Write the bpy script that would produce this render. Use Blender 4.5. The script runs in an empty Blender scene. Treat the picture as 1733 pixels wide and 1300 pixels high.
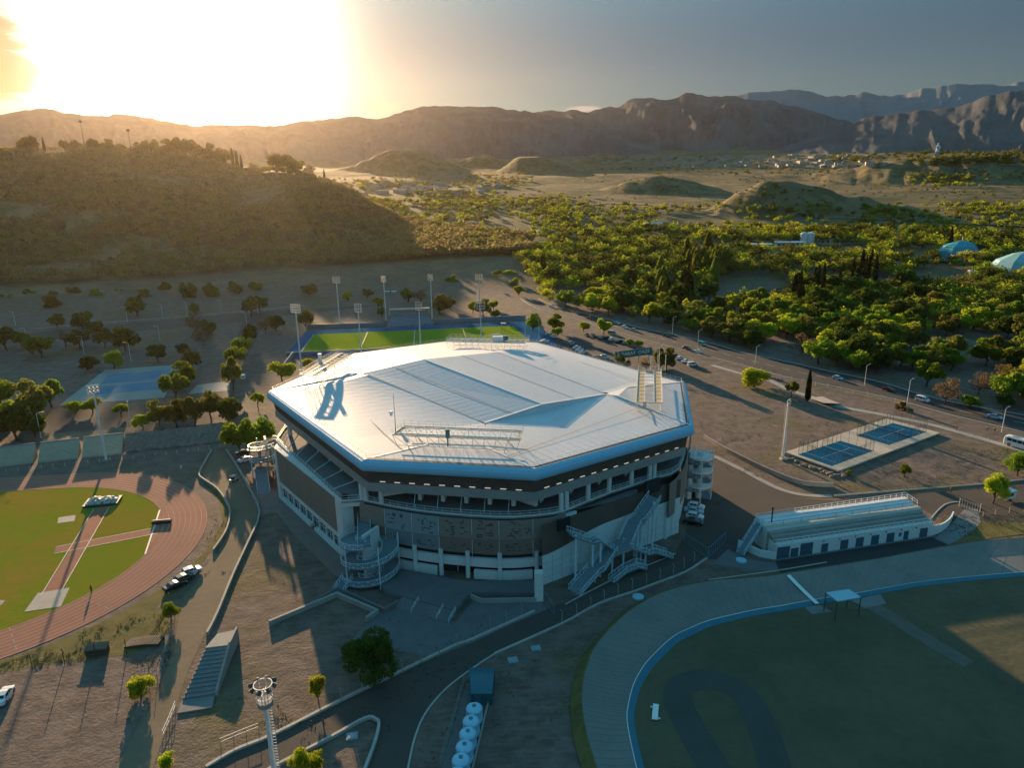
import bpy, bmesh, math, random
import numpy as np
from mathutils import Vector, Matrix
from mathutils.geometry import tessellate_polygon
random.seed(7); RNG = np.random.default_rng(7)
S = bpy.context.scene
COL = S.collection
R = math.radians
# ------------------------------------------------------------------ camera (a drone 80 m above the ground)
CF, CYH, CH = 1203.0, 300.0, 80.0
CP = math.atan((650 - CYH) / CF); CR = R(0.8)
cc, cs = math.cos(CR), math.sin(CR); cp_, sp_ = math.cos(CP), math.sin(CP)
def ray(x, y):
    u, v = x - 866.5, y - 650
    uu, vv = u * cc - v * cs, u * cs + v * cc
    return uu, CF * cp_ - vv * sp_, -(CF * sp_ + vv * cp_)
def P(x, y, z=0.0):
    """ground (or level z) point under a place of the photograph"""
    a, b, d = ray(x, y); t = (z - CH) / d
    return Vector((a * t, b * t, z))
def PX(X, Y, Z):
    Z -= CH; dep = Y * cp_ - Z * sp_
    vv = (-Y * sp_ - Z * cp_) / dep * CF; uu = X / dep * CF
    return uu * cc + vv * cs + 866.5, -uu * cs + vv * cc + 650
cam = bpy.data.cameras.new('camera'); camo = bpy.data.objects.new('camera', cam); COL.objects.link(camo)
ax = Vector((cc, -cs * sp_, -cs * cp_)); up = Vector((cs, cc * sp_, cc * cp_)); fw = Vector((0, cp_, -sp_))
m = Matrix((ax, up, -fw)).transposed().to_4x4(); m.translation = (0, 0, CH); camo.matrix_world = m
cam.sensor_width = 36; cam.sensor_fit = 'HORIZONTAL'; cam.lens = CF / 1733 * 36
cam.clip_start = 1; cam.clip_end = 60000
S.camera = camo
# ------------------------------------------------------------------ render settings
S.render.engine = 'CYCLES'
S.view_settings.view_transform = 'Standard'; S.view_settings.look = 'None'; S.view_settings.gamma = 1
S.view_settings.exposure = EXPOSURE = 1.55
try:
    S.cycles.use_denoising = True; S.cycles.max_bounces = 6; S.cycles.volume_bounces = 0
    S.cycles.transparent_max_bounces = 12; S.cycles.diffuse_bounces = 3; S.cycles.glossy_bounces = 2
    S.cycles.use_adaptive_sampling = True; S.cycles.adaptive_threshold = 0.02
    S.cycles.sample_clamp_indirect = 6
except Exception: pass
# ------------------------------------------------------------------ sun and sky
SAZ, SEL = R(-22.3), R(9.3)
SUN = Vector((math.sin(SAZ) * math.cos(SEL), math.cos(SAZ) * math.cos(SEL), math.sin(SEL)))
sl = bpy.data.lights.new('sun', 'SUN'); sl.energy = 5.0; sl.angle = R(0.6); sl.color = (1.0, 0.66, 0.36)
so = bpy.data.objects.new('sun', sl); COL.objects.link(so); so.rotation_euler = (-SUN).to_track_quat('-Z', 'Y').to_euler()
so.location = SUN * 500
W = bpy.data.worlds.new('World'); S.world = W; W.use_nodes = True
wt = W.node_tree; wt.nodes.clear()
class NT:
    """a little node-tree writer"""
    def __init__(s, t): s.t = t
    def n(s, typ, **kw):
        o = s.t.nodes.new(typ)
        for k, v in kw.items():
            if k.startswith('i_'):
                key = k[2:]; key = int(key) if key.isdigit() else key.replace('_', ' ')
                if isinstance(v, bpy.types.NodeSocket): s.t.links.new(v, o.inputs[key])
                else: o.inputs[key].default_value = v
            else: setattr(o, k, v)
        return o
    def math(s, op, a, b=0.0, c=0.0, clamp=False):
        o = s.t.nodes.new('ShaderNodeMath'); o.operation = op; o.use_clamp = clamp
        for i, v in enumerate((a, b, c)):
            if isinstance(v, bpy.types.NodeSocket): s.t.links.new(v, o.inputs[i])
            else: o.inputs[i].default_value = v
        return o.outputs[0]
    def mix(s, f, a, b, mode='MIX'):
        o = s.t.nodes.new('ShaderNodeMix'); o.data_type = 'RGBA'; o.blend_type = mode
        for i, v in ((0, f), (6, a), (7, b)):
            if isinstance(v, bpy.types.NodeSocket): s.t.links.new(v, o.inputs[i])
            else: o.inputs[i].default_value = v if i == 0 else (*v[:3], 1)
        return o.outputs[2]
    def noise(s, vec, scale, detail=3.0, rough=0.55):
        o = s.t.nodes.new('ShaderNodeTexNoise'); o.inputs['Scale'].default_value = scale
        o.inputs['Detail'].default_value = detail; o.inputs['Roughness'].default_value = rough
        if vec is not None: s.t.links.new(vec, o.inputs['Vector'])
        return o.outputs['Fac']
    def ramp(s, f, lo, hi):
        o = s.t.nodes.new('ShaderNodeMapRange'); s.t.links.new(f, o.inputs[0])
        o.inputs[1].default_value = lo; o.inputs[2].default_value = hi; o.interpolation_type = 'SMOOTHSTEP'
        return o.outputs[0]
w = NT(wt)
tc = w.n('ShaderNodeTexCoord'); nrm = w.n('ShaderNodeVectorMath', operation='NORMALIZE', i_0=tc.outputs['Generated']).outputs[0]
sky = w.n('ShaderNodeTexSky', sky_type='NISHITA', sun_disc=False, sun_elevation=SEL, sun_rotation=SAZ,
          altitude=800.0, air_density=1.0, dust_density=0.6, ozone_density=2.0)
sx = w.n('ShaderNodeSeparateXYZ', i_0=nrm)
el = sx.outputs[2]
dotp = w.n('ShaderNodeVectorMath', operation='DOT_PRODUCT', i_0=nrm, i_1=SUN).outputs['Value']
ang = w.math('ARCCOSINE', w.math('MINIMUM', dotp, 1.0))          # radians away from the sun
# low sky dimmed; unseen upper sky raised in teal to fill the shadows
tint = w.mix(w.ramp(el, 0.14, 0.62), (0.100, 0.135, 0.155), (0.62, 1.25, 1.08))
skyc = w.mix(1.0, sky.outputs[0], tint, 'MULTIPLY')
# bright aureole of dust-scattered light round the sun
g1 = w.math('EXPONENT', w.math('MULTIPLY', w.math('POWER', w.math('DIVIDE', ang, R(7.6)), 2.8), -1.0))
g2 = w.math('EXPONENT', w.math('MULTIPLY', w.math('DIVIDE', ang, R(8.5)), -1.0))
au1 = w.n('ShaderNodeVectorMath', operation='SCALE', i_0=(14.0, 13.0, 10.8)); wt.links.new(g1, au1.inputs['Scale'])
au2 = w.n('ShaderNodeVectorMath', operation='SCALE', i_0=(0.6, 0.48, 0.33)); wt.links.new(g2, au2.inputs['Scale'])
tot = w.n('ShaderNodeVectorMath', operation='ADD', i_0=au1.outputs[0], i_1=au2.outputs[0])
tot2 = w.n('ShaderNodeVectorMath', operation='ADD', i_0=skyc, i_1=tot.outputs[0])
# thin banks of evening cloud low in the west
azi = w.math('ARCTAN2', sx.outputs[0], sx.outputs[1])
cv = w.n('ShaderNodeCombineXYZ', i_0=w.math('MULTIPLY', azi, 3.2), i_1=w.math('MULTIPLY', el, 26.0), i_2=4.2)
cn = w.noise(cv.outputs[0], 2.1, 6.0, 0.6)
bank = w.math('MULTIPLY', w.math('SUBTRACT', 1.0, w.ramp(azi, -0.585, -0.505)), w.math('MULTIPLY', w.ramp(el, 0.075, 0.10), w.math('SUBTRACT', 1.0, w.ramp(el, 0.17, 0.195))))
dens = w.math('ADD', w.math('MULTIPLY', bank, 0.55), w.math('SUBTRACT', cn, 0.55))
core = w.math('MULTIPLY', w.ramp(dens, 0.26, 0.40), bank)
rim = w.math('MULTIPLY', w.math('MULTIPLY', w.ramp(dens, 0.20, 0.28), w.math('SUBTRACT', 1.0, w.ramp(dens, 0.27, 0.34))), bank)
c1 = w.mix(w.math('MULTIPLY', core, 0.93), tot2.outputs[0], (0.7, 0.46, 0.24))
c2 = w.mix(rim, c1, (3.4, 3.0, 2.5))
def puff(px, py):
    a, b, d = ray(px, py); A = math.atan2(a, b); E = d / math.sqrt(a * a + b * b + d * d)
    return A, E
small = None
for (px, py, wa, he) in ((643, 180, 0.028, 0.0085), (985, 184, 0.036, 0.005)):
    A, E = puff(px, py)
    da = w.math('DIVIDE', w.math('SUBTRACT', azi, A), wa); de = w.math('DIVIDE', w.math('SUBTRACT', el, E), he)
    rr = w.math('ADD', w.math('MULTIPLY', da, da), w.math('MULTIPLY', de, de))
    k = w.math('SUBTRACT', w.math('MULTIPLY', cn, 2.3), rr)
    k = w.ramp(k, 0.25, 0.9)
    small = k if small is None else w.math('MAXIMUM', small, k)
c3 = w.mix(w.math('MULTIPLY', small, 0.8), c2, (2.2, 1.9, 1.55))
bg = w.n('ShaderNodeBackground', i_Color=c3); bg.inputs['Strength'].default_value = 0.10
wt.links.new(bg.outputs[0], w.n('ShaderNodeOutputWorld').inputs[0])
# ------------------------------------------------------------------ materials
MATS = {}
def mat(name, col, rough=0.8, var=0.12, scale=0.6, spec=0.3, metal=0.0, bump=0.0, col2=None, emit=None, stretch=None, fine=None):
    """plain painted / mineral surface with two scales of tonal variation"""
    if name in MATS: return MATS[name]
    M = bpy.data.materials.new(name); M.use_nodes = True; t = M.node_tree; t.nodes.clear(); k = NT(t)
    g = k.n('ShaderNodeNewGeometry'); v = g.outputs['Position']
    if stretch: v = k.n('ShaderNodeVectorMath', operation='MULTIPLY', i_0=v, i_1=stretch).outputs[0]
    a = k.noise(v, scale, 5.0, 0.6); b = k.noise(v, fine or scale * 9, 3.0, 0.6)
    c2 = col2 or tuple(c * 0.55 for c in col)
    f = k.math('ADD', k.math('MULTIPLY', k.ramp(a, 0.38, 0.66), 0.65), k.math('MULTIPLY', k.ramp(b, 0.35, 0.7), 0.35))
    base = k.mix(k.math('MULTIPLY', f, min(1.0, var * 3.0)), col, c2)
    p = k.n('ShaderNodeBsdfPrincipled', i_Base_Color=base, i_Roughness=rough, i_Metallic=metal)
    p.inputs['Specular IOR Level'].default_value = spec
    if emit: p.inputs['Emission Color'].default_value = (*emit[:3], 1); p.inputs['Emission Strength'].default_value = emit[3]
    if bump:
        bn = k.n('ShaderNodeBump', i_Height=b, i_Strength=bump); bn.inputs['Distance'].default_value = 0.15
        t.links.new(bn.outputs[0], p.inputs['Normal'])
    t.links.new(p.outputs[0], k.n('ShaderNodeOutputMaterial').inputs[0])
    MATS[name] = M; return M
def leafmat(name, dark, light, trans=0.45):
    if name in MATS: return MATS[name]
    M = bpy.data.materials.new(name); M.use_nodes = True; t = M.node_tree; t.nodes.clear(); k = NT(t)
    g = k.n('ShaderNodeNewGeometry'); oi = k.n('ShaderNodeObjectInfo')
    a = k.noise(g.outputs['Position'], 0.5, 2.0); b = k.noise(g.outputs['Position'], 3.5, 1.0)
    f = k.math('ADD', k.math('MULTIPLY', k.ramp(a, 0.35, 0.65), 0.5), k.math('MULTIPLY', b, 0.5))
    c = k.mix(f, dark, light)
    hs = k.n('ShaderNodeHueSaturation', i_Color=c); 
    t.links.new(k.math('ADD', 0.485, k.math('MULTIPLY', oi.outputs['Random'], 0.03)), hs.inputs['Hue'])
    t.links.new(k.math('ADD', 0.75, k.math('MULTIPLY', oi.outputs['Random'], 0.5)), hs.inputs['Value'])
    d = k.n('ShaderNodeBsdfDiffuse', i_Color=hs.outputs[0]); tr = k.n('ShaderNodeBsdfTranslucent', i_Color=hs.outputs[0])
    mx = k.n('ShaderNodeMixShader', i_0=trans, i_1=d.outputs[0], i_2=tr.outputs[0])
    t.links.new(mx.outputs[0], k.n('ShaderNodeOutputMaterial').inputs[0])
    MATS[name] = M; return M
def glassmat(name, col, alpha=0.35, rough=0.1):
    if name in MATS: return MATS[name]
    M = bpy.data.materials.new(name); M.use_nodes = True; t = M.node_tree; t.nodes.clear(); k = NT(t)
    p = k.n('ShaderNodeBsdfPrincipled', i_Roughness=rough); p.inputs['Base Color'].default_value = (*col, 1)
    tr = k.n('ShaderNodeBsdfTransparent'); mx = k.n('ShaderNodeMixShader', i_0=alpha, i_1=tr.outputs[0], i_2=p.outputs[0])
    t.links.new(mx.outputs[0], k.n('ShaderNodeOutputMaterial').inputs[0]); MATS[name] = M; return M
def netmat(name, col, cell=0.5, line=0.12):
    """woven wire: thin strands with see-through gaps, in the object's own surface coordinates"""
    if name in MATS: return MATS[name]
    M = bpy.data.materials.new(name); M.use_nodes = True; t = M.node_tree; t.nodes.clear(); k = NT(t)
    g = k.n('ShaderNodeNewGeometry'); s = k.n('ShaderNodeSeparateXYZ', i_0=g.outputs['Position'])
    h = k.math('ADD', s.outputs[0], s.outputs[1])
    f1 = k.math('LESS_THAN', k.math('FRACT', k.math('DIVIDE', k.math('ADD', h, s.outputs[2]), cell)), line)
    f2 = k.math('LESS_THAN', k.math('FRACT', k.math('DIVIDE', k.math('SUBTRACT', h, s.outputs[2]), cell)), line)
    f = k.math('MAXIMUM', f1, f2)
    p = k.n('ShaderNodeBsdfPrincipled', i_Roughness=0.5); p.inputs['Base Color'].default_value = (*col, 1)
    tr = k.n('ShaderNodeBsdfTransparent'); mx = k.n('ShaderNodeMixShader', i_0=f, i_1=tr.outputs[0], i_2=p.outputs[0])
    t.links.new(mx.outputs[0], k.n('ShaderNodeOutputMaterial').inputs[0]); MATS[name] = M; return M
# ------------------------------------------------------------------ objects
ORG = {}
def tag(o, label=None, cat=None, group=None, kind=None):
    if label: o['label'] = label
    if cat: o['category'] = cat
    if group: o['group'] = group
    if kind: o['kind'] = kind
    return o
def thing(name, label, cat, loc=(0, 0, 0), group=None, rz=0.0):
    o = bpy.data.objects.new(name, None); COL.objects.link(o); o.empty_display_size = 0.5
    o.location = loc; o.rotation_euler = (0, 0, rz); ORG[o.name] = Vector(loc)
    return tag(o, label, cat, group)
class MB:
    """collects boxes, bars, prisms and tubes in world coordinates, then links them as ONE mesh object"""
    def __init__(s): s.v = []; s.f = []
    def add(s, vs, fs):
        b = len(s.v); s.v += [tuple(v) for v in vs]; s.f += [tuple(i + b for i in f) for f in fs]; return s
    def box(s, c, sz, rz=0.0):
        x, y, z = sz[0] / 2, sz[1] / 2, sz[2] / 2; ca, sa = math.cos(rz), math.sin(rz)
        vs = [(c[0] + px * ca - py * sa, c[1] + px * sa + py * ca, c[2] + pz) for pz in (-z, z) for px, py in ((-x, -y), (x, -y), (x, y), (-x, y))]
        return s.add(vs, [(3, 2, 1, 0), (4, 5, 6, 7), (0, 1, 5, 4), (1, 2, 6, 5), (2, 3, 7, 6), (3, 0, 4, 7)])
    def bar(s, a, b, r, n=4, r2=None):
        a, b = Vector(a), Vector(b); d = b - a
        if d.length < 1e-6: return s
        d.normalize(); u = d.cross(Vector((0, 0, 1)))
        if u.length < 1e-3: u = Vector((1, 0, 0))
        u.normalize(); w_ = d.cross(u); r2 = r if r2 is None else r2
        ph = math.pi / n
        vs = [a + (u * math.cos(2 * math.pi * i / n + ph) + w_ * math.sin(2 * math.pi * i / n + ph)) * r for i in range(n)]
        vs += [b + (u * math.cos(2 * math.pi * i / n + ph) + w_ * math.sin(2 * math.pi * i / n + ph)) * r2 for i in range(n)]
        fs = [(i, (i + 1) % n, n + (i + 1) % n, n + i) for i in range(n)] + [tuple(range(n))[::-1], tuple(range(n, 2 * n))]
        return s.add(vs, fs)
    def path(s, pts, r, n=4):
        for a, b in zip(pts, pts[1:]): s.bar(a, b, r, n)
        return s
    def prism(s, poly, z0, z1):
        """vertical prism on a plan polygon (any simple outline); z0, z1 numbers"""
        n = len(poly); lo = [(p[0], p[1], z0) for p in poly]; hi = [(p[0], p[1], z1) for p in poly]
        area = sum(poly[i][0] * poly[(i + 1) % n][1] - poly[(i + 1) % n][0] * poly[i][1] for i in range(n))
        tris = tessellate_polygon([[Vector((p[0], p[1], 0)) for p in poly]])
        fs = []
        for t in tris:
            a, b, c = t
            ar = (poly[b][0] - poly[a][0]) * (poly[c][1] - poly[a][1]) - (poly[c][0] - poly[a][0]) * (poly[b][1] - poly[a][1])
            if ar < 0: a, c = c, a
            fs.append((a + n, b + n, c + n)); fs.append((c, b, a))
        for i in range(n):
            j = (i + 1) % n
            fs.append((i, j, j + n, i + n) if area > 0 else (j, i, i + n, j + n))
        return s.add(lo + hi, fs)
    def wall(s, pts, z0, z1, th, closed=False):
        """upright band of thickness th along a plan line (th > 0 to the left of travel)"""
        pts = [Vector((p[0], p[1])) for p in pts]; n = len(pts); off = offset(pts, th, closed)
        rows = []
        for i in range(n):
            a, b = pts[i], off[i]
            rows += [(a.x, a.y, z0), (a.x, a.y, z1), (b.x, b.y, z1), (b.x, b.y, z0)]
        fs = []
        for i in range(n if closed else n - 1):
            j = (i + 1) % n
            for q in range(4): fs.append((4 * i + q, 4 * i + (q + 1) % 4, 4 * j + (q + 1) % 4, 4 * j + q))
        if not closed: fs += [(3, 2, 1, 0), tuple(4 * (n - 1) + q for q in range(4))]
        return s.add(rows, fs)
    def strip(s, A, B):
        """quads between two equally long 3-D lines"""
        n = len(A); return s.add(list(A) + list(B), [(i, i + 1, n + i + 1, n + i) for i in range(n - 1)])
    def slab(s, A, B, th):
        """strip with thickness"""
        n = len(A); dn = Vector((0, 0, -th))
        A = [Vector(a) for a in A]; B = [Vector(b) for b in B]
        vs = A + B + [a + dn for a in A] + [b + dn for b in B]; fs = []
        for i in range(n - 1):
            fs += [(i, i + 1, n + i + 1, n + i), (2 * n + i, 3 * n + i, 3 * n + i + 1, 2 * n + i + 1), (i, 2 * n + i, 2 * n + i + 1, i + 1), (n + i, n + i + 1, 3 * n + i + 1, 3 * n + i)]
        fs += [(0, n, 3 * n, 2 * n), (n - 1, 3 * n - 1, 4 * n - 1, 2 * n - 1)]
        return s.add(vs, fs)
    def lathe(s, c, prof, n=20):
        vs = [(c[0] + r * math.cos(2 * math.pi * i / n), c[1] + r * math.sin(2 * math.pi * i / n), c[2] + z) for r, z in prof for i in range(n)]
        m_ = len(prof); fs = [(j * n + i, j * n + (i + 1) % n, (j + 1) * n + (i + 1) % n, (j + 1) * n + i) for j in range(m_ - 1) for i in range(n)]
        fs += [tuple(range(n))[::-1], tuple(range((m_ - 1) * n, m_ * n))]
        return s.add(vs, fs)
    def sheet(s, poly):
        """flat polygon with its own z per corner, facing up"""
        tris = tessellate_polygon([[Vector((p[0], p[1], 0)) for p in poly]]); fs = []
        for a, b, c in tris:
            ar = (poly[b][0] - poly[a][0]) * (poly[c][1] - poly[a][1]) - (poly[c][0] - poly[a][0]) * (poly[b][1] - poly[a][1])
            fs.append((a, b, c) if ar > 0 else (c, b, a))
        return s.add(poly, fs)
    def build(s, name, m_, parent=None, smooth=False, local=False, m2=None, **kw):
        me = bpy.data.meshes.new(name); o_ = Vector((0, 0, 0))
        if parent is not None and not local: o_ = ORG.get(parent.name, Vector((0, 0, 0)))
        me.from_pydata([(v[0] - o_.x, v[1] - o_.y, v[2] - o_.z) for v in s.v], [], s.f); me.validate()
        bm = bmesh.new(); bm.from_mesh(me); bmesh.ops.recalc_face_normals(bm, faces=bm.faces) if not kw.pop('keep', False) else None
        bm.to_mesh(me); bm.free()
        if smooth: me.shade_smooth()
        me.materials.append(m_)
        if m2:
            me.materials.append(m2[1])
            for q in me.polygons[m2[0]:]: q.material_index = 1
        o = bpy.data.objects.new(name, me); COL.objects.link(o)
        if parent is not None: o.parent = parent; ORG[o.name] = o_
        return tag(o, **kw)
def offset(pts, d, closed=False):
    n = len(pts); out = []
    for i in range(n):
        a = pts[i - 1] if (closed or i > 0) else None; b = pts[(i + 1) % n] if (closed or i < n - 1) else None
        p = pts[i]; ns = []
        for q, r in ((a, p), (p, b)):
            if q is None or r is None: continue
            e = Vector((r[0] - q[0], r[1] - q[1])).normalized(); ns.append(Vector((-e.y, e.x)))
        nn = sum(ns, Vector((0, 0))).normalized(); k = d / max(0.35, nn.dot(ns[0]))
        out.append(Vector((p[0], p[1])) + nn * k)
    return out
def smooth(pts, n=6):
    """Catmull-Rom through the points"""
    pts = [Vector(p) for p in pts]; out = []
    for i in range(len(pts) - 1):
        p0, p1, p2, p3 = pts[max(i - 1, 0)], pts[i], pts[i + 1], pts[min(i + 2, len(pts) - 1)]
        for k in range(n):
            t = k / n; out.append(0.5 * ((2 * p1) + (p2 - p0) * t + (2 * p0 - 5 * p1 + 4 * p2 - p3) * t * t + (3 * p1 - p0 - 3 * p2 + p3) * t ** 3))
    return out + [pts[-1]]
def resample(pts, step):
    pts = [Vector(p) for p in pts]; L = [0]
    for a, b in zip(pts, pts[1:]): L.append(L[-1] + (b - a).length)
    n = max(1, round(L[-1] / step)); out = []; j = 0
    for k in range(n + 1):
        d = L[-1] * k / n
        while j < len(pts) - 2 and L[j + 1] < d: j += 1
        t = (d - L[j]) / max(1e-9, L[j + 1] - L[j]); out.append(pts[j].lerp(pts[j + 1], min(1, max(0, t))))
    return out
def px(pts, z=0.0): return [P(x, y, z) for x, y in pts]
def children(o): return [c for c in bpy.data.objects if c.parent == o]
def copy_tree(o, parent=None, kids=None):
    c = o.copy(); COL.objects.link(c); c.parent = parent
    ORG[c.name] = ORG.get(o.name, Vector((0, 0, 0)))
    for ch in (kids.get(o.name, []) if kids else list(o.children)): copy_tree(ch, c, kids)
    return c
ORDW = 'first second third fourth fifth sixth seventh eighth ninth tenth eleventh twelfth thirteenth fourteenth fifteenth sixteenth seventeenth eighteenth nineteenth twentieth'.split()
for t_, th_ in (('twenty', 'thirtieth'), ('thirty', 'fortieth'), ('forty', 'fiftieth'), ('fifty', 'sixtieth')): ORDW += [t_ + '-' + u_ for u_ in ORDW[:9]] + [th_]
NUMW = ['zero', 'one', 'two', 'three', 'four', 'five', 'six', 'seven', 'eight', 'nine', 'ten', 'eleven', 'twelve', 'thirteen', 'fourteen', 'fifteen', 'sixteen', 'seventeen', 'eighteen', 'nineteen', 'twenty', 'twenty-one', 'twenty-two', 'twenty-three', 'twenty-four', 'twenty-five', 'twenty-six']
def ordinal(i, n):
    if n == 1: return 'single'
    if i == 0: return 'leftmost'
    if i == n - 1: return 'rightmost'
    return ORDW[i] + ' from left'
# ------------------------------------------------------------------ terrain
AZT = [-45, 0]
CREST = [(-300, 262), (-60, 258), (0, 256), (60, 250), (150, 246), (250, 250), (330, 256), (400, 270), (440, 284), (490, 280), (540, 292), (600, 316), (640, 342), (700, 374), (760, 404), (830, 432), (900, 450)]
HBASE = [(-300, 545), (0, 503), (230, 490), (430, 474), (640, 462), (740, 455), (830, 452), (900, 451)]
def interp(tab, x):
    if x <= tab[0][0]: return tab[0][1]
    for (a, b), (c, d) in zip(tab, tab[1:]):
        if x <= c: return b + (d - b) * (x - a) / (c - a)
    return tab[-1][1]
HC = []      # the wooded hill: for each bearing its foot, its crest distance and its crest height
for x in range(-300, 901, 20):
    a, b, d = ray(x, interp(HBASE, x)); k = -CH / d; foot = math.hypot(a, b) * k; az_ = math.atan2(a, b)
    dc = foot + 60 + 390 * max(0.0, min(1.0, (900 - x) / 520))
    a2, b2, d2 = ray(x, interp(CREST, x)); hc = max(0.0, CH + d2 / math.hypot(a2, b2) * dc - 7.0)
    HC.append((az_, foot, dc, hc))
HC = np.array(HC)
def sstep(t): t = np.clip(t, 0, 1); return t * t * (3 - 2 * t)
def vnoise(x, y, seed=0):
    """smooth value noise, numpy"""
    xi, yi = np.floor(x).astype(int), np.floor(y).astype(int); xf, yf = x - xi, y - yi
    def h(a, b): 
        n = (a * 374761393 + b * 668265263 + seed * 974711) & 0x7fffffff
        n = ((n ^ (n >> 13)) * 1274126177) & 0x7fffffff
        return ((n ^ (n >> 16)) & 0xffff) / 65535.0
    u, v = xf * xf * (3 - 2 * xf), yf * yf * (3 - 2 * yf)
    return (h(xi, yi) * (1 - u) + h(xi + 1, yi) * u) * (1 - v) + (h(xi, yi + 1) * (1 - u) + h(xi + 1, yi + 1) * u) * v
def fbm(x, y, o=4, seed=0):
    s, a, t = 0, 1, 0
    for i in range(o): s = s + a * vnoise(x, y, seed + i); t += a; a *= 0.5; x = x * 2.03 + 17; y = y * 2.03 + 31
    return s / t
SLP = 0.070
def plain(X, Y):
    d = np.hypot(X, Y); e = np.maximum(0, d - 470.0)
    return SLP * e * sstep(e / 160 + 0.15) + np.where(e > 200, (fbm(X / 260, Y / 260, 4, 3) - 0.5) * np.clip((d - 670) / 60, 0, 16), 0)
BUMPS = []
def bump_px(x0, x1, yb, yt, xt, depth=0.5, flat=0.0):
    """a low hill seen between columns x0 and x1, foot at row yb, top at row yt over column xt"""
    lo, hi = 300.0, 8000.0
    for _ in range(50):
        md = (lo + hi) / 2; a, b, d = ray((x0 + x1) / 2, yb); g = CH + d / math.hypot(a, b) * md
        if g > float(plain(np.array(0.0), np.array(md))): lo = md
        else: hi = md
    D = lo; W_ = (x1 - x0) / CF * D; dep = W_ * depth
    a, b, d = ray(xt, yt); Dt = D + dep * 0.5; top = CH + d / math.hypot(a, b) * Dt
    h = top - float(plain(np.array(0.0), np.array(Dt)))
    BUMPS.append((math.atan2(*ray((x0 + x1) / 2, yb)[:2]), math.atan2(a, b), Dt, W_ / 2, dep / 2, h, flat))
bump_px(1005, 1235, 327, 294, 1110, 0.5)
bump_px(1195, 1560, 368, 303, 1300, 0.42)
bump_px(1385, 1900, 308, 263, 1600, 0.5, 0.5)
bump_px(740, 870, 284, 263, 817, 0.7, .4); bump_px(840, 985, 292, 266, 890, 0.7, .5); bump_px(960, 1080, 276, 262, 1025, 0.6, .4)
bump_px(560, 800, 290, 252, 690, 0.4, 0.3)
def hillpart(X, Y):
    d = np.hypot(X, Y); a = np.arctan2(X, Y)
    ft = np.interp(a, HC[:, 0], HC[:, 1]); dc = np.interp(a, HC[:, 0], HC[:, 2]); hc = np.interp(a, HC[:, 0], HC[:, 3])
    t = (d - ft) / np.maximum(1, dc - ft)
    up_ = np.power(np.clip(t, 0, 1), 0.85); up_ = 0.5 * up_ + 0.5 * sstep(t)
    dn = 1 - sstep((t - 1) / 3.0)
    rough = 1 + (fbm(X / 60, Y / 60, 3, 9) - 0.5) * 0.35 * np.clip(t * 2, 0, 1) * np.clip((1.0 - t) * 3, 0, 1)
    return hc * np.where(t <= 1, up_ * rough, dn)
def height(X, Y):
    X = np.asarray(X, float); Y = np.asarray(Y, float)
    z = np.maximum(plain(X, Y), hillpart(X, Y))
    d = np.hypot(X, Y); a = np.arctan2(X, Y)
    for (ac, at, D, wh, dh, h, fl) in BUMPS:
        u = (a - ac) * D / wh; uo = (at - ac) * D / wh; v = (d - D) / (dh * 1.6)
        uu = np.where(u < uo, (u - uo) / (1 + uo), (u - uo) / (1 - uo))
        r_ = np.sqrt(uu * uu + v * v); gully = (fbm(a * D / 22, d / 90, 3, 5) - 0.5) * 0.22
        r_ = np.sqrt(r_ * r_ + .03) - .02; r_ = np.where(np.array(fl) < .1, r_, r_); sh = np.clip((1 - r_ + gully * np.clip(r_ * 2, 0, 1)) / (1 - fl * 0.6), 0, 1); z = z + h * np.where(r_ < 1.15, sstep(sh * 0.92 + 0.0) * (1 / sstep(np.array(0.92))), 0)
    return z
def grid_mesh(name, V, nr, nc, m_, kind='structure', flip=False):
    idx = np.arange(nr * nc).reshape(nr, nc); q = np.stack([idx[:-1, :-1], idx[:-1, 1:], idx[1:, 1:], idx[1:, :-1]], -1).reshape(-1, 4)
    if flip: q = q[:, ::-1]
    me = bpy.data.meshes.new(name); me.from_pydata(V.tolist(), [], q.tolist()); me.shade_smooth(); me.materials.append(m_)
    o = bpy.data.objects.new(name, me); COL.objects.link(o); o['kind'] = kind; return o
def HZ(x, y):
    d, a = math.hypot(x, y), math.atan2(x, y); i = min(max(int(np.searchsorted(dl, d)) - 1, 0), len(dl) - 2); j = min(max(int(np.searchsorted(az_l, a)) - 1, 0), len(az_l) - 2)
    u, v = (d - dl[i]) / (dl[i + 1] - dl[i]), (a - az_l[j]) / (az_l[j + 1] - az_l[j]); u, v = min(1, max(0, u)), min(1, max(0, v))
    return float((GZv[i, j] * (1 - v) + GZv[i, j + 1] * v) * (1 - u) + (GZv[i + 1, j] * (1 - v) + GZv[i + 1, j + 1] * v) * u)
def PT(x, y):
    """where the line of sight through (x, y) meets the terrain"""
    a, b, d = ray(x, y); L = math.hypot(a, b); az_ = math.atan2(a, b); j = min(max(int(np.searchsorted(az_l, az_)) - 1, 0), len(az_l) - 2); v = (az_ - az_l[j]) / (az_l[j + 1] - az_l[j])
    prof_ = GZv[:, j] * (1 - v) + GZv[:, j + 1] * v; g = CH + d / L * dl - prof_; hit = np.where(g <= 0)[0]; i = int(hit[0]) if len(hit) else len(dl) - 1; i = max(i, 1)
    t = g[i - 1] / max(1e-6, g[i - 1] - g[i]) if g[i] <= 0 else 1.0; dd = dl[i - 1] + (dl[i] - dl[i - 1]) * t
    return Vector((a / L * dd, b / L * dd, HZ(a / L * dd, b / L * dd)))
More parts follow.
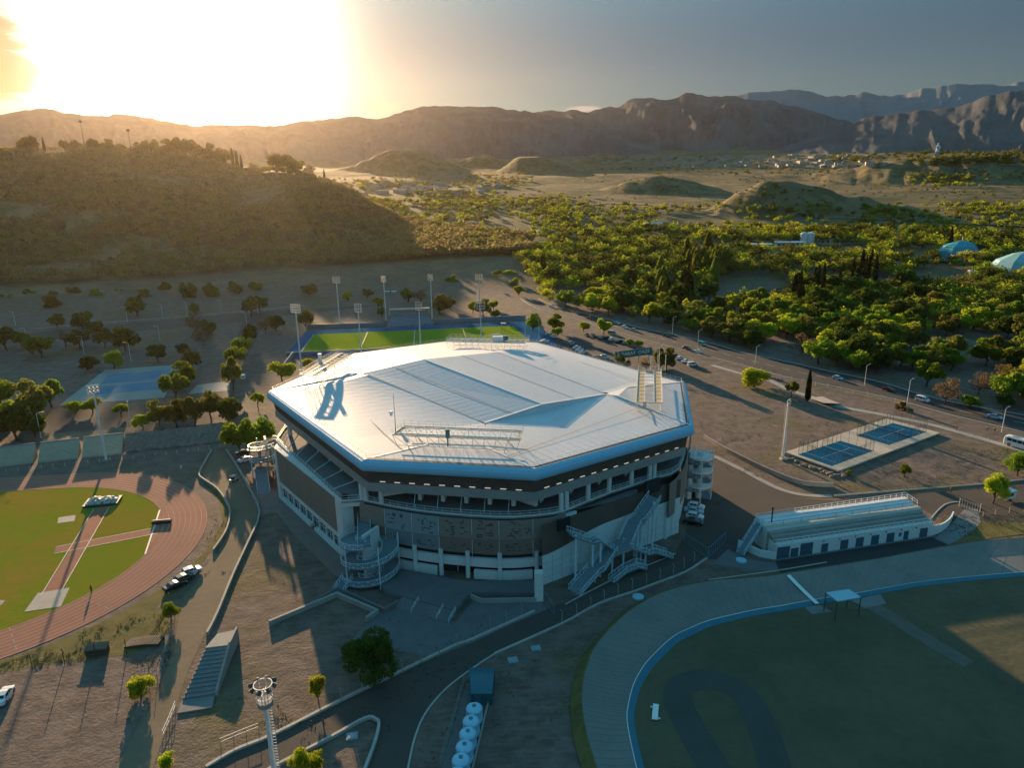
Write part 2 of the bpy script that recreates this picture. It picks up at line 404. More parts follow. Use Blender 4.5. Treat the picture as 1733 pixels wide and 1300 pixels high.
def groundmat():
    M = bpy.data.materials.new('earth'); M.use_nodes = True; t = M.node_tree; t.nodes.clear(); k = NT(t)
    g = k.n('ShaderNodeNewGeometry'); v = g.outputs['Position']
    d = k.n('ShaderNodeVectorMath', operation='LENGTH', i_0=v).outputs['Value']
    n1 = k.noise(v, 0.028, 5.0, 0.62); n2 = k.noise(v, 0.25, 5.0, 0.65); n3 = k.noise(v, 1.9, 4.0, 0.7)
    st = k.n('ShaderNodeVectorMath', operation='MULTIPLY', i_0=v, i_1=(0.35, 1.5, 1)).outputs[0]; n4 = k.noise(st, 0.9, 4.0, 0.6)
    soil = k.mix(k.ramp(n2, 0.3, 0.72), (0.190, 0.144, 0.120), (0.105, 0.079, 0.066))
    soil = k.mix(k.math('MULTIPLY', k.ramp(n4, 0.45, 0.7), 0.5), soil, (0.235, 0.175, 0.135))
    soil = k.mix(k.math('MULTIPLY', k.ramp(n3, 0.52, 0.75), 0.45), soil, (0.07, 0.055, 0.045))
    grass = k.mix(n3, (0.17, 0.135, 0.050), (0.085, 0.085, 0.030))
    near = k.mix(k.math('MULTIPLY', k.ramp(n1, 0.50, 0.66), k.ramp(n3, 0.35, 0.6)), soil, grass)
    f1 = k.noise(v, 0.0042, 6.0, 0.65); f2 = k.noise(v, 0.03, 6.0, 0.75)
    far = k.mix(k.ramp(f2, 0.40, 0.60), (0.205, 0.152, 0.078), (0.088, 0.082, 0.034))
    far = k.mix(k.math('MULTIPLY', k.ramp(f1, 0.5, 0.66), 0.7), far, (0.17, 0.125, 0.068))
    far = k.mix(k.math('MULTIPLY', k.ramp(f1, 0.3, 0.44), 0.0), far, (0.03, 0.035, 0.02))
    col = k.mix(k.ramp(d, 460.0, 720.0), near, far)
    bn = k.n('ShaderNodeBump', i_Height=k.math('ADD', n2, k.math('MULTIPLY', n3, 0.5)), i_Strength=0.55); bn.inputs['Distance'].default_value = 0.5
    p = k.n('ShaderNodeBsdfPrincipled', i_Base_Color=col, i_Roughness=0.95, i_Normal=bn.outputs[0]); p.inputs['Specular IOR Level'].default_value = 0.1
    t.links.new(p.outputs[0], k.n('ShaderNodeOutputMaterial').inputs[0]); return M
az_l = np.concatenate([np.linspace(-1.45, -0.75, 30)[:-1], np.linspace(-0.75, 0.75, 520), np.linspace(0.75, 1.45, 30)[1:]])
dl = np.concatenate([np.linspace(2, 440, 12)[:-1], np.linspace(440, 1100, 150)[:-1], np.geomspace(1100, 5400, 200)])
AA, DD = np.meshgrid(az_l, dl); GX, GY = DD * np.sin(AA), DD * np.cos(AA)
GZv = height(GX, GY)
GV = np.stack([GX, GY, GZv], -1).reshape(-1, 3)
EARTH = groundmat()
grid_mesh('ground', GV, len(dl), len(az_l), EARTH, flip=True)
bk = MB().sheet([(-160, -220, -0.03), (160, -220, -0.03), (160, 20, -0.03), (-160, 20, -0.03)]); bk.build('ground', EARTH, kind='structure')
# ------------------------------------------------------------------ mountains
def mountmat(name, c1, c2, c3):
    M = bpy.data.materials.new(name); M.use_nodes = True; t = M.node_tree; t.nodes.clear(); k = NT(t)
    g = k.n('ShaderNodeNewGeometry'); v = g.outputs['Position']
    n1 = k.noise(v, 0.004, 6.0, 0.65); n2 = k.noise(v, 0.03, 5.0, 0.7)
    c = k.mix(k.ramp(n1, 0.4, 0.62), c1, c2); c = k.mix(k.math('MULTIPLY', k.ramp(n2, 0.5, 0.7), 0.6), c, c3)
    p = k.n('ShaderNodeBsdfPrincipled', i_Base_Color=c, i_Roughness=1.0); p.inputs['Specular IOR Level'].default_value = 0.0
    t.links.new(p.outputs[0], k.n('ShaderNodeOutputMaterial').inputs[0]); return M
ROCK = mountmat('mountain_rock', (0.135, 0.138, 0.142), (0.095, 0.102, 0.108), (0.140, 0.135, 0.132))
def mountain(sil, D, width, base_y, rough, seed, spur=1.0, rock=None):
    x0, x1 = sil[0][0], sil[-1][0]; xs = np.linspace(x0, x1, int((x1 - x0) / 2.6)); sl_ = np.array(sil, float)
    ys = np.interp(xs, sl_[:, 0], sl_[:, 1]); ker = np.ones(9) / 9; ys = np.convolve(np.pad(ys, 4, 'edge'), ker, 'valid')
    azs, hs = [], []
    for x, y in zip(xs, ys):
        a, b, d = ray(x, y); azs.append(math.atan2(a, b)); hs.append(CH + d / math.hypot(a, b) * D)
    azs, hs = np.array(azs), np.array(hs)
    hs = hs + (fbm(azs * D / (width * 0.05), azs * 0 + 3.3, 4, seed) - 0.5) * rough * hs.max() * 0.06
    ts = np.concatenate([np.linspace(-1, 0, 64)[:-1], np.linspace(0, 0.7, 14)])
    T, A = np.meshgrid(ts, azs, indexing='ij'); H_ = np.broadcast_to(hs, T.shape)
    dist = D + T * width
    zb = SLP * (dist - 470)
    zb = np.minimum(zb, H_)
    u = A * D / (width * 0.16)
    ridge = 1 - np.abs(2 * fbm(u + T * 0.9, T * 1.3 + 2, 4, seed + 7) - 1)
    r2 = 1 - np.abs(2 * fbm(u * 2.7 - T, T * 2.6 + 5, 3, seed + 17) - 1)
    s_ = np.where(T < 0, np.power(np.clip(1 + T, 0, 1), 1.25), 1 - T * 0.5)
    mod = np.clip(-T * 2.5, 0, 1) * np.clip((1 + T) * 4, 0, 1)
    s_ = s_ + mod * ((ridge - 0.72) * 0.52 * spur + (r2 - 0.7) * 0.20 * spur)
    Z = zb - 30 + (H_ - zb + 30) * np.clip(s_, 0, 1.0)
    V = np.stack([dist * np.sin(A), dist * np.cos(A), Z], -1).reshape(-1, 3)
    return grid_mesh('mountain', V, len(ts), len(azs), rock or ROCK, flip=True)
mountain([(-420, 200), (-200, 188), (0, 192), (30, 190), (70, 181), (110, 190), (150, 195), (200, 193), (250, 200), (330, 212), (400, 210), (450, 214), (500, 206), (560, 200), (600, 198), (645, 202), (690, 184), (720, 177), (760, 180), (800, 180), (850, 183), (900, 190), (950, 198), (1000, 206), (1060, 222), (1120, 250)], 3300, 1000, 262, 1.0, 3, 0.9)
mountain([(760, 240), (840, 205), (900, 191), (930, 186), (960, 186), (1000, 188), (1040, 181), (1072, 167), (1095, 165), (1118, 170), (1140, 166), (1160, 157), (1178, 157), (1192, 165), (1215, 161), (1250, 162), (1300, 170), (1350, 182), (1400, 194), (1450, 210), (1500, 232), (1560, 258)], 3800, 1100, 262, 1.0, 11)
mountain([(1100, 200), (1200, 170), (1250, 160), (1300, 153), (1340, 150), (1370, 155), (1400, 163), (1440, 159), (1470, 157), (1510, 164), (1530, 159), (1560, 150), (1590, 143), (1620, 141), (1660, 143), (1700, 143), (1740, 137), (1850, 130), (2000, 150)], 4350, 1000, 262, 0.8, 23, 0.3, mountmat('hazed_rock', (0.22, 0.24, 0.26), (0.20, 0.22, 0.24), (0.23, 0.24, 0.25)))  # distance haze painted into the farthest range as paler, bluer rock
mountain([(1270, 266), (1310, 255), (1350, 240), (1385, 225), (1410, 214), (1440, 213), (1465, 197), (1500, 194), (1540, 190), (1580, 186), (1620, 180), (1645, 172), (1665, 163), (1700, 156), (1740, 150), (1800, 140), (1900, 150), (2050, 180)], 2900, 720, 262, 0.7, 31, 0.28)
# ------------------------------------------------------------------ haze: the dusty evening air
hz = bpy.data.materials.new('dusty_air'); hz.use_nodes = True; ht = hz.node_tree; ht.nodes.clear(); hk = NT(ht)
pv = hk.n('ShaderNodeVolumePrincipled'); pv.inputs['Color'].default_value = (0.47, 0.40, 0.32, 1)
pv.inputs['Density'].default_value = HAZE_D = 2.3e-5; pv.inputs['Anisotropy'].default_value = 0.76
ht.links.new(pv.outputs[0], hk.n('ShaderNodeOutputMaterial').inputs['Volume'])
MB().box((0, 2400, 370), (12000, 6800, 830)).build('haze', hz, kind='stuff')
# ------------------------------------------------------------------ ground surfaces near the arena
ASPH = mat('asphalt', (0.085, 0.072, 0.062), 0.92, 0.14, 0.15, 0.2, bump=0.2, col2=(0.055, 0.048, 0.043))
ASPHD = mat('asphalt_dark', (0.052, 0.050, 0.050), 0.9, 0.12, 0.2, 0.25, bump=0.2)
LANE = mat('asphalt_tan', (0.205, 0.160, 0.108), 0.95, 0.2, 0.10, 0.1, bump=0.25, col2=(0.135, 0.105, 0.075))
CONC = mat('concrete', (0.34, 0.32, 0.29), 0.85, 0.14, 0.35, 0.25, bump=0.15)
CONCD = mat('concrete_grey', (0.20, 0.20, 0.20), 0.88, 0.14, 0.3, 0.25, bump=0.15)
KERB = mat('kerb_stone', (0.42, 0.40, 0.36), 0.8, 0.15, 0.8)
PAVE = mat('paving_pink', (0.22, 0.165, 0.145), 0.85, 0.14, 0.5, bump=0.2)
PAVEG = mat('paving_grey', (0.150, 0.150, 0.155), 0.88, 0.14, 0.35, bump=0.2)
WHITE = mat('white_paint', (0.78, 0.77, 0.75), 0.55, 0.05, 0.7, 0.4)
LINE = mat('line_paint', (0.62, 0.60, 0.56), 0.7, 0.18, 1.4)
WEED = mat('dry_grass', (0.175, 0.145, 0.055), 0.95, 0.3, 0.3, 0.05, bump=0.6, col2=(0.085, 0.080, 0.030))
DIRT = mat('dirt_dark', (0.105, 0.078, 0.063), 0.95, 0.3, 0.16, 0.05, bump=0.6, col2=(0.060, 0.046, 0.040), stretch=(0.6, 1.6, 1))
LANEP = mat('lane_paint', (0.56, 0.46, 0.40), 0.9, 0.2, 1.4, 0.0)
LAWN = mat('lawn', (0.165, 0.205, 0.022), 0.95, 0.33, 0.06, 0.0, bump=0.5, col2=(0.260, 0.175, 0.036), fine=0.35)
TURF = mat('field_turf', (0.20, 0.27, 0.028), 1.0, 0.1, 0.05, 0.0)
TRACK = mat('running_track', (0.330, 0.150, 0.102), 0.9, 0.2, 0.16, 0.05, col2=(0.235, 0.105, 0.078))
BLUE = mat('blue_paint', (0.035, 0.165, 0.235), 0.6, 0.12, 0.5)
STONE = mat('rubble_stone', (0.22, 0.19, 0.165), 0.95, 0.3, 0.9, 0.1, bump=0.8, fine=2.2)
STEELW = mat('white_steel', (0.70, 0.70, 0.69), 0.45, 0.06, 1.0, 0.5)
STEELB = mat('pale_blue_steel', (0.50, 0.68, 0.76), 0.5, 0.08, 1.0, 0.5)
STEELD = mat('dark_steel', (0.05, 0.055, 0.06), 0.5, 0.08, 1.0, 0.5)
GALV = mat('galvanised_steel', (0.42, 0.43, 0.44), 0.45, 0.08, 1.2, 0.5, metal=0.4)
WOODB = mat('bark', (0.105, 0.078, 0.055), 0.95, 0.2, 2.0, 0.05)
DARKGLASS = mat('dark_window', (0.020, 0.024, 0.028), 0.15, 0.05, 1.0, 0.5)
def surf(name, pts, z, m_, closed_smooth=False):
    return MB().sheet([(p[0], p[1], z) for p in pts]).build(name, m_, kind='structure', keep=True)
def spx(name, pts, z, m_, n=0):
    q = px(pts, z)
    if n: q = smooth(q + [q[0]], n)[:-1]
    return surf(name, q, z, m_)
def ribbon(name, pts, w_, z, m_, n=5):
    c = smooth([Vector((p[0], p[1])) for p in pts], n) if n else [Vector((p[0], p[1])) for p in pts]
    A, B = offset(c, w_ / 2), offset(c, -w_ / 2)
    return MB().strip([(b.x, b.y, z) for b in B], [(a.x, a.y, z) for a in A]).build(name, m_, kind='structure')
def kerb(pts, w_=0.35, h=0.14, m_=None, n=4, name='kerb'):
    c = smooth([Vector((p[0], p[1])) for p in pts], n) if n else [Vector((p[0], p[1])) for p in pts]
    return MB().wall(c, 0.0, h, w_).build(name, m_ or KERB, kind='structure')
# running track: a standard oval, its east bend in view
TC = Vector((-119, 143)); ta = Vector((0.993, 0.117)); tn = Vector((-0.117, 0.993))
def oval(r, L=150, n=48):
    pts = [TC + tn * r - ta * L]
    for i in range(n + 1):
        q = math.pi / 2 - math.pi * i / n; pts.append(TC + ta * (r * math.cos(q)) + tn * (r * math.sin(q)))
    return pts + [TC - tn * r - ta * L]
def ovring(name, r0, r1, z, m_):
    A, B = oval(r0), oval(r1); return MB().strip([(p.x, p.y, z) for p in A], [(p.x, p.y, z) for p in B]).build(name, m_, kind='structure')
A = oval(36.5); surf('infield_lawn', A, 0.03, LAWN)
ovring('running_track', 36.4, 46.4, 0.05, TRACK)
ll = MB()
for k in range(9):
    r = 36.5 + 1.22 * k; B0, B1 = oval(r - 0.055), oval(r + 0.055); ll.strip([(p.x, p.y, 0.075) for p in B0], [(p.x, p.y, 0.075) for p in B1])
for q in (0.2, 0.62, 0.95, -0.5, -0.85, -1.15):
    for k in range(0, 8, 2):
        r0 = 36.5 + 1.22 * k; d0 = Vector((math.cos(q), math.sin(q))); v0 = TC + d0 * r0; v1 = TC + d0 * (r0 + 1.22)
        t_ = Vector((-d0.y, d0.x)) * 0.06; ll.sheet([(*(v0 - t_), .078), (*(v1 - t_), .078), (*(v1 + t_), .078), (*(v0 + t_), .078)])
ll.build('track_lines', LANEP, kind='structure')
# the red D-shaped apron inside the bend
c0, c1 = P(269, 853), P(236, 957); dz = []
for i in range(25):
    q = math.pi / 2 - math.pi * i / 24; p = TC + ta * (36.35 * math.cos(q)) + tn * (36.35 * math.sin(q)); dz.append(p)
ch0, ch1 = Vector(c0[:2]), Vector(c1[:2]); e = (ch1 - ch0); side = lambda p: e.x * (p.y - ch0.y) - e.y * (p.x - ch0.x)
dpoly = [p for p in dz if side(p) > 0]
surf('track_apron', dpoly, 0.055, TRACK)
ribbon('track_lines', [dpoly[0], dpoly[-1]], 0.35, 0.08, LINE, 0)
ribbon('runway', px([(172, 860), (150, 900), (118, 955), (86, 1006)]), 3.4, 0.06, TRACK, 0)
ribbon('runway', px([(93, 932), (180, 915), (268, 898)]), 3.4, 0.065, TRACK, 0)
for dd in (-1.75, 1.75):
    for L_ in ([(172, 860), (86, 1006)], [(93, 932), (268, 898)]):
        q = px(L_); q = [Vector(v[:2]) for v in q]; ribbon('track_lines', offset(q, dd), 0.14, 0.082, LINE, 0)
spx('concrete_pad', [(64, 1004), (118, 995), (103, 1027), (41, 1036)], 0.07, CONC)
spx('concrete_pad', [(99, 876), (128, 872), (126, 882), (97, 886)], 0.06, CONC)
spx('concrete_pad', [(0, 1016), (9, 1017), (0, 1026)], 0.06, CONC)
# verges, roads, paving
vo = oval(46.6)
spx('verge', [(262, 1030), (308, 985), (345, 950), (375, 910), (387, 880), (380, 848), (362, 818), (340, 800), (330, 800), (372, 850), (376, 885), (350, 930), (300, 980), (200, 1040), (100, 1085), (0, 1120), (0, 1140), (130, 1118), (215, 1110), (270, 1090), (292, 1060)], 0.012, WEED)
spx('road', [(350, 768), (380, 764), (398, 790), (420, 830), (437, 872), (415, 925), (392, 975), (365, 1040), (345, 1078), (322, 1128), (308, 1165), (296, 1205), (278, 1245), (256, 1310), (194, 1310), (232, 1232), (264, 1180), (287, 1120), (298, 1075), (303, 1040), (311, 1010), (333, 985), (370, 925), (388, 885), (390, 862), (374, 832), (347, 812), (338, 803)], 0.03, LANE)
spx('paving', [(438, 800), (474, 842), (588, 948), (600, 985), (566, 974), (540, 948), (497, 905), (468, 868), (440, 872), (424, 838)], 0.035, PAVE)
spx('plaza', [(636, 1042), (674, 1030), (767, 1058), (800, 1018), (915, 1018), (925, 1032), (850, 1064), (800, 1088), (768, 1100), (738, 1113), (674, 1103), (593, 1086)], 0.03, PAVEG)
ROADP = [(335, 1310), (400, 1274), (463, 1248), (575, 1191), (666, 1147), (768, 1098), (800, 1086), (906, 1038), (956, 1020), (1036, 978), (1100, 952), (1143, 934), (1158, 908), (1166, 870), (1172, 838), (1182, 812), (1200, 768), (1262, 800), (1322, 832), (1362, 844), (1415, 848), (1520, 838), (1650, 828), (1760, 816), (1760, 884), (1640, 880), (1605, 884), (1560, 862), (1292, 884), (1254, 922), (1228, 950), (1198, 946), (1160, 967), (1106, 988), (1074, 1000), (1013, 1021), (952, 1054), (836, 1106), (804, 1127), (776, 1147), (727, 1195), (705, 1236), (688, 1310), (612, 1310), (632, 1260), (638, 1228), (618, 1219), (560, 1252), (468, 1300), (450, 1310)]
spx('road', ROADP, 0.02, ASPH)
kerb(px([(350, 1302), (400, 1273), (463, 1247), (575, 1190), (666, 1146), (768, 1097), (800, 1085), (906, 1037)]), 0.5, 0.35)
kerb(px([(1195, 945), (1160, 968), (1106, 989), (1074, 1001), (1013, 1022), (952, 1055), (836, 1107)]), 0.4, 0.3)
kerb(px([(836, 1107), (804, 1128), (776, 1148), (750, 1170), (727, 1196), (712, 1220), (705, 1237), (697, 1262), (688, 1305)]), 0.3)
kerb(px([(450, 1312), (468, 1301), (560, 1253), (618, 1221), (634, 1222), (639, 1230), (632, 1260), (614, 1308)]), 0.45, 0.5)
kerb(px([(1143, 937), (1100, 955), (1036, 981), (956, 1023)]), 0.3)
kerb(px([(1575, 880), (1600, 855), (1628, 850)]), 0.3); 
kerb(px([(1200, 983), (1311, 968), (1400, 953)]), 0.3)
spx('apron', [(1205, 955), (1232, 930), (1262, 946), (1312, 954), (1318, 968), (1270, 965)], 0.045, PAVEG)
spx('apron', [(1582, 912), (1612, 885), (1632, 862), (1655, 862), (1660, 885), (1640, 905), (1605, 922)], 0.045, CONCD)
spx('asphalt_yard', [(1312, 948), (1575, 908), (1590, 915), (1605, 922), (1490, 944), (1320, 970)], 0.04, ASPHD)
spx('verge', [(1740, 885), (1660, 885), (1642, 905), (1610, 921), (1740, 903)], 0.05, WEED)
# retaining walls beside the service road and the front lawn
AVU = [(893, 455), (893, 475), (906, 501), (935, 517), (971, 526), (1045, 545), (1091, 557), (1137, 566), (1206, 582), (1260, 598), (1330, 612), (1400, 628), (1486, 646), (1592, 677), (1760, 708)]
AVL = [(872, 460), (870, 480), (876, 500), (901, 518), (936, 530), (989, 544), (1045, 562), (1091, 575), (1149, 590), (1206, 605), (1260, 619), (1330, 638), (1400, 652), (1515, 676), (1608, 702), (1760, 738)]
spx('avenue', AVU + AVL[::-1], 0.03, ASPHD)
kerb(px(AVU[1:]), 0.5, 0.15, KERB); kerb(px(AVL[1:]), -0.5, 0.15, KERB)
mid = [((a[0] + b[0]) / 2, (a[1] + b[1]) / 2) for a, b in zip(AVU[4:], AVL[5:])]
ctr = resample(smooth(px([(933, 522), (1000, 540), (1045, 553), (1137, 578), (1206, 594), (1330, 625), (1400, 640), (1500, 661), (1600, 690), (1740, 718)]), 5), 4.0); dash = MB()
for a, b in list(zip(ctr, ctr[1:]))[::2]:
    q = [Vector(a[:2]), Vector(b[:2])]; A_, B_ = offset(q, 0.1), offset(q, -0.1); dash.strip([(p.x, p.y, 0.05) for p in B_], [(p.x, p.y, 0.05) for p in A_])
dash.build('road_marking', LINE, kind='structure')
ribbon('path', px([(1205, 618), (1260, 634), (1300, 643), (1336, 660), (1373, 672), (1420, 688), (1484, 700), (1592, 723), (1760, 772)]), 2.6, 0.035, CONC)
spx('parking_lot', [(898, 575), (928, 562), (985, 563), (1012, 572), (1078, 589), (1056, 598), (1042, 618), (990, 612), (950, 597), (915, 583)], 0.025, ASPHD)
spx('parking_lot', [(1112, 597), (1136, 596), (1192, 626), (1165, 630), (1125, 612)], 0.028, ASPH)
spx('road', [(-20, 520), (220, 503), (460, 484), (730, 466), (800, 462), (872, 458), (880, 478), (800, 480), (730, 484), (560, 497), (460, 505), (220, 528), (-20, 548)], 0.022, ASPH)
spx('road', [(-20, 568), (150, 553), (330, 537), (460, 526), (640, 510), (700, 505), (700, 512), (640, 517), (470, 536), (440, 560), (400, 640), (392, 690), (360, 690), (372, 640), (400, 575), (410, 545), (330, 552), (150, 568), (-20, 585)], 0.026, ASPH)
kerb(px([(-20, 512), (220, 496), (460, 477), (600, 467), (735, 456)]), 1.2, 0.35)
kerb(px([(-20, 563), (150, 549), (330, 534), (460, 523), (640, 506)]), 0.8, 0.2)
spx('court_surface', [(100, 686), (178, 626), (306, 617), (278, 673)], 0.04, mat('faded_court', (0.22, 0.29, 0.29), 0.95, 0.3, 0.12, 0.05, col2=(0.33, 0.33, 0.29)))
CB = mat('court_blue', (0.085, 0.20, 0.31), 0.95, 0.25, 0.12, 0.05, col2=(0.20, 0.29, 0.33))
spx('court_surface', [(182, 634), (288, 626), (281, 641), (171, 650)], 0.06, CB)
spx('court_surface', [(166, 654), (279, 645), (273, 659), (158, 668)], 0.06, CB)
spx('court_surface', [(318, 667), (335, 651), (389, 645), (388, 661)], 0.04, CONC)
spx('road', [(-20, 700), (150, 692), (330, 678), (400, 672), (420, 700), (340, 708), (200, 724), (-20, 742)], 0.021, ASPH)
spx('path', [(40, 736), (140, 732), (270, 717), (265, 724), (140, 742), (40, 748)], 0.04, LANE)
# velodrome: banked concrete with its painted inner band
VO = [(1016, 1320), (1009, 1295), (993, 1241), (986, 1200), (985, 1178), (988, 1150), (994, 1127), (1008, 1094), (1041, 1056), (1079, 1025), (1130, 1000), (1200, 984), (1260, 979), (1311, 974), (1400, 960), (1486, 946), (1575, 930), (1662, 916), (1733, 911), (1860, 905)]
VI = [(1086, 1320), (1078, 1295), (1067, 1245), (1063, 1215), (1065, 1195), (1072, 1165), (1082, 1143), (1100, 1117), (1140, 1079), (1172, 1063), (1200, 1052), (1240, 1042), (1282, 1033), (1326, 1026), (1385, 1015), (1455, 1004), (1520, 992), (1578, 983), (1733, 969), (1860, 962)]
VB = [(1097, 1320), (1089, 1295), (1077, 1245), (1073, 1217), (1075, 1199), (1082, 1171), (1091, 1152), (1108, 1127), (1146, 1089), (1177, 1073), (1203, 1061), (1243, 1050), (1285, 1041), (1328, 1034), (1384, 1023), (1456, 1011), (1521, 999), (1579, 990), (1733, 975), (1860, 968)]
vo_, vi_, vb_ = smooth(px(VO, 1.6), 4), smooth(px(VI, 0.35), 4), smooth(px(VB, 0.05), 4)
n_ = len(vo_); v1_ = [a.lerp(b, 0.5) + Vector((0, 0, -0.25)) for a, b in zip(vo_, vi_)]
MB().strip(vo_, v1_).strip(v1_, vi_).build('velodrome_track', mat('velodrome_concrete', (0.205, 0.20, 0.185), 0.85, 0.14, 0.12, 0.25, bump=0.1, stretch=(1, 1, 1)), kind='structure')
MB().strip([v + Vector((0, 0, 0.01)) for v in vi_], vb_).build('velodrome_band', BLUE, kind='structure')
vj = MB()
for k in range(2, n_ - 1, 1):
    a, b, c = vo_[k], v1_[k], vi_[k]; t_ = (vi_[k] - vi_[k - 1]).normalized() * 0.05; u_ = Vector((0, 0, 0.012))
    vj.strip([a + u_ - t_, b + u_ - t_, c + u_ - t_], [a + u_ + t_, b + u_ + t_, c + u_ + t_])
vj.build('velodrome_joints', mat('joint_dark', (0.14, 0.14, 0.14), 0.9), kind='structure')
MB().strip([v + (a - v).normalized() * 0.12 + Vector((0, 0, .03)) for v, a in zip(vi_, vo_)], [v + (a - v).normalized() * 0.24 + Vector((0, 0, .035)) for v, a in zip(vi_, vo_)]).build('velodrome_line', WHITE, kind='structure')
out_ = [a + (a - b).normalized() * 0.25 for a, b in zip(vo_, vi_)]
low_ = [Vector((o.x, o.y, 0)) + (a - b).normalized() * 1.6 for o, a, b in zip(out_, vo_, vi_)]
MB().strip(out_, vo_).strip(low_, out_).build('velodrome_bank', WEED, kind='structure')
ia = [a.lerp(b, 0.02) for a, b in zip(vo_, vi_)]
f0, f1 = P(1334, 974, 1.6), P(1383, 1024, 0.1); fd = Vector((f1.x - f0.x, f1.y - f0.y)).normalized(); fn = Vector((-fd.y, fd.x, 0)) * 0.45
fp = [f0.lerp(f1, t_ / 12) for t_ in range(13)]
fz = []
for t_, p in zip(range(13), fp):
    q = t_ / 12; z_ = (1.6 * (1 - q) ** 1.0 + 0.3 * q) - 0.5 * q * (1 - q) * 2 * 0.5; fz.append(Vector((p.x, p.y, z_ + 0.06)))
MB().strip([p - fn for p in fz], [p + fn for p in fz]).build('finish_line', WHITE, kind='structure')
inf = [Vector((p.x, p.y, 0)) for p in vb_]
INF = mat('velodrome_infield', (0.125, 0.112, 0.070), 0.95, 0.25, 0.07, 0.05, bump=0.6, col2=(0.072, 0.074, 0.048))
surf('velodrome_infield', inf + [P(1860, 1320)], 0.02, INF)
ribbon('dirt_circuit', px([(1215, 1310), (1190, 1270), (1165, 1225), (1148, 1190), (1150, 1165), (1180, 1152), (1225, 1156), (1262, 1180), (1285, 1220), (1300, 1260), (1315, 1310)]), 4.6, 0.05, mat('circuit_asphalt', (0.072, 0.076, 0.066), 0.9, 0.15, 0.2))
ribbon('path', px([(1468, 1022), (1520, 1052), (1560, 1078), (1640, 1125)]), 3.2, 0.05, mat('worn_path', (0.135, 0.128, 0.105), 0.95, 0.2, .3))
spx('concrete_pad', [(1362, 1028), (1386, 1024), (1408, 1036), (1374, 1040)], 0.06, CONCD)
spx('concrete_pad', [(1440, 1016), (1490, 1006), (1500, 1022), (1462, 1030)], 0.06, CONCD)
# hockey pitch podium
spx('pitch_surround', [(484, 601), (518, 560), (905, 543), (948, 590)], 0.9, mat('surround_blue', (0.025, 0.11, 0.22), 1.0, 0.1, 0.3, 0.0))
spx('pitch_turf', [(508, 597), (531, 566), (868, 551), (905, 584)], 0.93, TURF)
for L_ in ([(608, 594), (622, 562)], [(700, 588), (702, 559)], [(793, 584), (783, 556)], [(508, 597), (905, 582)], [(508, 597), (531, 566)]):
    ribbon('pitch_line', px(L_, 0.95), 0.3, 0.955, LINE, 0)
# ------------------------------------------------------------------ the arena
ROOFM = mat('roof_sheet', (0.58, 0.60, 0.63), 0.62, 0.13, 0.10, 0.18, col2=(0.43, 0.45, 0.48), stretch=(1.5, 0.45, 1), fine=1.3)
FASC = mat('fascia_blue', (0.24, 0.54, 0.74), 0.5, 0.05, 0.3, 0.4)
BEAMM = mat('beam_grey', (0.30, 0.30, 0.29), 0.8, 0.1, 0.4)
BODYW = mat('wall_white', (0.66, 0.67, 0.65), 0.75, 0.14, 0.35, 0.3, col2=(0.46, 0.48, 0.47))
BROWN = mat('wall_brown', (0.115, 0.092, 0.078), 0.9, 0.2, 0.3)
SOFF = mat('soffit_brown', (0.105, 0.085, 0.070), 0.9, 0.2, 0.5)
SCRB = mat('screen_brown', (0.250, 0.205, 0.172), 0.75, 0.14, 0.5, 0.2, col2=(0.18, 0.148, 0.125), stretch=(1, 1, 3))
SCRG = mat('screen_blue_grey', (0.22, 0.285, 0.30), 0.65, 0.14, 0.5, 0.2, col2=(0.17, 0.22, 0.23), stretch=(1, 1, 3))
CLAD = mat('clad_white', (0.60, 0.66, 0.67), 0.6, 0.08, 0.4, 0.35)
GLOWW = mat('glow_strip', (0.8, 0.75, 0.65), 0.5, emit=(1.0, 0.80, 0.60, 0.22))  # faint glow set in the bright dashes under the eave
arena = thing('arena', 'large octagonal sports arena with pale sheet metal roof and blue fascia', 'arena', (-9, 190, 0))
EP = [(456.5, 662), (615, 778), (906, 794), (1169, 720), (1156.6, 646), (910, 579), (757, 577), (600, 598)]
ZE = 25.0
E8 = [P(x, y, ZE) for x, y in EP]; E2 = [Vector(v[:2]) for v in E8]
V1, V2, V3, V4, V5, V7, V8, V9 = E8
Q1a, Q1b = P(588, 641, 26.1), P(606, 632, 27.2)
Q2a, Q2b = P(724, 752, 25.35), P(823, 757, 25.35)
Q4a, Q4b = P(1046, 670, 26.4), P(1062, 655, 26.5)
Q7a, Q7b = P(868, 589, 26.6), P(835, 594, 27.4)
Pl, Pf, A_, B_ = P(618, 631, 28.9), P(840, 596, 29.0), P(718, 608, 30.8), P(918, 684, 27.4)
Pn, Pr = P(820, 716, 25.7), P(1025, 667, 25.8); Bf = (Pn.lerp(Pr, 0.5)) ; Bf.z = 25.75; Bf.x, Bf.y = B_.x + 0.4, B_.y - 0.4
rm = MB()
def loft(lo, hi, n=22, m=6):
    lo, hi = resample_n(lo, n), resample_n(hi, n)
    for j in range(m):
        rm.strip([a.lerp(b, j / m) for a, b in zip(lo, hi)], [a.lerp(b, (j + 1) / m) for a, b in zip(lo, hi)])
def resample_n(pts, n):
    L = [0]
    for a, b in zip(pts, pts[1:]): L.append(L[-1] + (b - a).length)
    out = []
    for k in range(n + 1):
        d = L[-1] * k / n; j = max(i for i in range(len(pts) - 1) if L[i] <= d + 1e-6 or i == 0); t = (d - L[j]) / (L[j + 1] - L[j]); out.append(pts[j].lerp(pts[j + 1], min(1, t)))
    return out
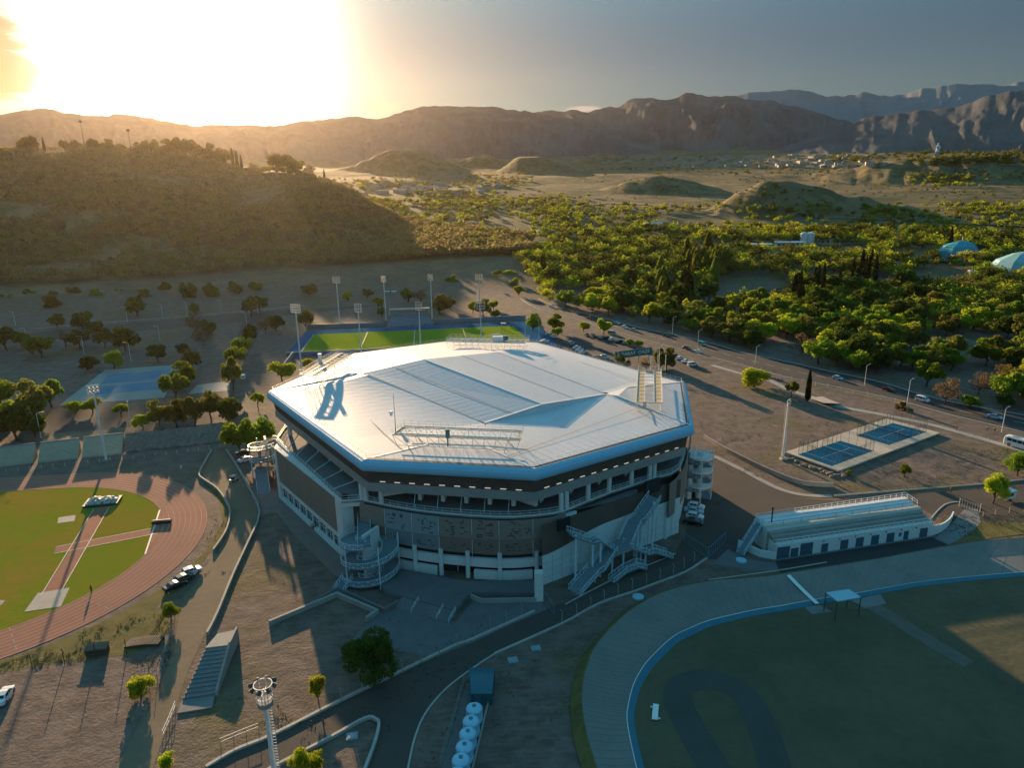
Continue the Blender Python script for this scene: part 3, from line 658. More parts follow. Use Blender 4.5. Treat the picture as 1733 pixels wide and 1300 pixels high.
loft([V1, V2], [Q1a, Pl, Pn, Q2a]); loft([V3, V4], [Q2b, Pn, Bf, Pr, Q4a]); loft([V5, V7], [Q4b, Pr, Pf, Q7a]); loft([V8, V9], [Q7b, Pf, A_, Pl, Q1b])
for f in ([V2, V3, Q2b, Q2a], [V4, V5, Q4b, Q4a], [V7, V8, Q7b, Q7a], [V9, V1, Q1a, Q1b], [Q1a, Pl, Q1b], [Q7a, Q7b, Pf], [Q2a, Q2b, Pn], [Q4a, Q4b, Pr], [Pl, Pn, B_, A_], [A_, B_, Pr, Pf]):
    rm.sheet([tuple(v) for v in f])
rm.add([Pn, Bf, B_], [(0, 1, 2)]).add([Bf, Pr, B_], [(0, 1, 2)])
roof = rm.build('roof', ROOFM, arena, keep=True)
sm = MB()
def seam(mb, a, b, w_, up_=0.03):
    a, b = Vector(a), Vector(b); n = Vector((-(b - a).y, (b - a).x, 0)).normalized() * w_ / 2; u = Vector((0, 0, up_))
    mb.strip([a + u - n, b + u - n], [a + u + n, b + u + n])
for t in (0.0, 0.48): seam(sm, Pl.lerp(A_, t), Pn.lerp(B_, t), 0.22, 0.06)
for t in (0.5, 1.0): seam(sm, A_.lerp(Pf, t), B_.lerp(Pr, t), 0.22, 0.06)
seam(sm, V3.lerp(Q2b, 0.55), V4.lerp(Q4a, 0.62), 0.2, 0.10); seam(sm, V1.lerp(Q1a, 0.75), V2.lerp(Q2a, 0.6), 0.2, 0.14)
seam(sm, V5.lerp(Q4b, 0.6), V7.lerp(Q7a, 0.5), 0.2, 0.12)
sm.build('roof_seam', mat('seam_grey', (0.24, 0.25, 0.27), 0.6), roof)
for a, b, ww in ((A_, B_, .45), (Pn, B_, .5), (B_, Pr, .5), (V2, Q2a, .5), (V3, Q2b, .5), (V4, Q4a, .5), (V5, Q4b, .5), (V1, Q1a, .5)):
    sw = MB(); seam(sw, a, b, ww, 0.07); sw.build('ridge_capping', WHITE, roof)
# thin standing seams of the sheet metal
fs = MB()
def standing(a0, a1, b0, b1, step=2.2):
    n = max(2, int((a1 - a0).length / step))
    for i in range(1, n): 
        t = i / n; a, b = a0.lerp(a1, t), b0.lerp(b1, t); d_ = (b - a); k = Vector((-d_.y, d_.x, 0)).normalized() * 0.035; u = Vector((0, 0, 0.035))
        fs.strip([a + u - k, b + u - k], [a + u + k, b + u + k])
standing(A_, B_, Pl, Pn); standing(A_, B_, Pf, Pr); standing(V1, V2, Q1a, Q2a, 1.6); standing(V2, V3, Q2a, Q2b, 1.4)
standing(V3, V4, Q2b, Q4a, 2.0); standing(V4, V5, Q4a, Q4b, 1.6)
fs.build('standing_seam', mat('seam_pale', (0.46, 0.48, 0.51), 0.5), roof)
def ringpts(off, z): return [Vector((p.x, p.y, z)) for p in offset(E2, off, True)]
prof = [(0.15, 25.02), (-0.45, 24.75), (-0.8, 24.1), (-0.85, 23.5), (-0.7, 22.9), (-0.2, 22.5), (0.4, 22.5)]
fm = MB()
rows = [ringpts(o_, z_) for o_, z_ in prof]
for a, b in zip(rows, rows[1:]): fm.strip(a + a[:1], b + b[:1])
fm.build('fascia', FASC, arena, smooth=False)
g0, g1 = ringpts(0.25, 25.06), ringpts(1.0, 25.14); MB().strip(g0 + g0[:1], g1 + g1[:1]).build('gutter', STEELD, arena)
er = MB(); rr = ringpts(0.6, 25.1); rr = rr + rr[:1]
for k, (a, b) in enumerate(zip(rr, rr[1:])):
    for q in resample([a, b], 2.0)[:-1]: er.bar(q, q + Vector((0, 0, 1.0)), 0.03)
    for h in (0.5, 1.0): er.bar(a + Vector((0, 0, h)), b + Vector((0, 0, h)), 0.022)
er.build('edge_rail', STEELW, arena)
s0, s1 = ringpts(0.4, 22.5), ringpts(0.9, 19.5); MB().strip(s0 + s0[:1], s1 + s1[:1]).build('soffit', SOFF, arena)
lp = ringpts(0.78, 19.95); lp += lp[:1]; lm = MB()
for a, b in list(zip(lp, lp[1:]))[1:3]:
    for q in resample([a, b], 3.15)[1:-1]:
        d_ = (b - a).normalized(); MB().box(q, (1.2, 0.16, 0.10), math.atan2(d_.y, d_.x)).build('soffit_dash', GLOWW, arena)
MB().wall([*ringpts(0.7, 0)], 17.7, 19.6, 1.3, True).build('ring_beam', BEAMM, arena)
# gallery edge: the plan line of the parapet all round
L0, L1 = P(467, 747, 14), P(578, 849, 14)
front = [P(x, y, 14) for x, y in [(612, 847), (640, 853), (670, 859), (700, 864), (730, 868), (760, 871), (800, 874), (836, 876), (870, 876), (900, 874), (928, 871), (955, 866)]]
right = [P(x, y, 14) for x, y in [(998, 848), (1034, 834), (1072, 822), (1108, 810)]]
rside = [P(1136, 803, 14), P(1150, 794, 14), P(1158, 776, 14)] + [Vector((44.0, 170, 14)), Vector((47.5, 182, 14)), Vector((46.0, 191, 14))]
back = [Vector((p.x, p.y, 14)) for p in (offset(E2, 1.0, True)[5], offset(E2, 1.0, True)[6], offset(E2, 1.0, True)[7], offset(E2, 2.5, True)[0])]
RL = [L0, L1] + front + right + rside + back
RL2 = [Vector(v[:2]) for v in RL]
in2 = offset(RL2, 1.6, True)
MB().prism([(p.x, p.y) for p in RL2], 13.6, 14.0).build('gallery_floor', CONCD, arena)
MB().prism([(p.x, p.y) for p in in2], -0.3, 13.59).build('inner_wall', BROWN, arena)
def railing(mb, pts, h=1.1, step=1.8, r=0.035, closed=False):
    pts = [Vector(p) for p in pts]; u = Vector((0, 0, 1))
    if closed: pts = pts + pts[:1]
    for q in resample(pts, step): mb.bar(q, q + u * h, r)
    for k in (0.5, 1.0): mb.path([p + u * h * k for p in pts], r * 0.9)
    return mb
inr = [Vector((p.x, p.y, 14.0)) for p in offset(RL2, 0.35, True)]
railing(MB(), inr, 1.15, 2.0, 0.05, True).build('gallery_railing', STEELW, arena)
MB().wall(RL2, 13.75, 14.25, 0.28, True).build('parapet', BODYW, arena)
# raked backs of the seating seen under the roof
a0, a1, a2 = [Vector((p.x, p.y, 14.02)) for p in offset(E2, 6.5, True)], ringpts(11.0, 19.6), ringpts(11.0, 22.2)
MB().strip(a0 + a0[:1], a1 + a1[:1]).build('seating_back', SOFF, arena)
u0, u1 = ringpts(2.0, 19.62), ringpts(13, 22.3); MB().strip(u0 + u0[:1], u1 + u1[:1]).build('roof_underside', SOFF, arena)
colpos = [P(x, y, 14) for x, y in [(609.5, 847.5), (617, 849), (643, 854), (952, 866), (961, 862.5), (998, 847.5), (1034, 834.5), (1072, 821.5), (1103, 811.5), (1111, 809)]]
for c in colpos + [Vector((-60.5, 180.0, 14)), Vector((42.0, 163.5, 14)), Vector((46.0, 186, 14))]:
    c = Vector((c.x - (c.x + 9) * 0.012, c.y - (c.y - 190) * 0.012, 14))
    MB().bar(c, c + Vector((0, 0, 3.72)), 0.52, 10).build('column', BODYW, arena, smooth=False)
# white fins hanging from the ring beam with slim struts down to the parapet
e12 = (V2 - V1); n12 = Vector((-e12.y, e12.x, 0)).normalized()
for t in (0.22, 0.34, 0.46, 0.58, 0.70, 0.82):
    a = V1.lerp(V2, t) + n12 * 2.3; a.z = 17.7
    bk_ = MB(); q = [a + n12 * -0.3, a + n12 * 2.6]
    ew = e12.normalized() * 0.3
    bk_.add([q[0] - ew, q[0] + ew, q[1] + ew, q[1] - ew] + [v + Vector((0, 0, -2.0)) for v in (q[0] - ew, q[0] + ew)] + [v + Vector((0, 0, -0.5)) for v in (q[1] + ew, q[1] - ew)], [(0, 1, 2, 3), (4, 5, 6, 7), (0, 1, 5, 4), (1, 2, 6, 5), (2, 3, 7, 6), (3, 0, 4, 7)])
    bk_.build('bracket', BODYW, arena)
    ft_ = L0.lerp(L1, min(1, max(0, (t - 0.06) * 1.12)))
    MB().bar(a + Vector((0, 0, -1.9)), Vector((ft_.x, ft_.y, 14.2)) + n12 * 0.6, 0.11).build('strut', STEELB, arena)
e23 = (V3 - V2); n23 = Vector((-e23.y, e23.x, 0)).normalized()
for t in (0.30, 0.44, 0.58, 0.72, 0.86):
    a = V2.lerp(V3, t) + n23 * 3.6; MB().box((a.x, a.y, 16.5), (0.8, 1.6, 2.4), math.atan2(e23.y, e23.x)).build('bracket', BODYW, arena)
    MB().bar((a.x - 0.9, a.y - 0.6, 17.7), (a.x - 1.3, a.y - 2.2, 14.1), 0.07).build('strut', STEELB, arena)
for t in (0.12, 0.93):
    a = V2.lerp(V3, t) + n23 * 4.4; MB().box((a.x, a.y, 16.6), (5.2, 0.8, 2.2), math.atan2(e23.y, e23.x) + (0.5 if t < .5 else -0.5)).build('bracket', BODYW, arena)
e34 = (V4 - V3); n34 = Vector((-e34.y, e34.x, 0)).normalized()
for t in (0.12, 0.30, 0.48, 0.66, 0.84):
    a = V3.lerp(V4, t) + n34 * 3.8; ew = e34.normalized()
    tri = [a + ew * 1.6 + Vector((0, 0, -7.3)), a - ew * 1.8 + Vector((0, 0, -7.3)), a - ew * 1.2 + Vector((0, 0, -10.0))]
    MB().add(tri + [v + n34 * 0.5 for v in tri], [(0, 1, 2), (5, 4, 3), (0, 1, 4, 3), (1, 2, 5, 4), (2, 0, 3, 5)]).build('bracket', BODYW, arena)
# left facade -------------------------------------------------------------
F0, F1 = P(475, 841, 0), P(589, 947, 0); F0.z = F1.z = 0
fe = (F1 - F0).normalized(); fo = Vector((fe.y, -fe.x, 0))      # outward
if fo.x > 0: fo = -fo
FLEN = (F1 - F0).length; frz = math.atan2(fe.y, fe.x)
def fbox(mb, s0, s1, z0, z1, out0, out1):
    c = F0 + fe * ((s0 + s1) / 2) + fo * ((out0 + out1) / 2); c.z = (z0 + z1) / 2
    return mb.box(c, (s1 - s0, out1 - out0, z1 - z0), frz)
fbox(MB(), 0, 1.7, 0, 14.0, -1.5, 0.45).build('pier', BODYW, arena)
fbox(MB(), FLEN - 3.2, FLEN, 0, 14.0, -2.2, 0.5).build('pier', BODYW, arena)
fbox(MB(), 1.72, FLEN - 3.22, 3.7, 5.0, -1.2, 0.2).build('facade_beam', BODYW, arena)
MB().prism([(F0.x + fo.x * .3, F0.y + fo.y * .3), (F1.x + fo.x * .3, F1.y + fo.y * .3), (L1.x - fo.x * .6, L1.y - fo.y * .6), (L0.x - fo.x * .6, L0.y - fo.y * .6)], 13.62, 13.97).build('ledge', BODYW, arena)
nb = 5; L_ = FLEN - 5.0
for k in range(nb):
    s_ = 1.8 + L_ * k / nb
    scr = fbox(MB(), s_ + 0.06, s_ + L_ / nb - 0.06, 5.25, 13.6, 0.15, 0.4).build('screen_panel', SCRB, arena)
for a, b in ((1.75, FLEN * 0.52), (FLEN * 0.58, FLEN - 3.25)):
    fbox(MB(), a, b, 0, 0.95, -0.9, 0.55).build('plinth', BODYW, arena)
n_ = 9
for k in range(n_):
    s_ = 1.8 + L_ * k / n_
    w1 = fbox(MB(), s_ + 0.27, s_ + L_ / n_ - 0.27, 0.96, 3.69, -0.9, -0.25).build('window', DARKGLASS, arena)
    fr = MB(); fbox(fr, s_ + 0.3, s_ + L_ / n_ - 0.3, 2.45, 2.55, -0.247, -0.16)
    fbox(fr, s_ + L_ / n_ / 2 - 0.04, s_ + L_ / n_ / 2 + 0.04, 1.0, 3.66, -0.244, -0.155); fr.build('window_frame', BODYW, w1)
    fbox(MB(), s_ - 0.26, s_ + 0.26, 0.952, 3.698, -1.1, 0.05).build('pier', BODYW, arena)
# front: bulging screen, ring of columns, white belt beam -----------------
f2 = [Vector(v[:2]) for v in front]; fs_ = smooth([Vector((p.x, p.y, 0)) for p in f2], 4); fs2 = [Vector((p.x, p.y)) for p in fs_]
def at_px(x):   # plan point of the front line under column x of the photograph
    best = min(range(len(fs2)), key=lambda i: abs(PX(fs2[i].x, fs2[i].y, 14)[0] - x)); return best
cuts = [613, 652, 698, 748, 800, 848, 903, 957]; ii = [at_px(c) for c in cuts]
rects = random.Random(5)
for k in range(len(ii) - 1):
    seg = fs2[ii[k]:ii[k + 1] + 1]
    if len(seg) < 2: continue
    outl = offset(seg, -0.75); 
    pm = MB()
    lo = [Vector((p.x, p.y, 5.6)) for p in offset(seg, -0.15)]; md = [Vector((p.x, p.y, 9.6)) for p in offset(seg, -1.15)]; hi = [Vector((p.x, p.y, 13.7)) for p in offset(seg, -0.75)]
    pm.strip(lo, md).strip(md, hi)
    back_ = [v + Vector((0, 0.12, 0)) for v in hi]; pm.strip(hi, back_).strip(back_, [v + Vector((0, 0.12, 0)) for v in lo])
    nf_ = len(pm.f)
    for c in range(13 if 0 < k < 6 else 0):
        u = rects.uniform(0.1, 0.9); wv = rects.uniform(0.25, 0.9)
        for r_ in range(rects.choice((1, 2, 3))):
            z_ = rects.choice((6.6, 7.5, 9.9, 10.8, 11.7, 12.4)) + r_ * 0.42
            t_ = u * (len(seg) - 1); i0 = min(int(t_), len(seg) - 2); fr_ = t_ - i0
            def sp(z): 
                if z < 9.6: return lo[i0].lerp(lo[i0 + 1], fr_).lerp(md[i0].lerp(md[i0 + 1], fr_), (z - 5.6) / 4.0)
                return md[i0].lerp(md[i0 + 1], fr_).lerp(hi[i0].lerp(hi[i0 + 1], fr_), (z - 9.6) / 4.1)
            e_ = (seg[i0 + 1] - seg[i0]).normalized(); ev = Vector((e_.x, e_.y, 0)) * (wv / 2); o_ = Vector((e_.y, -e_.x, 0)) * 0.04
            a, b = sp(z_), sp(z_ + 0.24); pm.add([a - ev + o_, a + ev + o_, b + ev + o_, b - ev + o_], [(0, 1, 2, 3)])
    pm.build('screen_panel', SCRG if k in (1, 2) else SCRB, arena, m2=(nf_, STEELD), keep=True)
jb = MB()
for i in ii[1:-1]:
    p = offset(fs2, -1.2)[i]; jb.bar((p.x, p.y, 5.6), (p.x, p.y + 0.3, 13.7), 0.06)
jb.build('screen_joint', CLAD, arena)
bl = offset(fs2, -0.2); MB().wall(bl, 2.6, 4.55, 0.7).build('belt_beam', BODYW, arena)
for x in (699, 745, 794, 842, 905, 660):
    p = offset(fs2, -0.55)[at_px(x)]; MB().bar((p.x, p.y, 0.2), (p.x, p.y, 6.2), 0.48, 8).build('column', BODYW, arena)
gl = offset(fs2, 1.3)
MB().wall(offset(fs2, 1.45), 0.3, 2.55, 0.12).build('window', DARKGLASS, arena)
ia_, ib_ = at_px(750), at_px(792)
MB().wall(offset(fs2, -0.6)[at_px(800):at_px(905)], 0, 1.9, 0.8).build('plinth', BODYW, arena)
MB().wall(offset(fs2, -0.6)[at_px(655):at_px(748)], 0, 1.9, 0.8).build('plinth', BODYW, arena)
dseg = offset(fs2, 0.9)[ia_:ib_ + 1]
d1 = MB().wall(dseg, 0.6, 2.5, 0.1).build('entrance_door', DARKGLASS, arena)
q = dseg[len(dseg) // 2]; MB().bar((q.x, q.y - .1, 0.6), (q.x, q.y - .1, 2.5), 0.06).build('door_frame', STEELW, d1)
p = P(912, 1019, 0); MB().box((p.x, p.y + 0.8, 3.1), (1.6, 1.6, 6.2), 0.1).build('pier', BODYW, arena)
# right: clad podium wall, brown wall above, crescent ledge, wrap-round screen
wb = px([(918, 991), (940, 983), (1000, 959), (1050, 939), (1100, 920), (1130, 909), (1148, 902)])
wbs = resample(wb, 1.2); nw = len(wbs); wtop = [9.6 * sstep(np.array((i / (nw - 1)) / .45)) * .25 + 6.6 for i in range(nw)]; wtop = [float(t_) for t_ in wtop]
pmw = MB(); lo_ = [Vector((p.x, p.y, 0)) for p in wbs]; hi_ = [Vector((p.x, p.y, t_)) for p, t_ in zip(wbs, wtop)]; inn = [Vector((p.x, p.y, t_)) for p, t_ in zip(offset([Vector(v[:2]) for v in wbs], .3), wtop)]
pmw.strip(lo_, hi_).strip(hi_, inn); pmw.build('podium_wall', CLAD, arena)
o2 = [Vector((p.x, p.y)) for p in offset([Vector(v[:2]) for v in wbs], .12)]; MB().strip([Vector((p.x, p.y, t_ - .1)) for p, t_ in zip(o2, wtop)], [Vector((p.x, p.y, 13.5)) for p in o2]).build('upper_wall', BROWN, arena)
jm = MB()
for q in resample(wb, 2.4)[1:-1]:
    jm.bar((q.x + 0.02, q.y - 0.03, 0.1), (q.x + 0.02, q.y - 0.03, 6.25), 0.025)
for z_ in (1.6, 3.2, 4.8): jm.path([(q.x + 0.02, q.y - 0.03, z_) for q in wb], 0.02, 3)
jm.build('cladding_joint', CONCD, arena)
cres = smooth(px([(975, 862), (1020, 846), (1068, 829), (1079, 829), (1072, 839), (1050, 847), (1015, 853)], 12.6), 4)
MB().prism([(p.x, p.y) for p in cres], 12.35, 12.6).build('balcony_ledge', CONCD, arena)
le = smooth(px([(938, 874), (958, 868), (975, 864), (973, 873), (955, 877)], 13.2), 3)
MB().prism([(p.x, p.y) for p in le], 13.0, 13.2).build('balcony_ledge', BODYW, arena)
rs = [P(1131, 822, 13.4), P(1142, 812, 13.6), P(1151, 799, 13.8), P(1158, 781, 13.9)] + [Vector((44.9, 170.5, 13.9)), Vector((48.2, 182, 13.9))]
rs2 = offset([Vector(v[:2]) for v in smooth(rs, 4)], -0.5); k3 = len(rs2) // 3
for a, b in ((0, k3), (k3, 2 * k3), (2 * k3, len(rs2) - 1)):
    MB().wall(rs2[a:b + 1], 5.6, 14.0, 0.25).build('screen_panel', SCRB, arena)
MB().wall(offset(rs2, 0.5), 0, 5.55, 0.6).build('podium_wall', CLAD, arena)
p = P(612, 860, 12); MB().box((p.x + .3, p.y + 1.2, 11.0), (3.8, 1.2, 4.6), -0.2).build('doorway', SOFF, arena)
MB().wall([P(578, 856, 13), P(616, 852, 13.2)], 12.6, 13.7, 0.6).build('lintel', BODYW, arena)
# terrace in front of the doors with its steps
TZ = 1.1
tp = px([(640, 985), (660, 962), (700, 968), (790, 984), (840, 984), (908, 982), (908, 1003), (800, 1002), (787, 1011), (771, 1034), (680, 1009), (655, 1003)], TZ)
MB().prism([(p.x, p.y) for p in tp], 0.03, TZ).build('terrace', PAVEG, kind='structure')
s0, s1 = P(680, 1009.5, TZ), P(771, 1034.5, TZ); sd = (s1 - s0).normalized(); so_ = Vector((sd.y, -sd.x, 0)); st = MB()
for k in range(6):
    z1 = TZ * (1 - (k + 1) / 7); a = s0 + so_ * (0.42 * k + 0.02); b = s1 + so_ * (0.42 * k + 0.02)
    st.prism([(a.x, a.y), (b.x, b.y), ((b + so_ * 0.41).x, (b + so_ * 0.41).y), ((a + so_ * .41).x, (a + so_ * .41).y)], 0.03, z1)
st.build('terrace_steps', CONCD, kind='structure')
hr = thing('handrail', 'pale blue handrails running down the broad steps of the terrace', 'handrail', s0)
for t in (0.32, 0.78, 1.0):
    a = s0.lerp(s1, t); a.z = TZ; b = a + so_ * 2.7; b.z = 0.05; railing(MB(), [a, b], 0.95, 1.3, 0.04).build('rail', STEELB, hr)
low = thing('planter_wall', 'long low grey wall along the terrace under the brown screens', 'wall', P(800, 1018))
MB().wall(px([(791, 1012), (815, 1022), (908, 1020)]), 0.03, 0.95, 0.4).build('wall', CONC, low)
lw = MB().wall(px([(457, 1060), (570, 1012), (635, 1040), (618, 1052)]), 0, 1.0, 0.55).build('low_wall', CONC)
tag(lw, 'angled low concrete wall with a sunlit end on bare earth', 'wall')
lw2 = MB().wall(px([(536, 1020), (573, 1001), (650, 1037), (676, 1022)]), 0, 0.8, 0.35).build('low_wall', CONCD)
tag(lw2, 'grey low wall directly below the curling ramp tower', 'wall')
# ------------------------------------------------------------------ stair towers
def zigrail(mb, pts, h=1.1, step=1.0, r=0.055):
    u = Vector((0, 0, h)); q = resample(pts, step)
    mb.path([v + u for v in q], r * 1.25); mb.path([v + Vector((0, 0, 0.12)) for v in q], r)
    for k, (a, b) in enumerate(zip(q, q[1:])):
        mb.bar(a, a + u, r); mb.bar(a + Vector((0, 0, .12)) if k % 2 else a + u, b + u if k % 2 else b + Vector((0, 0, .12)), r * 0.8)
    mb.bar(q[-1], q[-1] + u, r); return mb
def flight(par, a, b, w_, mt, ms):
    a, b = Vector(a), Vector(b); d_ = Vector((b.x - a.x, b.y - a.y, 0)).normalized(); n = Vector((-d_.y, d_.x, 0)) * w_ / 2
    MB().slab([a - n, b - n], [a + n, b + n], 0.35).build('flight', mt, par)
    for s_ in (-1, 1): zigrail(MB(), [a + n * s_, b + n * s_]).build('railing', ms, par)
def helix(par, c, r0, r1, z0, z1, a0, turns, mt, ms, npost=4):
    n = int(30 * turns); A, B = [], []
    for k in range(n + 1):
        t = k / n; q = a0 + t * turns * 2 * math.pi; z = z0 + (z1 - z0) * t
        A.append(Vector((c[0] + r0 * math.cos(q), c[1] + r0 * math.sin(q), z))); B.append(Vector((c[0] + r1 * math.cos(q), c[1] + r1 * math.sin(q), z)))
    MB().slab(A, B, 0.3).build('ramp', mt, par)
    zigrail(MB(), B).build('outer_railing', ms, par); zigrail(MB(), A, 1.0, 1.1).build('inner_railing', ms, par)
    for k in range(npost):
        q = a0 + 0.5 + 2 * math.pi * k / npost; p = (c[0] + r1 * 0.98 * math.cos(q), c[1] + r1 * .98 * math.sin(q))
        MB().bar((*p, 0), (*p, z1), 0.14, 8).build('post', STEELB, par)
STEPM = mat('stair_tread', (0.17, 0.23, 0.26), 0.8, 0.1, 0.8)
c = P(629, 975, 0)
rt = thing('spiral_ramp', 'curling pale blue spiral ramp round a white slab at the arena corner', 'spiral ramp', c)
helix(rt, c, 2.7, 6.0, 0.3, 9.4, math.pi * 1.1, 2.2, STEPM, STEELB, 5)
MB().box((c.x + .2, c.y + 0.9, 4.8), (0.7, 5.0, 10.4), -0.5).build('core_wall', BODYW, rt)
tt = Vector((c.x + 4.3 * math.cos(math.pi * 3.5), c.y + 4.3 * math.sin(math.pi * 3.5), 9.4)); tt = Vector((c.x + 4.3 * math.cos(math.pi * 1.1 + 4.4 * math.pi), c.y + 4.3 * math.sin(math.pi * 1.1 + 4.4 * math.pi), 9.4))
flight(rt, tt, P(613, 872, 9.4) + Vector((0.3, 0.5, 0)), 2.6, STEPM, STEELB)
a = P(573, 1003, 0.1); b = Vector((c.x - 4.6, c.y - 1.4, 0.5)); flight(rt, a, b, 2.2, STEPM, STEELB)
c = P(1181, 842, 0)
rt = thing('stair_tower', 'pale stair tower with round white landings beside the parking yard', 'stair tower', c)
helix(rt, c, 0.8, 3.3, 0.2, 11.4, -0.6, 3.0, STEPM, STEELW, 4)
MB().bar((c.x, c.y, 0), (c.x, c.y, 12.6), 0.7, 10).build('core_post', BODYW, rt)
for z_, nm in ((4.0, 'landing'), (8.0, 'landing'), (11.6, 'landing')):
    MB().lathe((c.x, c.y, z_), [(3.3, -0.3), (3.35, 0), (3.35, 0.1)], 20).build('landing', STEELW, rt)
    ring = [Vector((c.x + 3.3 * math.cos(q), c.y + 3.3 * math.sin(q), z_)) for q in np.linspace(-2.4, 2.0, 20)]
    zigrail(MB(), ring).build('railing', STEELW, rt)
MB().box((c.x - 3.0, c.y + 0.8, 6.4), (1.2, 3.6, 12.8), 0.35).build('core_wall', BODYW, rt)
c = P(449, 806, 0)
rt = thing('stair_tower', 'sunlit white stair tower with steps at the arena end by the access road', 'stair tower', c)
helix(rt, (c.x, c.y + 2.0), 1.2, 4.4, 2.6, 9.6, 0.3, 2.0, STEPM, STEELW, 4)
MB().box((c.x + 0.4, c.y + 2.0, 5.4), (0.6, 3.4, 10.8), 0.4).build('core_wall', BODYW, rt)
flight(rt, P(447, 836, 0.1), Vector((c.x - 0.2, c.y - 2.2, 2.6)), 3.2, STEPM, STEELW)
MB().slab([Vector((c.x - 2.2, c.y - 2.3, 2.6)), Vector((c.x - 2.4, c.y + 0.8, 2.6))], [Vector((c.x + 2.6, c.y - 1.6, 2.6)), Vector((c.x + 2.6, c.y + 0.8, 2.6))], 0.3).build('landing', CONC, rt)
flight(rt, Vector((c.x + 3.0, c.y + 4.4, 9.6)), Vector((L0.x + 0.4, L0.y + 5.5, 12.5)), 2.4, STEPM, STEELW)
# the crossing stairs on the front right
xs = thing('outdoor_staircase', 'pale blue X-shaped outdoor staircase climbing the white podium wall', 'staircase', P(1047, 940, 0))
W0, W1 = P(940, 983), P(1148, 902); wd = (W1 - W0).normalized(); wn = Vector((wd.y, -wd.x, 0))
def WP(x, y, out):
    """the point in front of the podium wall, at distance out, seen in the photograph at (x, y)"""
    a, b, d = ray(x, y); t = (W0.dot(wn) + out) / (a * wn.x + b * wn.y); return Vector((a * t, b * t, CH + d * t))
w34, o34 = wd, wn
C0 = WP(1046, 924, 4.2); F = P(972, 1003, 0.05); T = WP(1108, 842, 2.4)
fm1 = F.lerp(C0, 0.46); fm2 = F.lerp(C0, 0.56); fm1.z = fm2.z = C0.z * .5
flight(xs, F, fm1, 3.2, STEPM, STEELB); flight(xs, fm1, fm2, 3.2, STEPM, STEELB); flight(xs, fm2, C0 - w34 * 1.8, 3.2, STEPM, STEELB)
MB().slab([C0 - w34 * 2.2 + o34 * 2.0, C0 + w34 * 2.6 + o34 * 2.0], [C0 - w34 * 2.2 - o34 * 2.0, C0 + w34 * 2.6 - o34 * 2.0], 0.35).build('landing', STEPM, xs)
tm1 = C0.lerp(T, 0.44); tm2 = C0.lerp(T, 0.56); tm1.z = tm2.z = (C0.z + T.z) / 2
flight(xs, C0 + w34 * 2.0, tm1, 3.2, STEPM, STEELB); flight(xs, tm1, tm2, 3.2, STEPM, STEELB); flight(xs, tm2, T, 3.2, STEPM, STEELB)
F2_ = P(1134, 941, 0.05); k1 = C0.lerp(F2_, 0.52); k2 = C0.lerp(F2_, 0.66); k1.z = k2.z = C0.z * .45
flight(xs, C0 + o34 * 0.8 + w34 * 1.6, k1, 2.4, STEPM, STEELB); flight(xs, k1, k2, 2.4, STEPM, STEELB); flight(xs, k2, F2_, 2.4, STEPM, STEELB)
T2 = WP(964, 903, 2.2); j1 = C0.lerp(T2, 0.42); j2 = C0.lerp(T2, 0.58); j1.z = j2.z = (C0.z + T2.z) / 2
flight(xs, C0 - w34 * 1.6 - o34 * .4, j1, 2.4, STEPM, STEELB); flight(xs, j1, j2, 2.4, STEPM, STEELB); flight(xs, j2, T2, 2.4, STEPM, STEELB)
dr = T - o34 * 2.0 + w34 * 1.2; MB().box((dr.x, dr.y, T.z + 1.6), (4.2, .5, 3.2), math.atan2(wd.y, wd.x)).build('doorway', DARKGLASS, arena)
dr = T2 - o34 * 1.9; MB().box((dr.x, dr.y, T2.z + 1.3), (3.0, .5, 2.6), math.atan2(wd.y, wd.x)).build('doorway', DARKGLASS, arena)
for q, z_ in ((fm1, fm1.z), (C0 - w34 * 1.5, C0.z), (C0 + w34 * 1.6, C0.z), (tm1 + o34, tm1.z), (tm2 + o34, tm2.z), (tm2 - o34, tm2.z), (j1 + o34 * .8, j1.z), (j2 + o34 * .8, j2.z), (k1, k1.z), (T - w34 * 1.2 + o34, T.z), (T2 + w34 + o34 * .8, T2.z)):
    MB().bar((q.x, q.y, 0), (q.x, q.y, z_ - 0.3), 0.22, 8).build('post', STEELB, xs)
st2 = thing('outdoor_staircase', 'small pale blue stair ramp beside the foot of the X-shaped staircase', 'staircase', P(1060, 975, 0))
a, b, c_ = P(1034, 984, 0.05), P(1057, 966, 1.2), P(1077, 957, 1.5); d_ = P(1093, 960, 0.9)
flight(st2, a, b, 1.6, STEPM, STEELB); flight(st2, b, c_, 1.6, STEPM, STEELB); flight(st2, c_, d_, 1.6, STEPM, STEELB)
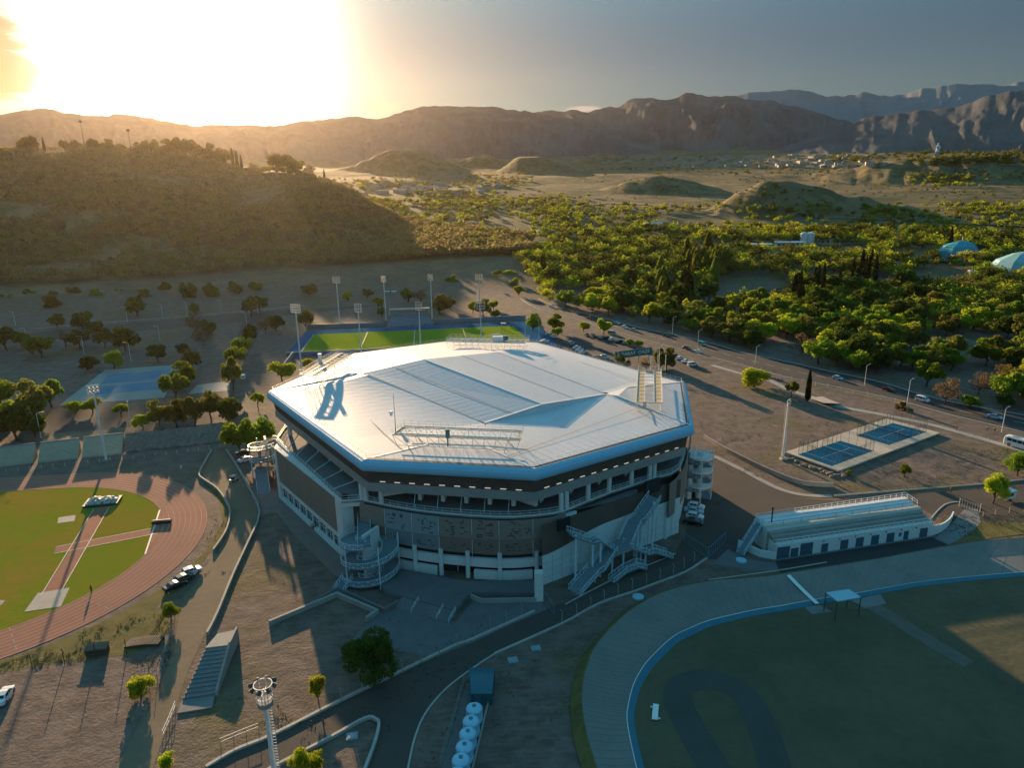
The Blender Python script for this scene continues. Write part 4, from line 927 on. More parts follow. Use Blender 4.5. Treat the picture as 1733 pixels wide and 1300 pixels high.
# ------------------------------------------------------------------ gantries on the roof
PLANK = mat('timber_walkway', (0.56, 0.42, 0.24), 0.85, 0.2, 1.2)
def gantry(label, cs, rail_edges, zd, zr, nx, ww=0.8):
    q = [P(x, y, zd) for x, y in cs]; g = thing('roof_gantry', label, 'gantry', q[0])
    a, b, c, d = q              # a-b and d-c are the long edges
    wk = MB(); u = Vector((0, 0, -0.12))
    def plank(p0, p1, p2, p3): wk.slab([p0, p1], [p3, p2], 0.12)
    w_ = (d - a).normalized() * ww; l_ = (b - a).normalized() * 0.8
    plank(a, b, b + w_, a + w_); plank(d - w_, c - w_, c, d); plank(a + w_ * 1.02, a + w_ * 1.02 + l_, d - w_ * 1.02 + l_, d - w_ * 1.02); plank(b + w_ * 1.02 - l_, b + w_ * 1.02, c - w_ * 1.02, c - w_ * 1.02 - l_)
    wk.build('walkway', PLANK, g)
    fr = MB()
    for e0, e1 in ((a, b), (d, c), (a, d), (b, c), (a + w_, b + w_), (d - w_, c - w_)): fr.bar(e0 + Vector((0, 0, .05)), e1 + Vector((0, 0, .05)), 0.11)
    for k in range(1, nx): fr.bar(a.lerp(b, k / nx), d.lerp(c, k / nx), 0.09)
    fr.build('frame', STEELW, g)
    lo = [Vector((v.x, v.y, zr + 0.25)) for v in q]; tr = MB()
    in_ = lambda v, ce, t: v.lerp(ce, t)
    ce = (lo[0] + lo[1] + lo[2] + lo[3]) / 4; lo = [in_(v, ce, 0.06) for v in lo]
    tr.bar(lo[0], lo[1], 0.09).bar(lo[3], lo[2], 0.09)
    for k in range(nx + 1):
        t = k / nx
        p0, p1, r0, r1 = a.lerp(b, t), d.lerp(c, t), lo[0].lerp(lo[1], t), lo[3].lerp(lo[2], t)
        tr.bar(p0, r0, 0.06).bar(p1, r1, 0.06)
        if k < nx:
            t2 = (k + 1) / nx; tr.bar(p0, lo[0].lerp(lo[1], t2), 0.05).bar(p1, lo[3].lerp(lo[2], t2), 0.05)
    tr.build('truss', STEELW, g)
    for t in (0.1, 0.9):
        for e0, e1 in ((lo[0], lo[1]), (lo[3], lo[2])):
            p = e0.lerp(e1, t); MB().bar(p, (p.x, p.y, zr - 1.0), 0.14).build('leg', STEELW, g)
    rl = MB()
    for i, j in rail_edges: railing(rl, [q[i], q[j]], 1.25, 1.6, 0.035)
    rl.build('railing', STEELW, g)
    return g, q
g, q = gantry('long white roof gantry on the front slope with a grey box in its middle', [(664, 736), (880, 745), (886, 729), (684, 721)], [(3, 2), (0, 3), (1, 2)], 28.2, 25.6, 11, 0.95)
p = q[0].lerp(q[1], 0.44); MB().box((p.x, p.y, 29.0), (0.9, 0.6, 1.8), 0.2).build('control_box', mat('box_teal', (0.10, 0.24, 0.25), 0.5), g); MB().bar((p.x, p.y, 28.1), (p.x, p.y - 0.2, 26.2), 0.22).build('duct', mat('box_teal', (0.1, 0.24, .25)), g)
an = P(670, 735, 28.3); asp = thing('antenna_mast', 'thin antenna mast at one end of the front roof gantry', 'antenna', an); MB().bar(an, an + Vector((0, 0, 9.0)), 0.09, 6, 0.03).build('pole', STEELD, asp); MB().bar(an + Vector((-.25, 0, 8.2)), an + Vector((.25, 0, 8.2)), .03).build('aerial', STEELD, asp)
g, q = gantry('white roof gantry on the west slope with a chimney-like vent', [(507, 634), (571, 597), (594, 602), (536, 638)], [(0, 1), (0, 3), (1, 2)], 29.4, 26.6, 10, 1.9)
p = q[0].lerp(q[1], 0.52); MB().bar((p.x, p.y, 29.4), (p.x, p.y, 32.0), 0.55, 8).build('vent', STEELW, g)
g, q = gantry('white roof gantry along the far edge of the roof', [(755, 578), (888, 581), (896, 574), (764, 572)], [(3, 2), (0, 3), (1, 2)], 29.0, 26.4, 12, 1.6)
p = q[0].lerp(q[1], 0.66); MB().box((p.x, p.y + 1.5, 29.9), (3.2, 2.0, 1.8)).build('equipment_box', STEELW, g); MB().box((p.x + 2.6, p.y + 1.2, 30.3), (1.6, 1.4, 1.4)).build('equipment_cover', BLUE, g)
g, q = gantry('white roof gantry with timber walkways at the roof edge above the padel courts', [(1077, 681), (1080, 627), (1118.5, 628), (1121, 682)], [(0, 1), (3, 2), (1, 2)], 28.6, 26.2, 9, 1.9)
p = q[1].lerp(q[2], 0.55); 
for dx, h in ((0, 4.2), (2.2, 6.4), (4.0, 4.6)): MB().bar((p.x + dx, p.y, 28.6), (p.x + dx, p.y, 28.6 + h), 0.09, 6).build('lamp_post', STEELW, g)
vd = MB().lathe(P(662, 702, 26.9), [(0.35, -0.2), (0.35, 0.5), (0.55, 0.55), (0.4, 0.85)], 12).build('roof_vent', WHITE); tag(vd, 'small round white vent cap alone on the roof sheet', 'vent')
# ------------------------------------------------------------------ the white pavilion by the velodrome
def topz(bx, by, tx, ty, z0=0.0):
    g = P(bx, by, z0); a, b, d = ray(tx, ty); return CH + d * math.hypot(g.x, g.y) / math.hypot(a, b)
PLAST = mat('plaster_white', (0.66, 0.70, 0.70), 0.8, 0.12, 0.5, 0.3, col2=(0.52, 0.56, 0.56))
DOORB = mat('door_blue', (0.055, 0.115, 0.16), 0.6, 0.1, 1.0)
S0, S1 = P(1312, 948), P(1575, 908); se = (S1 - S0).normalized(); sn = Vector((-se.y, se.x, 0)); SL = (S1 - S0).length; srz = math.atan2(se.y, se.x)
pav = thing('pavilion', 'long white pavilion with a stepped roof terrace and grey blue doors', 'building', S0)
def sbox(mb, s0, s1, d0, d1, z0, z1):
    c = S0 + se * ((s0 + s1) / 2) + sn * ((d0 + d1) / 2); return mb.box((c.x, c.y, (z0 + z1) / 2), (s1 - s0, d1 - d0, z1 - z0), srz)
SH = 3.5
sbox(MB(), 0, SL, 0, 3.0, 0, SH).build('wall', PLAST, pav)
stp = MB()
for k in range(3): sbox(stp, 0.15, SL - 0.15, 1.0 + k * 0.95, 1.0 + (k + 1) * 0.95 - 0.01, SH + 0.003 if k == 0 else SH, SH + 0.45 * (k + 1))
stp.build('terrace_step', CONC, pav)
sbox(MB(), 0, SL, 3.9, 8.9, 0, SH + 1.95).build('upper_block', PLAST, pav)
sbox(MB(), 0.1, SL - 0.1, 3.95, 5.0, SH + 1.953, SH + 2.03).build('terrace_edge', mat('terrace_buff', (0.50, 0.43, 0.33), 0.8, 0.15, 0.8), pav)
fl = MB()
for k in range(3): sbox(fl, 0.2, SL - 0.2, 5.05 + k * 1.25, 5.05 + (k + 1) * 1.25 - 0.03, SH + 1.953, SH + 2.05 + 0.22 * k)
fl.build('terrace_floor', mat('terrace_white', (0.74, 0.72, 0.72), 0.75, 0.08, 0.6), pav)
sp = lambda s, d, z: Vector((*(S0 + se * s + sn * d).xy, z))
railing(MB(), [sp(0.1, 0.15, SH), sp(SL - .1, 0.15, SH)], 1.1, 1.3, 0.075).build('railing', STEELW, pav)
railing(MB(), [sp(0.1, 4.6, SH + 2.03), sp(SL - .1, 4.6, SH + 2.03)], 1.05, 4.6, 0.035).build('railing', STEELD, pav)
railing(MB(), [sp(0.1, 4.6, SH + 2.03), sp(0.1, 8.8, SH + 2.03), sp(SL - .1, 8.8, SH + 2.4), sp(SL - .1, 4.9, SH + 2.03)], 1.1, 1.6, 0.07).build('railing', STEELW, pav)
def s_of(x):
    y = 948 + (908 - 948) * (x - 1312) / 263; p = P(x, y); return (p - S0).dot(se)
for x0, x1, h in ((1313.5, 1335, 2.9), (1337, 1350, 2.2), (1353, 1374, 3.0), (1389, 1400, 2.2), (1421, 1434, 2.4), (1447, 1460, 2.4), (1473, 1486, 2.4), (1499, 1512, 2.4), (1528, 1536, 2.3), (1555, 1568, 2.4)):
    a, b = s_of(x0), s_of(x1); d_ = sbox(MB(), a, b, -0.06, 0.05, 0.02, h).build('door', DOORB, pav)
    sbox(MB(), b - .25, b - .18, -0.10, -0.06, 1.0, 1.15).build('handle', STEELW, d_)
a, b = s_of(1519), s_of(1524); sbox(MB(), a, b, -0.05, 0.02, 1.2, 2.1).build('notice_board', BLUE, pav)
for k in range(8):
    s_ = SL * (0.19 + 0.1 * k); sbox(MB(), s_ - .18, s_ + .18, -0.14, 0, 2.75, 2.95).build('wall_lamp', STEELD, pav)
sbox(MB(), -0.2, SL + 0.2, -0.5, -0.05, 0.02, 0.16).build('plinth', CONCD, pav)
lw_ = [P(1248, 926), P(1262, 933), P(1285, 943), P(1312, 948)]
MB().wall(lw_, 0, 1.7, 0.3).build('wing_wall', PLAST, pav)
rw = smooth([S1, P(1594, 900), P(1608, 886), P(1614, 872)], 4); n_ = len(rw); o_ = offset([Vector(v[:2]) for v in rw], 0.3)
zz = [2.6 - 1.7 * i / (n_ - 1) for i in range(n_)]; wv = MB()
top = [Vector((p.x, p.y, z)) for p, z in zip(rw, zz)]; tob = [Vector((p.x, p.y, z)) for p, z in zip(o_, zz)]
wv.strip([Vector((p.x, p.y, 0)) for p in rw], top).strip(top, tob).strip(tob, [Vector((p.x, p.y, 0)) for p in o_]); wv.build('wing_wall', PLAST, pav)
ss = thing('stairs', 'short pale blue stairs up to the pavilion roof terrace', 'stairs', sp(-4, 5, 0))
flight(ss, sp(-6.0, 4.0, 0.1), sp(-0.2, 6.5, SH + 1.9), 1.8, STEPM, STEELB)
ch = MB().bar(sp(2.6, 6.2, SH + 2.1), sp(2.6, 6.2, SH + 5.2), 0.14, 8).bar(sp(2.6, 6.2, SH + 5.2), sp(2.6, 6.2, SH + 5.6), 0.22, 8).build('chimney_pipe', mat('rust_red', (0.16, 0.04, 0.03), 0.7)); tag(ch, 'rusty red flue pipe standing on the pavilion terrace', 'pipe')
cv_ = thing('canopy', 'flat pale blue canopy on thin legs beside the velodrome band', 'canopy', P(1425, 1035))
cz = topz(1396, 1036, 1398, 1003); q = [P(x, y, cz) for x, y in [(1398, 1003), (1437, 997.5), (1457, 1011), (1417, 1018)]]
MB().slab([q[0], q[3]], [q[1], q[2]], 0.16).build('canopy_roof', mat('canopy_blue', (0.30, 0.52, 0.62), 0.5, 0.06, 0.5), cv_)
for v in q: MB().bar((v.x, v.y, 0), (v.x, v.y, cz - 0.15), 0.09).build('leg', STEELD, cv_)
for i in range(4): MB().bar((q[i].x, q[i].y, 1.2), (q[(i + 1) % 4].x, q[(i + 1) % 4].y, 2.6), 0.05).build('brace', STEELD, cv_)
for (x, y, lab) in ((1109, 1208, 'white bench board lying inside the velodrome loop'), (907, 1099, 'square concrete cover between the curved road and velodrome'), (1080, 1012, 'round pale blue cover at the bank above the velodrome'), (1254, 950, 'round pale blue cover near the pavilion forecourt'), (596, 1248, 'small square cover on the kerbed island'), (868, 1119, 'small stone slab at the road edge by the pump house')):
    p = P(x, y)
    if 'round' in lab: o = MB().lathe(p, [(1.15, 0.0), (1.15, 0.3), (1.0, 0.38)], 16).build('manhole_cover', mat('canopy_blue', (0.3, .52, .62)))
    elif 'bench' in lab: o = MB().box((p.x, p.y, 0.3), (0.9, 3.4, 0.1), -0.25).box((p.x - .2, p.y + 1.2, 0.13), (0.7, 0.15, 0.25), -.25).box((p.x + .2, p.y - 1.2, 0.13), (0.7, 0.15, 0.25), -.25).build('bench', WHITE)
    else: o = MB().box((p.x, p.y, 0.12), (1.7, 1.4, 0.24), 0.2).box((p.x, p.y, 0.26), (1.3, 1.0, 0.05), 0.2).build('manhole_cover', mat('cover_blue', (0.25, 0.33, 0.36)))
    tag(o, lab, 'bench' if 'bench' in lab else 'cover')
# ------------------------------------------------------------------ water tanks and pump house
TANK = mat('tank_blue_white', (0.30, 0.58, 0.74), 0.45, 0.05, 0.8, 0.45)
tk = []
for k, (x, y) in enumerate([(802.4, 1196), (797, 1217.5), (791.6, 1238.6), (786, 1260.6), (779.8, 1283), (773.5, 1307)]):
    p = P(x, y, 2.7); o = thing('water_tank', 'x', 'tank', (p.x, p.y, 0.05), 'round water tanks in a row')
    if k == 0:
        MB().lathe((0, 0, 0), [(1.26, 0), (1.28, 0.1), (1.24, 0.15), (1.24, 2.1), (1.28, 2.15), (1.2, 2.4), (0.9, 2.62), (0.45, 2.74), (0.3, 2.75)], 28).build('shell', TANK, o, local=True, smooth=True)
        MB().lathe((0, 0, 2.72), [(0.30, 0), (0.32, 0.14), (0.2, 0.2)], 14).build('lid', mat('lid_grey', (0.12, 0.2, 0.25), 0.6), o, local=True)
        rb = MB()
        for z in (0.7, 1.3, 1.9): rb.lathe((0, 0, z), [(1.25, -0.03), (1.27, 0), (1.25, 0.03)], 28)
        rb.build('hoop', mat('tank_rib', (0.24, 0.50, 0.66), 0.5), o, local=True)
    else:
        for ch_ in list(tk[0].children): c_ = ch_.copy(); COL.objects.link(c_); c_.parent = o
    tk.append(o)
for o, l in zip(tk, ('round pale blue water tank nearest the teal pump house', 'second round pale blue tank from the pump house', 'third round pale blue tank counted from the pump house', 'fourth round pale blue tank counted from the pump house', 'fifth round pale blue tank counted from the pump house', 'last round tank of the row cut by the frame edge')): o['label'] = l
ph = thing('pump_house', 'teal pump house with a curved metal roof above the water tanks', 'shed', P(815, 1175))
q = [P(793, 1131, 2.3), P(838, 1132.5, 2.3), P(833, 1173, 2.3), P(797, 1173, 2.3)]
MB().prism([(v.x, v.y) for v in q], 0, 2.25).build('wall', mat('teal_wall', (0.03, 0.10, 0.12), 0.7), ph)
rf = MB(); L_ = [q[0].lerp(q[3], t) + Vector((0, 0, 0.7 * math.sin(math.pi * t))) for t in np.linspace(-0.03, 1.03, 10)]; R_ = [q[1].lerp(q[2], t) + Vector((0, 0, 0.7 * math.sin(math.pi * t))) for t in np.linspace(-0.03, 1.03, 10)]
rf.slab(L_, R_, 0.08).build('roof', mat('teal_roof', (0.025, 0.13, 0.17), 0.5, 0.08, 0.6, 0.4), ph)
MB().wall([q[0], q[3]], 0, 2.3, 0.1); MB().box((q[3].x + 1.0, q[3].y - 0.1, 1.0), (1.0, 0.12, 2.0)).build('door', DOORB, ph)
tf = thing('tank_fence', 'thin green railing along the left side of the tank row', 'fence', P(747, 1298))
fpts = [P(745, 1305, 0), P(787, 1158, 0)]; railing(MB(), fpts, 1.9, 3.0, 0.05).build('railing', mat('rail_green', (0.10, 0.24, 0.22), 0.5), tf)
kb = MB().wall([P(801, 1305), P(834, 1166)], 0, 0.5, 0.25).build('low_wall', CONC); tag(kb, 'straight low kerb wall along the right side of the tanks', 'wall')
spx('paving', [(745, 1310), (790, 1155), (832, 1168), (800, 1310)], 0.015, PAVEG)
# ------------------------------------------------------------------ padel courts
slab = thing('court_platform', 'raised pale concrete platform on rubble walls under two courts', 'platform', P(1460, 755))
sq = [P(x, y, 0.7) for x, y in [(1329, 765), (1500, 708.5), (1591, 732.5), (1419, 797)]]
MB().prism([(v.x, v.y) for v in sq], 0.25, 0.7).build('deck', mat('deck_pale', (0.50, 0.43, 0.34), 0.8, 0.12, 0.4), slab)
MB().prism([(v.x, v.y) for v in [sq[0].lerp((sq[0] + sq[2]) / 2, 0.01), sq[1].lerp((sq[0] + sq[2]) / 2, .01), sq[2].lerp((sq[0] + sq[2]) / 2, .01), sq[3].lerp((sq[0] + sq[2]) / 2, .01)]], -0.2, 0.249).build('rubble_wall', STONE, slab)
rs_ = [P(x, y) for x, y in [(1325, 772), (1349, 783), (1380, 795), (1412, 806), (1440, 802)]]; 
rb_ = random.Random(3); rk = MB()
for k in range(70):
    t = rb_.random() * (len(rs_) - 1); i = int(t); p = rs_[i].lerp(rs_[min(i + 1, len(rs_) - 1)], t - i); s_ = rb_.uniform(0.3, 0.8)
    p = p + Vector((rb_.uniform(-.6, .6), rb_.uniform(-1.6, 1.2), 0)); rk.lathe((p.x, p.y, 0), [(s_ * .9, 0), (s_, s_ * .4), (s_ * .6, s_ * .8)], 5)
tag(rk.build('rubble', STONE), kind='stuff')
GLS = glassmat('court_glass', (0.16, 0.26, 0.28), 0.12, 0.2); NETC = netmat('court_mesh', (0.06, 0.07, 0.08), 0.10, 0.13); PADB = mat('padel_blue', (0.010, 0.105, 0.200), 1.0, 0.08, 0.3, 0.0)
def padel(label, cs):
    q = [P(x, y, 0.72) for x, y in cs]; c = thing('padel_court', label, 'sports court', q[0])
    MB().prism([(v.x, v.y) for v in q], 0.703, 0.73).build('floor', PADB, c)
    ln = MB(); m0, m1 = q[0].lerp(q[1], .5), q[3].lerp(q[2], .5)
    def L2(a, b): seam(ln, a + Vector((0, 0, .012)), b + Vector((0, 0, .012)), 0.09, 0.012)
    for t in (0.15, 0.85): L2(q[0].lerp(q[1], t), q[3].lerp(q[2], t))
    L2(q[0].lerp(q[3], .5).lerp(q[1].lerp(q[2], .5), .15), q[0].lerp(q[3], .5).lerp(q[1].lerp(q[2], .5), .85)); ln.build('court_line', LINE, c)
    for a, b in ((q[0], q[3]), (q[1], q[2])):          # glass ends with mesh above
        g_ = MB(); g_.add([a, b, b + Vector((0, 0, 3)), a + Vector((0, 0, 3))], [(0, 1, 2, 3)]); g_.build('glass_wall', GLS, c)
        g_ = MB(); g_.add([a + Vector((0, 0, 3.02)), b + Vector((0, 0, 3.02)), b + Vector((0, 0, 4)), a + Vector((0, 0, 4))], [(0, 1, 2, 3)]); g_.build('wire_mesh', NETC, c)
    for a, b in ((q[0], q[1]), (q[3], q[2])):
        for t0, t1 in ((0, .2), (.8, 1)):
            x, y = a.lerp(b, t0), a.lerp(b, t1); g_ = MB(); g_.add([x, y, y + Vector((0, 0, 3)), x + Vector((0, 0, 3))], [(0, 1, 2, 3)]); g_.build('glass_wall', GLS, c)
        x, y = a.lerp(b, .2), a.lerp(b, .8); g_ = MB()
        for s0_, s1_ in ((0, .42), (.58, 1)): u_, v_ = x.lerp(y, s0_), x.lerp(y, s1_); g_.add([u_, v_, v_ + Vector((0, 0, 3)), u_ + Vector((0, 0, 3))], [(0, 1, 2, 3)])
        g_.build('wire_mesh', NETC, c)
        for t in (0, .1, .2, .32, .44, .56, .68, .8, .9, 1): p = a.lerp(b, t); MB().bar(p, p + Vector((0, 0, 4.0 if t in (0, .1, .2, .8, .9, 1) else 3.0)), 0.06).build('post', STEELD, c)
        MB().bar(a + Vector((0, 0, 3)), b + Vector((0, 0, 3)), 0.035).build('top_rail', STEELD, c)
    for a, b in ((q[0], q[3]), (q[1], q[2])):
        for t in (.25, .5, .75): p = a.lerp(b, t); MB().bar(p, p + Vector((0, 0, 4)), 0.045).build('post', STEELD, c)
        MB().bar(a + Vector((0, 0, 4)), b + Vector((0, 0, 4)), 0.035).build('top_rail', STEELD, c)
    nt = MB(); nt.add([m0, m1, m1 + Vector((0, 0, .9)), m0 + Vector((0, 0, .9))], [(0, 1, 2, 3)]); nt.build('net', NETC, c)
    MB().bar(m0 + Vector((0, 0, .92)), m1 + Vector((0, 0, .92)), 0.05).build('net_tape', LINE, c)
    return c
padel('blue glass-walled court nearer the tall light mast', [(1351, 769.3), (1422.2, 746.2), (1477.9, 763), (1407.4, 788.8)])
padel('blue glass-walled court nearer the yellow loader and avenue', [(1449.5, 737), (1511, 716), (1567.5, 731), (1504, 753)])
# retaining walls beside the service road
def thingwall(pts, z1, th, m_, label, name='low_wall', cat='wall', z0=0.0, n=3):
    c = smooth([Vector((p[0], p[1])) for p in px(pts)], n) if n else px(pts); return tag(MB().wall(c, z0, z1, th).build(name, m_), label, cat)
thingwall([(1190, 742), (1230, 766), (1290, 796), (1345, 818), (1380, 824), (1411, 825)], 1.3, 0.35, CONC, 'curving concrete retaining wall along the service road below the courts')
ribbon('path', px([(1200, 768), (1255, 795), (1315, 826), (1360, 838), (1408, 840)]), 1.6, 0.06, CONC)
thingwall([(1412, 840), (1520, 832), (1650, 822), (1760, 811)], 0.35, 0.2, KERB, 'thin pale kerb wall along the lawn above the service road')
thingwall([(382, 764), (398, 788), (420, 828), (438, 871), (418, 922), (394, 974), (367, 1040), (349, 1076)], 0.75, 0.45, CONC, 'long low pale wall between the access road and dark earth')
thingwall([(358, 764), (346, 785), (336, 806), (346, 816), (368, 832), (385, 858), (388, 878), (380, 905), (360, 935)], 0.8, 0.4, CONC, 'curved pale wall hugging the bend of the running track')
# broad steps beside the access road
sf = thing('grandstand_steps', 'broad concrete steps with a sunlit top platform by the access road', 'steps', P(345, 1140))
Z5 = 2.4; pf = [P(x, y, Z5) for x, y in [(347, 1097), (387, 1092), (399, 1066), (368, 1073)]]
MB().prism([(v.x, v.y) for v in pf], 0, Z5).build('platform', CONC, sf)
bL, bR = P(309, 1184, 0.3), P(364, 1176, 0.3); sb = MB(); N_ = 11
for k in range(N_):
    t0, t1 = k / N_, (k + 1) / N_ - 0.002; z = Z5 + (0.3 - Z5) * (k + 1) / (N_ + 1)
    a, b, c_, d_ = pf[0].lerp(bL, t0), pf[0].lerp(bL, t1), pf[1].lerp(bR, t1), pf[1].lerp(bR, t0)
    sb.prism([(a.x, a.y), (b.x, b.y), (c_.x, c_.y), (d_.x, d_.y)], 0.05, z)
sb.build('treads', CONCD, sf)
q = [P(309, 1185, .2), P(364, 1177, .2), P(359, 1198, .2), P(300, 1208, .2)]; MB().prism([(v.x, v.y) for v in q], 0, 0.24).build('landing', CONCD, sf)
sw_ = MB(); a, b, c_ = pf[2], pf[1], bR; n = Vector((0.35, 0.12, 0)); u = Vector((0, 0, 0.5))
sw_.add([Vector((v.x, v.y, 0)) for v in (a, b, c_)] + [a + u, b + u, c_ + u] + [Vector((v.x, v.y, 0)) + n for v in (a, b, c_)] + [a + u + n, b + u + n, c_ + u + n], [(0, 1, 4, 3), (1, 2, 5, 4), (6, 9, 10, 7), (7, 10, 11, 8), (3, 4, 10, 9), (4, 5, 11, 10), (2, 8, 11, 5), (0, 3, 9, 6)]); sw_.build('side_wall', CONC, sf)
gw = thing('road_guardrail', 'pale metal guardrail at the foot of the broad steps', 'guardrail', P(290, 1230)); railing(MB(), px([(298, 1198), (286, 1228), (276, 1250)]), 1.2, 1.6, .05).build('rail', STEELW, gw)
gw = thing('road_guardrail', 'thin guardrail beside the lit slip road at the frame bottom', 'guardrail', P(400, 1265)); railing(MB(), px([(374, 1262), (405, 1249), (438, 1236)]), 1.2, 2.0, .05).build('rail', GALV, gw)
# bleachers and rubble bank beyond the track
def bleacher(label, tl, tr, br, bl):
    q0, q1, q2, q3 = P(*tl, 4.0), P(*tr, 4.0), P(*br, 0.4), P(*bl, 0.4); o = thing('bleacher', label, 'bleacher', (q3.x, q3.y, 0), 'concrete bleachers above the running track')
    mb = MB(); N = 14
    for k in range(N):
        t0, t1 = k / N, (k + 1) / N - 0.004; a, b, c, d = q3.lerp(q0, t0), q3.lerp(q0, t1), q2.lerp(q1, t1), q2.lerp(q1, t0)
        mb.prism([(a.x, a.y), (d.x, d.y), (c.x, c.y), (b.x, b.y)], 0, 0.4 + 3.6 * (k + 1) / N)
    mb.build('tiers', mat('bleacher_concrete', (0.46, 0.43, 0.33), 0.85, 0.12, 0.5), o)
    a, b = q0, q1; MB().wall([a, b], 3.7, 4.5, 0.2).build('back_wall', CONC, o)
bleacher('pale stepped bleacher block cut by the left frame edge', (-60, 766), (60, 752), (55, 782), (-66, 797))
bleacher('middle pale stepped bleacher block with aisles on both sides', (69, 751), (134, 744), (131, 775), (64, 782))
bleacher('pale stepped bleacher block directly behind the tall light mast', (142, 742), (208, 735), (206, 767), (138, 774))
q = [P(211, 735, 4), P(376, 715, 4), P(373, 748, 0.2), P(209, 766, .2)]; rbk = MB()
NX, NY = 40, 8; vs = []
for j in range(NY + 1):
    for i in range(NX + 1):
        p = q[3].lerp(q[2], i / NX).lerp(q[0].lerp(q[1], i / NX), j / NY); r_ = 0.25; vs.append((p.x + rb_.uniform(-r_, r_), p.y + rb_.uniform(-r_, r_), p.z + rb_.uniform(-r_, r_)))
rbk.add(vs, [(j * (NX + 1) + i, j * (NX + 1) + i + 1, (j + 1) * (NX + 1) + i + 1, (j + 1) * (NX + 1) + i) for j in range(NY) for i in range(NX)])
rbk.add([q[0], q[1], (q[1].x, q[1].y + 6, 0), (q[0].x, q[0].y + 6, 0)], [(0, 1, 2, 3)]); tag(rbk.build('rubble_bank', STONE), 'long rubble stone bank beside the bleachers above the track', 'bank')
def fence(label, pts, h, step, m_, wires=3, r=0.06, name='fence', group=None, arm=False, n=0):
    q = px(pts) if not isinstance(pts[0], Vector) else pts
    if n: q = smooth(q, n)
    f_ = thing(name, label, 'fence', (q[0].x, q[0].y, 0), group); pp = resample(q, step)
    for p in pp:
        b_ = MB().bar((p.x, p.y, 0), (p.x, p.y, h), r)
        if arm: b_.bar((p.x, p.y, h), (p.x - 0.3, p.y + 0.15, h + 0.25), r * .8)
        b_.build('post', m_, f_)
    w_ = MB()
    for k in range(1, wires + 1): w_.path([(p.x, p.y, h * k / wires - 0.05) for p in pp], 0.009, 3)
    w_.build('wire', GALV, f_); return f_
fence('white low rail fence along the foot of the bleachers', [(-30, 803), (110, 789), (250, 774), (372, 758)], 1.1, 3.0, STEELW, 2, .05)
fence('concrete post fence on the plaza side of the curved road', [(578, 1188), (634, 1162), (691, 1134), (743, 1109), (792, 1087), (838, 1064), (884, 1043)], 2.3, 3.6, CONC, 4, .09, arm=True)
fence('concrete post fence on the velodrome side of the curved road', [(951, 1053), (993, 1033), (1034, 1012), (1071, 998), (1107, 985), (1141, 972), (1175, 952)], 2.3, 3.6, CONC, 4, .09, arm=True)
fence('thin post fence across the shaded dirt lot by the track', [(0, 1142), (70, 1131), (140, 1119), (215, 1108)], 3.0, 5.0, WOODB, 3, .07)
fence('thin fence along the road edge beside the dirt lot', [(296, 1048), (285, 1092), (268, 1150), (240, 1205), (212, 1262)], 1.6, 3.5, GALV, 3, .05)
fence('post fence between the service path and the avenue', [(1152, 596), (1206, 609), (1262, 623), (1330, 642), (1400, 657), (1515, 682)], 1.9, 5.0, CONC, 3, .09)
fence('low fence along the pale path above the padel courts', [(1545, 712), (1600, 728), (1660, 747), (1733, 768)], 1.6, 5.0, CONC, 2, .07)
fence('short white post fence on dry grass beside the pavilion gate', [(1663, 876), (1690, 870), (1733, 866)], 1.5, 4.0, CONC, 2, .08)
def gate(label, a, b, h, m_, bars=10):
    a, b = P(*a), P(*b); g = thing('gate', label, 'gate', a); fr = MB()
    fr.bar(a + Vector((0, 0, .1)), b + Vector((0, 0, .1)), .06).bar(a + Vector((0, 0, h)), b + Vector((0, 0, h)), .06); fr.build('gate_frame', m_, g)
    br = MB()
    for k in range(bars + 1): p = a.lerp(b, k / bars); br.bar(p, p + Vector((0, 0, h)), .035)
    br.build('bars', m_, g)
    for p in (a, b): MB().bar(p, p + Vector((0, 0, h + .3)), .11).build('post', m_, g)
TEALS = mat('gate_teal', (0.10, 0.22, 0.27), 0.5, 0.1, 1)
gate('teal barred gate across the road below the parked cars', (1158, 919), (1197, 945), 2.4, TEALS); gate('blue barred gate leaf swung beside the pavilion forecourt', (1199, 944), (1228, 917), 2.4, mat('gate_blue', (0.06, 0.22, 0.36), .5), 8)
gate('small teal gate panel at the corner pier of the arena', (921, 1018), (938, 1042), 2.2, TEALS, 6); gate('grey barred gate across the pavilion side path', (1623, 858), (1658, 868), 2.0, GALV, 8)
# ------------------------------------------------------------------ light masts
def lamp_panel(par, c, w_, h_, nx, ny, face):
    u = Vector((math.cos(face + math.pi / 2), math.sin(face + math.pi / 2), 0)); f = Vector((math.cos(face), math.sin(face), 0)); fr = MB()
    for j in range(ny + 1):
        z = Vector((0, 0, -h_ / 2 + h_ * j / ny)); fr.bar(c - u * w_ / 2 + z, c + u * w_ / 2 + z, 0.09)
    for s_ in (-1, 1): fr.bar(c + u * s_ * w_ / 2 - Vector((0, 0, h_ / 2)), c + u * s_ * w_ / 2 + Vector((0, 0, h_ / 2)), 0.09)
    fr.build('lamp_frame', STEELW, par)
    for j in range(ny):
        for i in range(nx):
            p = c + u * (w_ * ((i + .5) / nx - .5)) + Vector((0, 0, -h_ / 2 + h_ * (j + .5) / ny)) + f * 0.15
            MB().bar(p, p + f * 0.35 - Vector((0, 0, .18)), 0.22, 6, 0.34).build('floodlight', GALV, par)
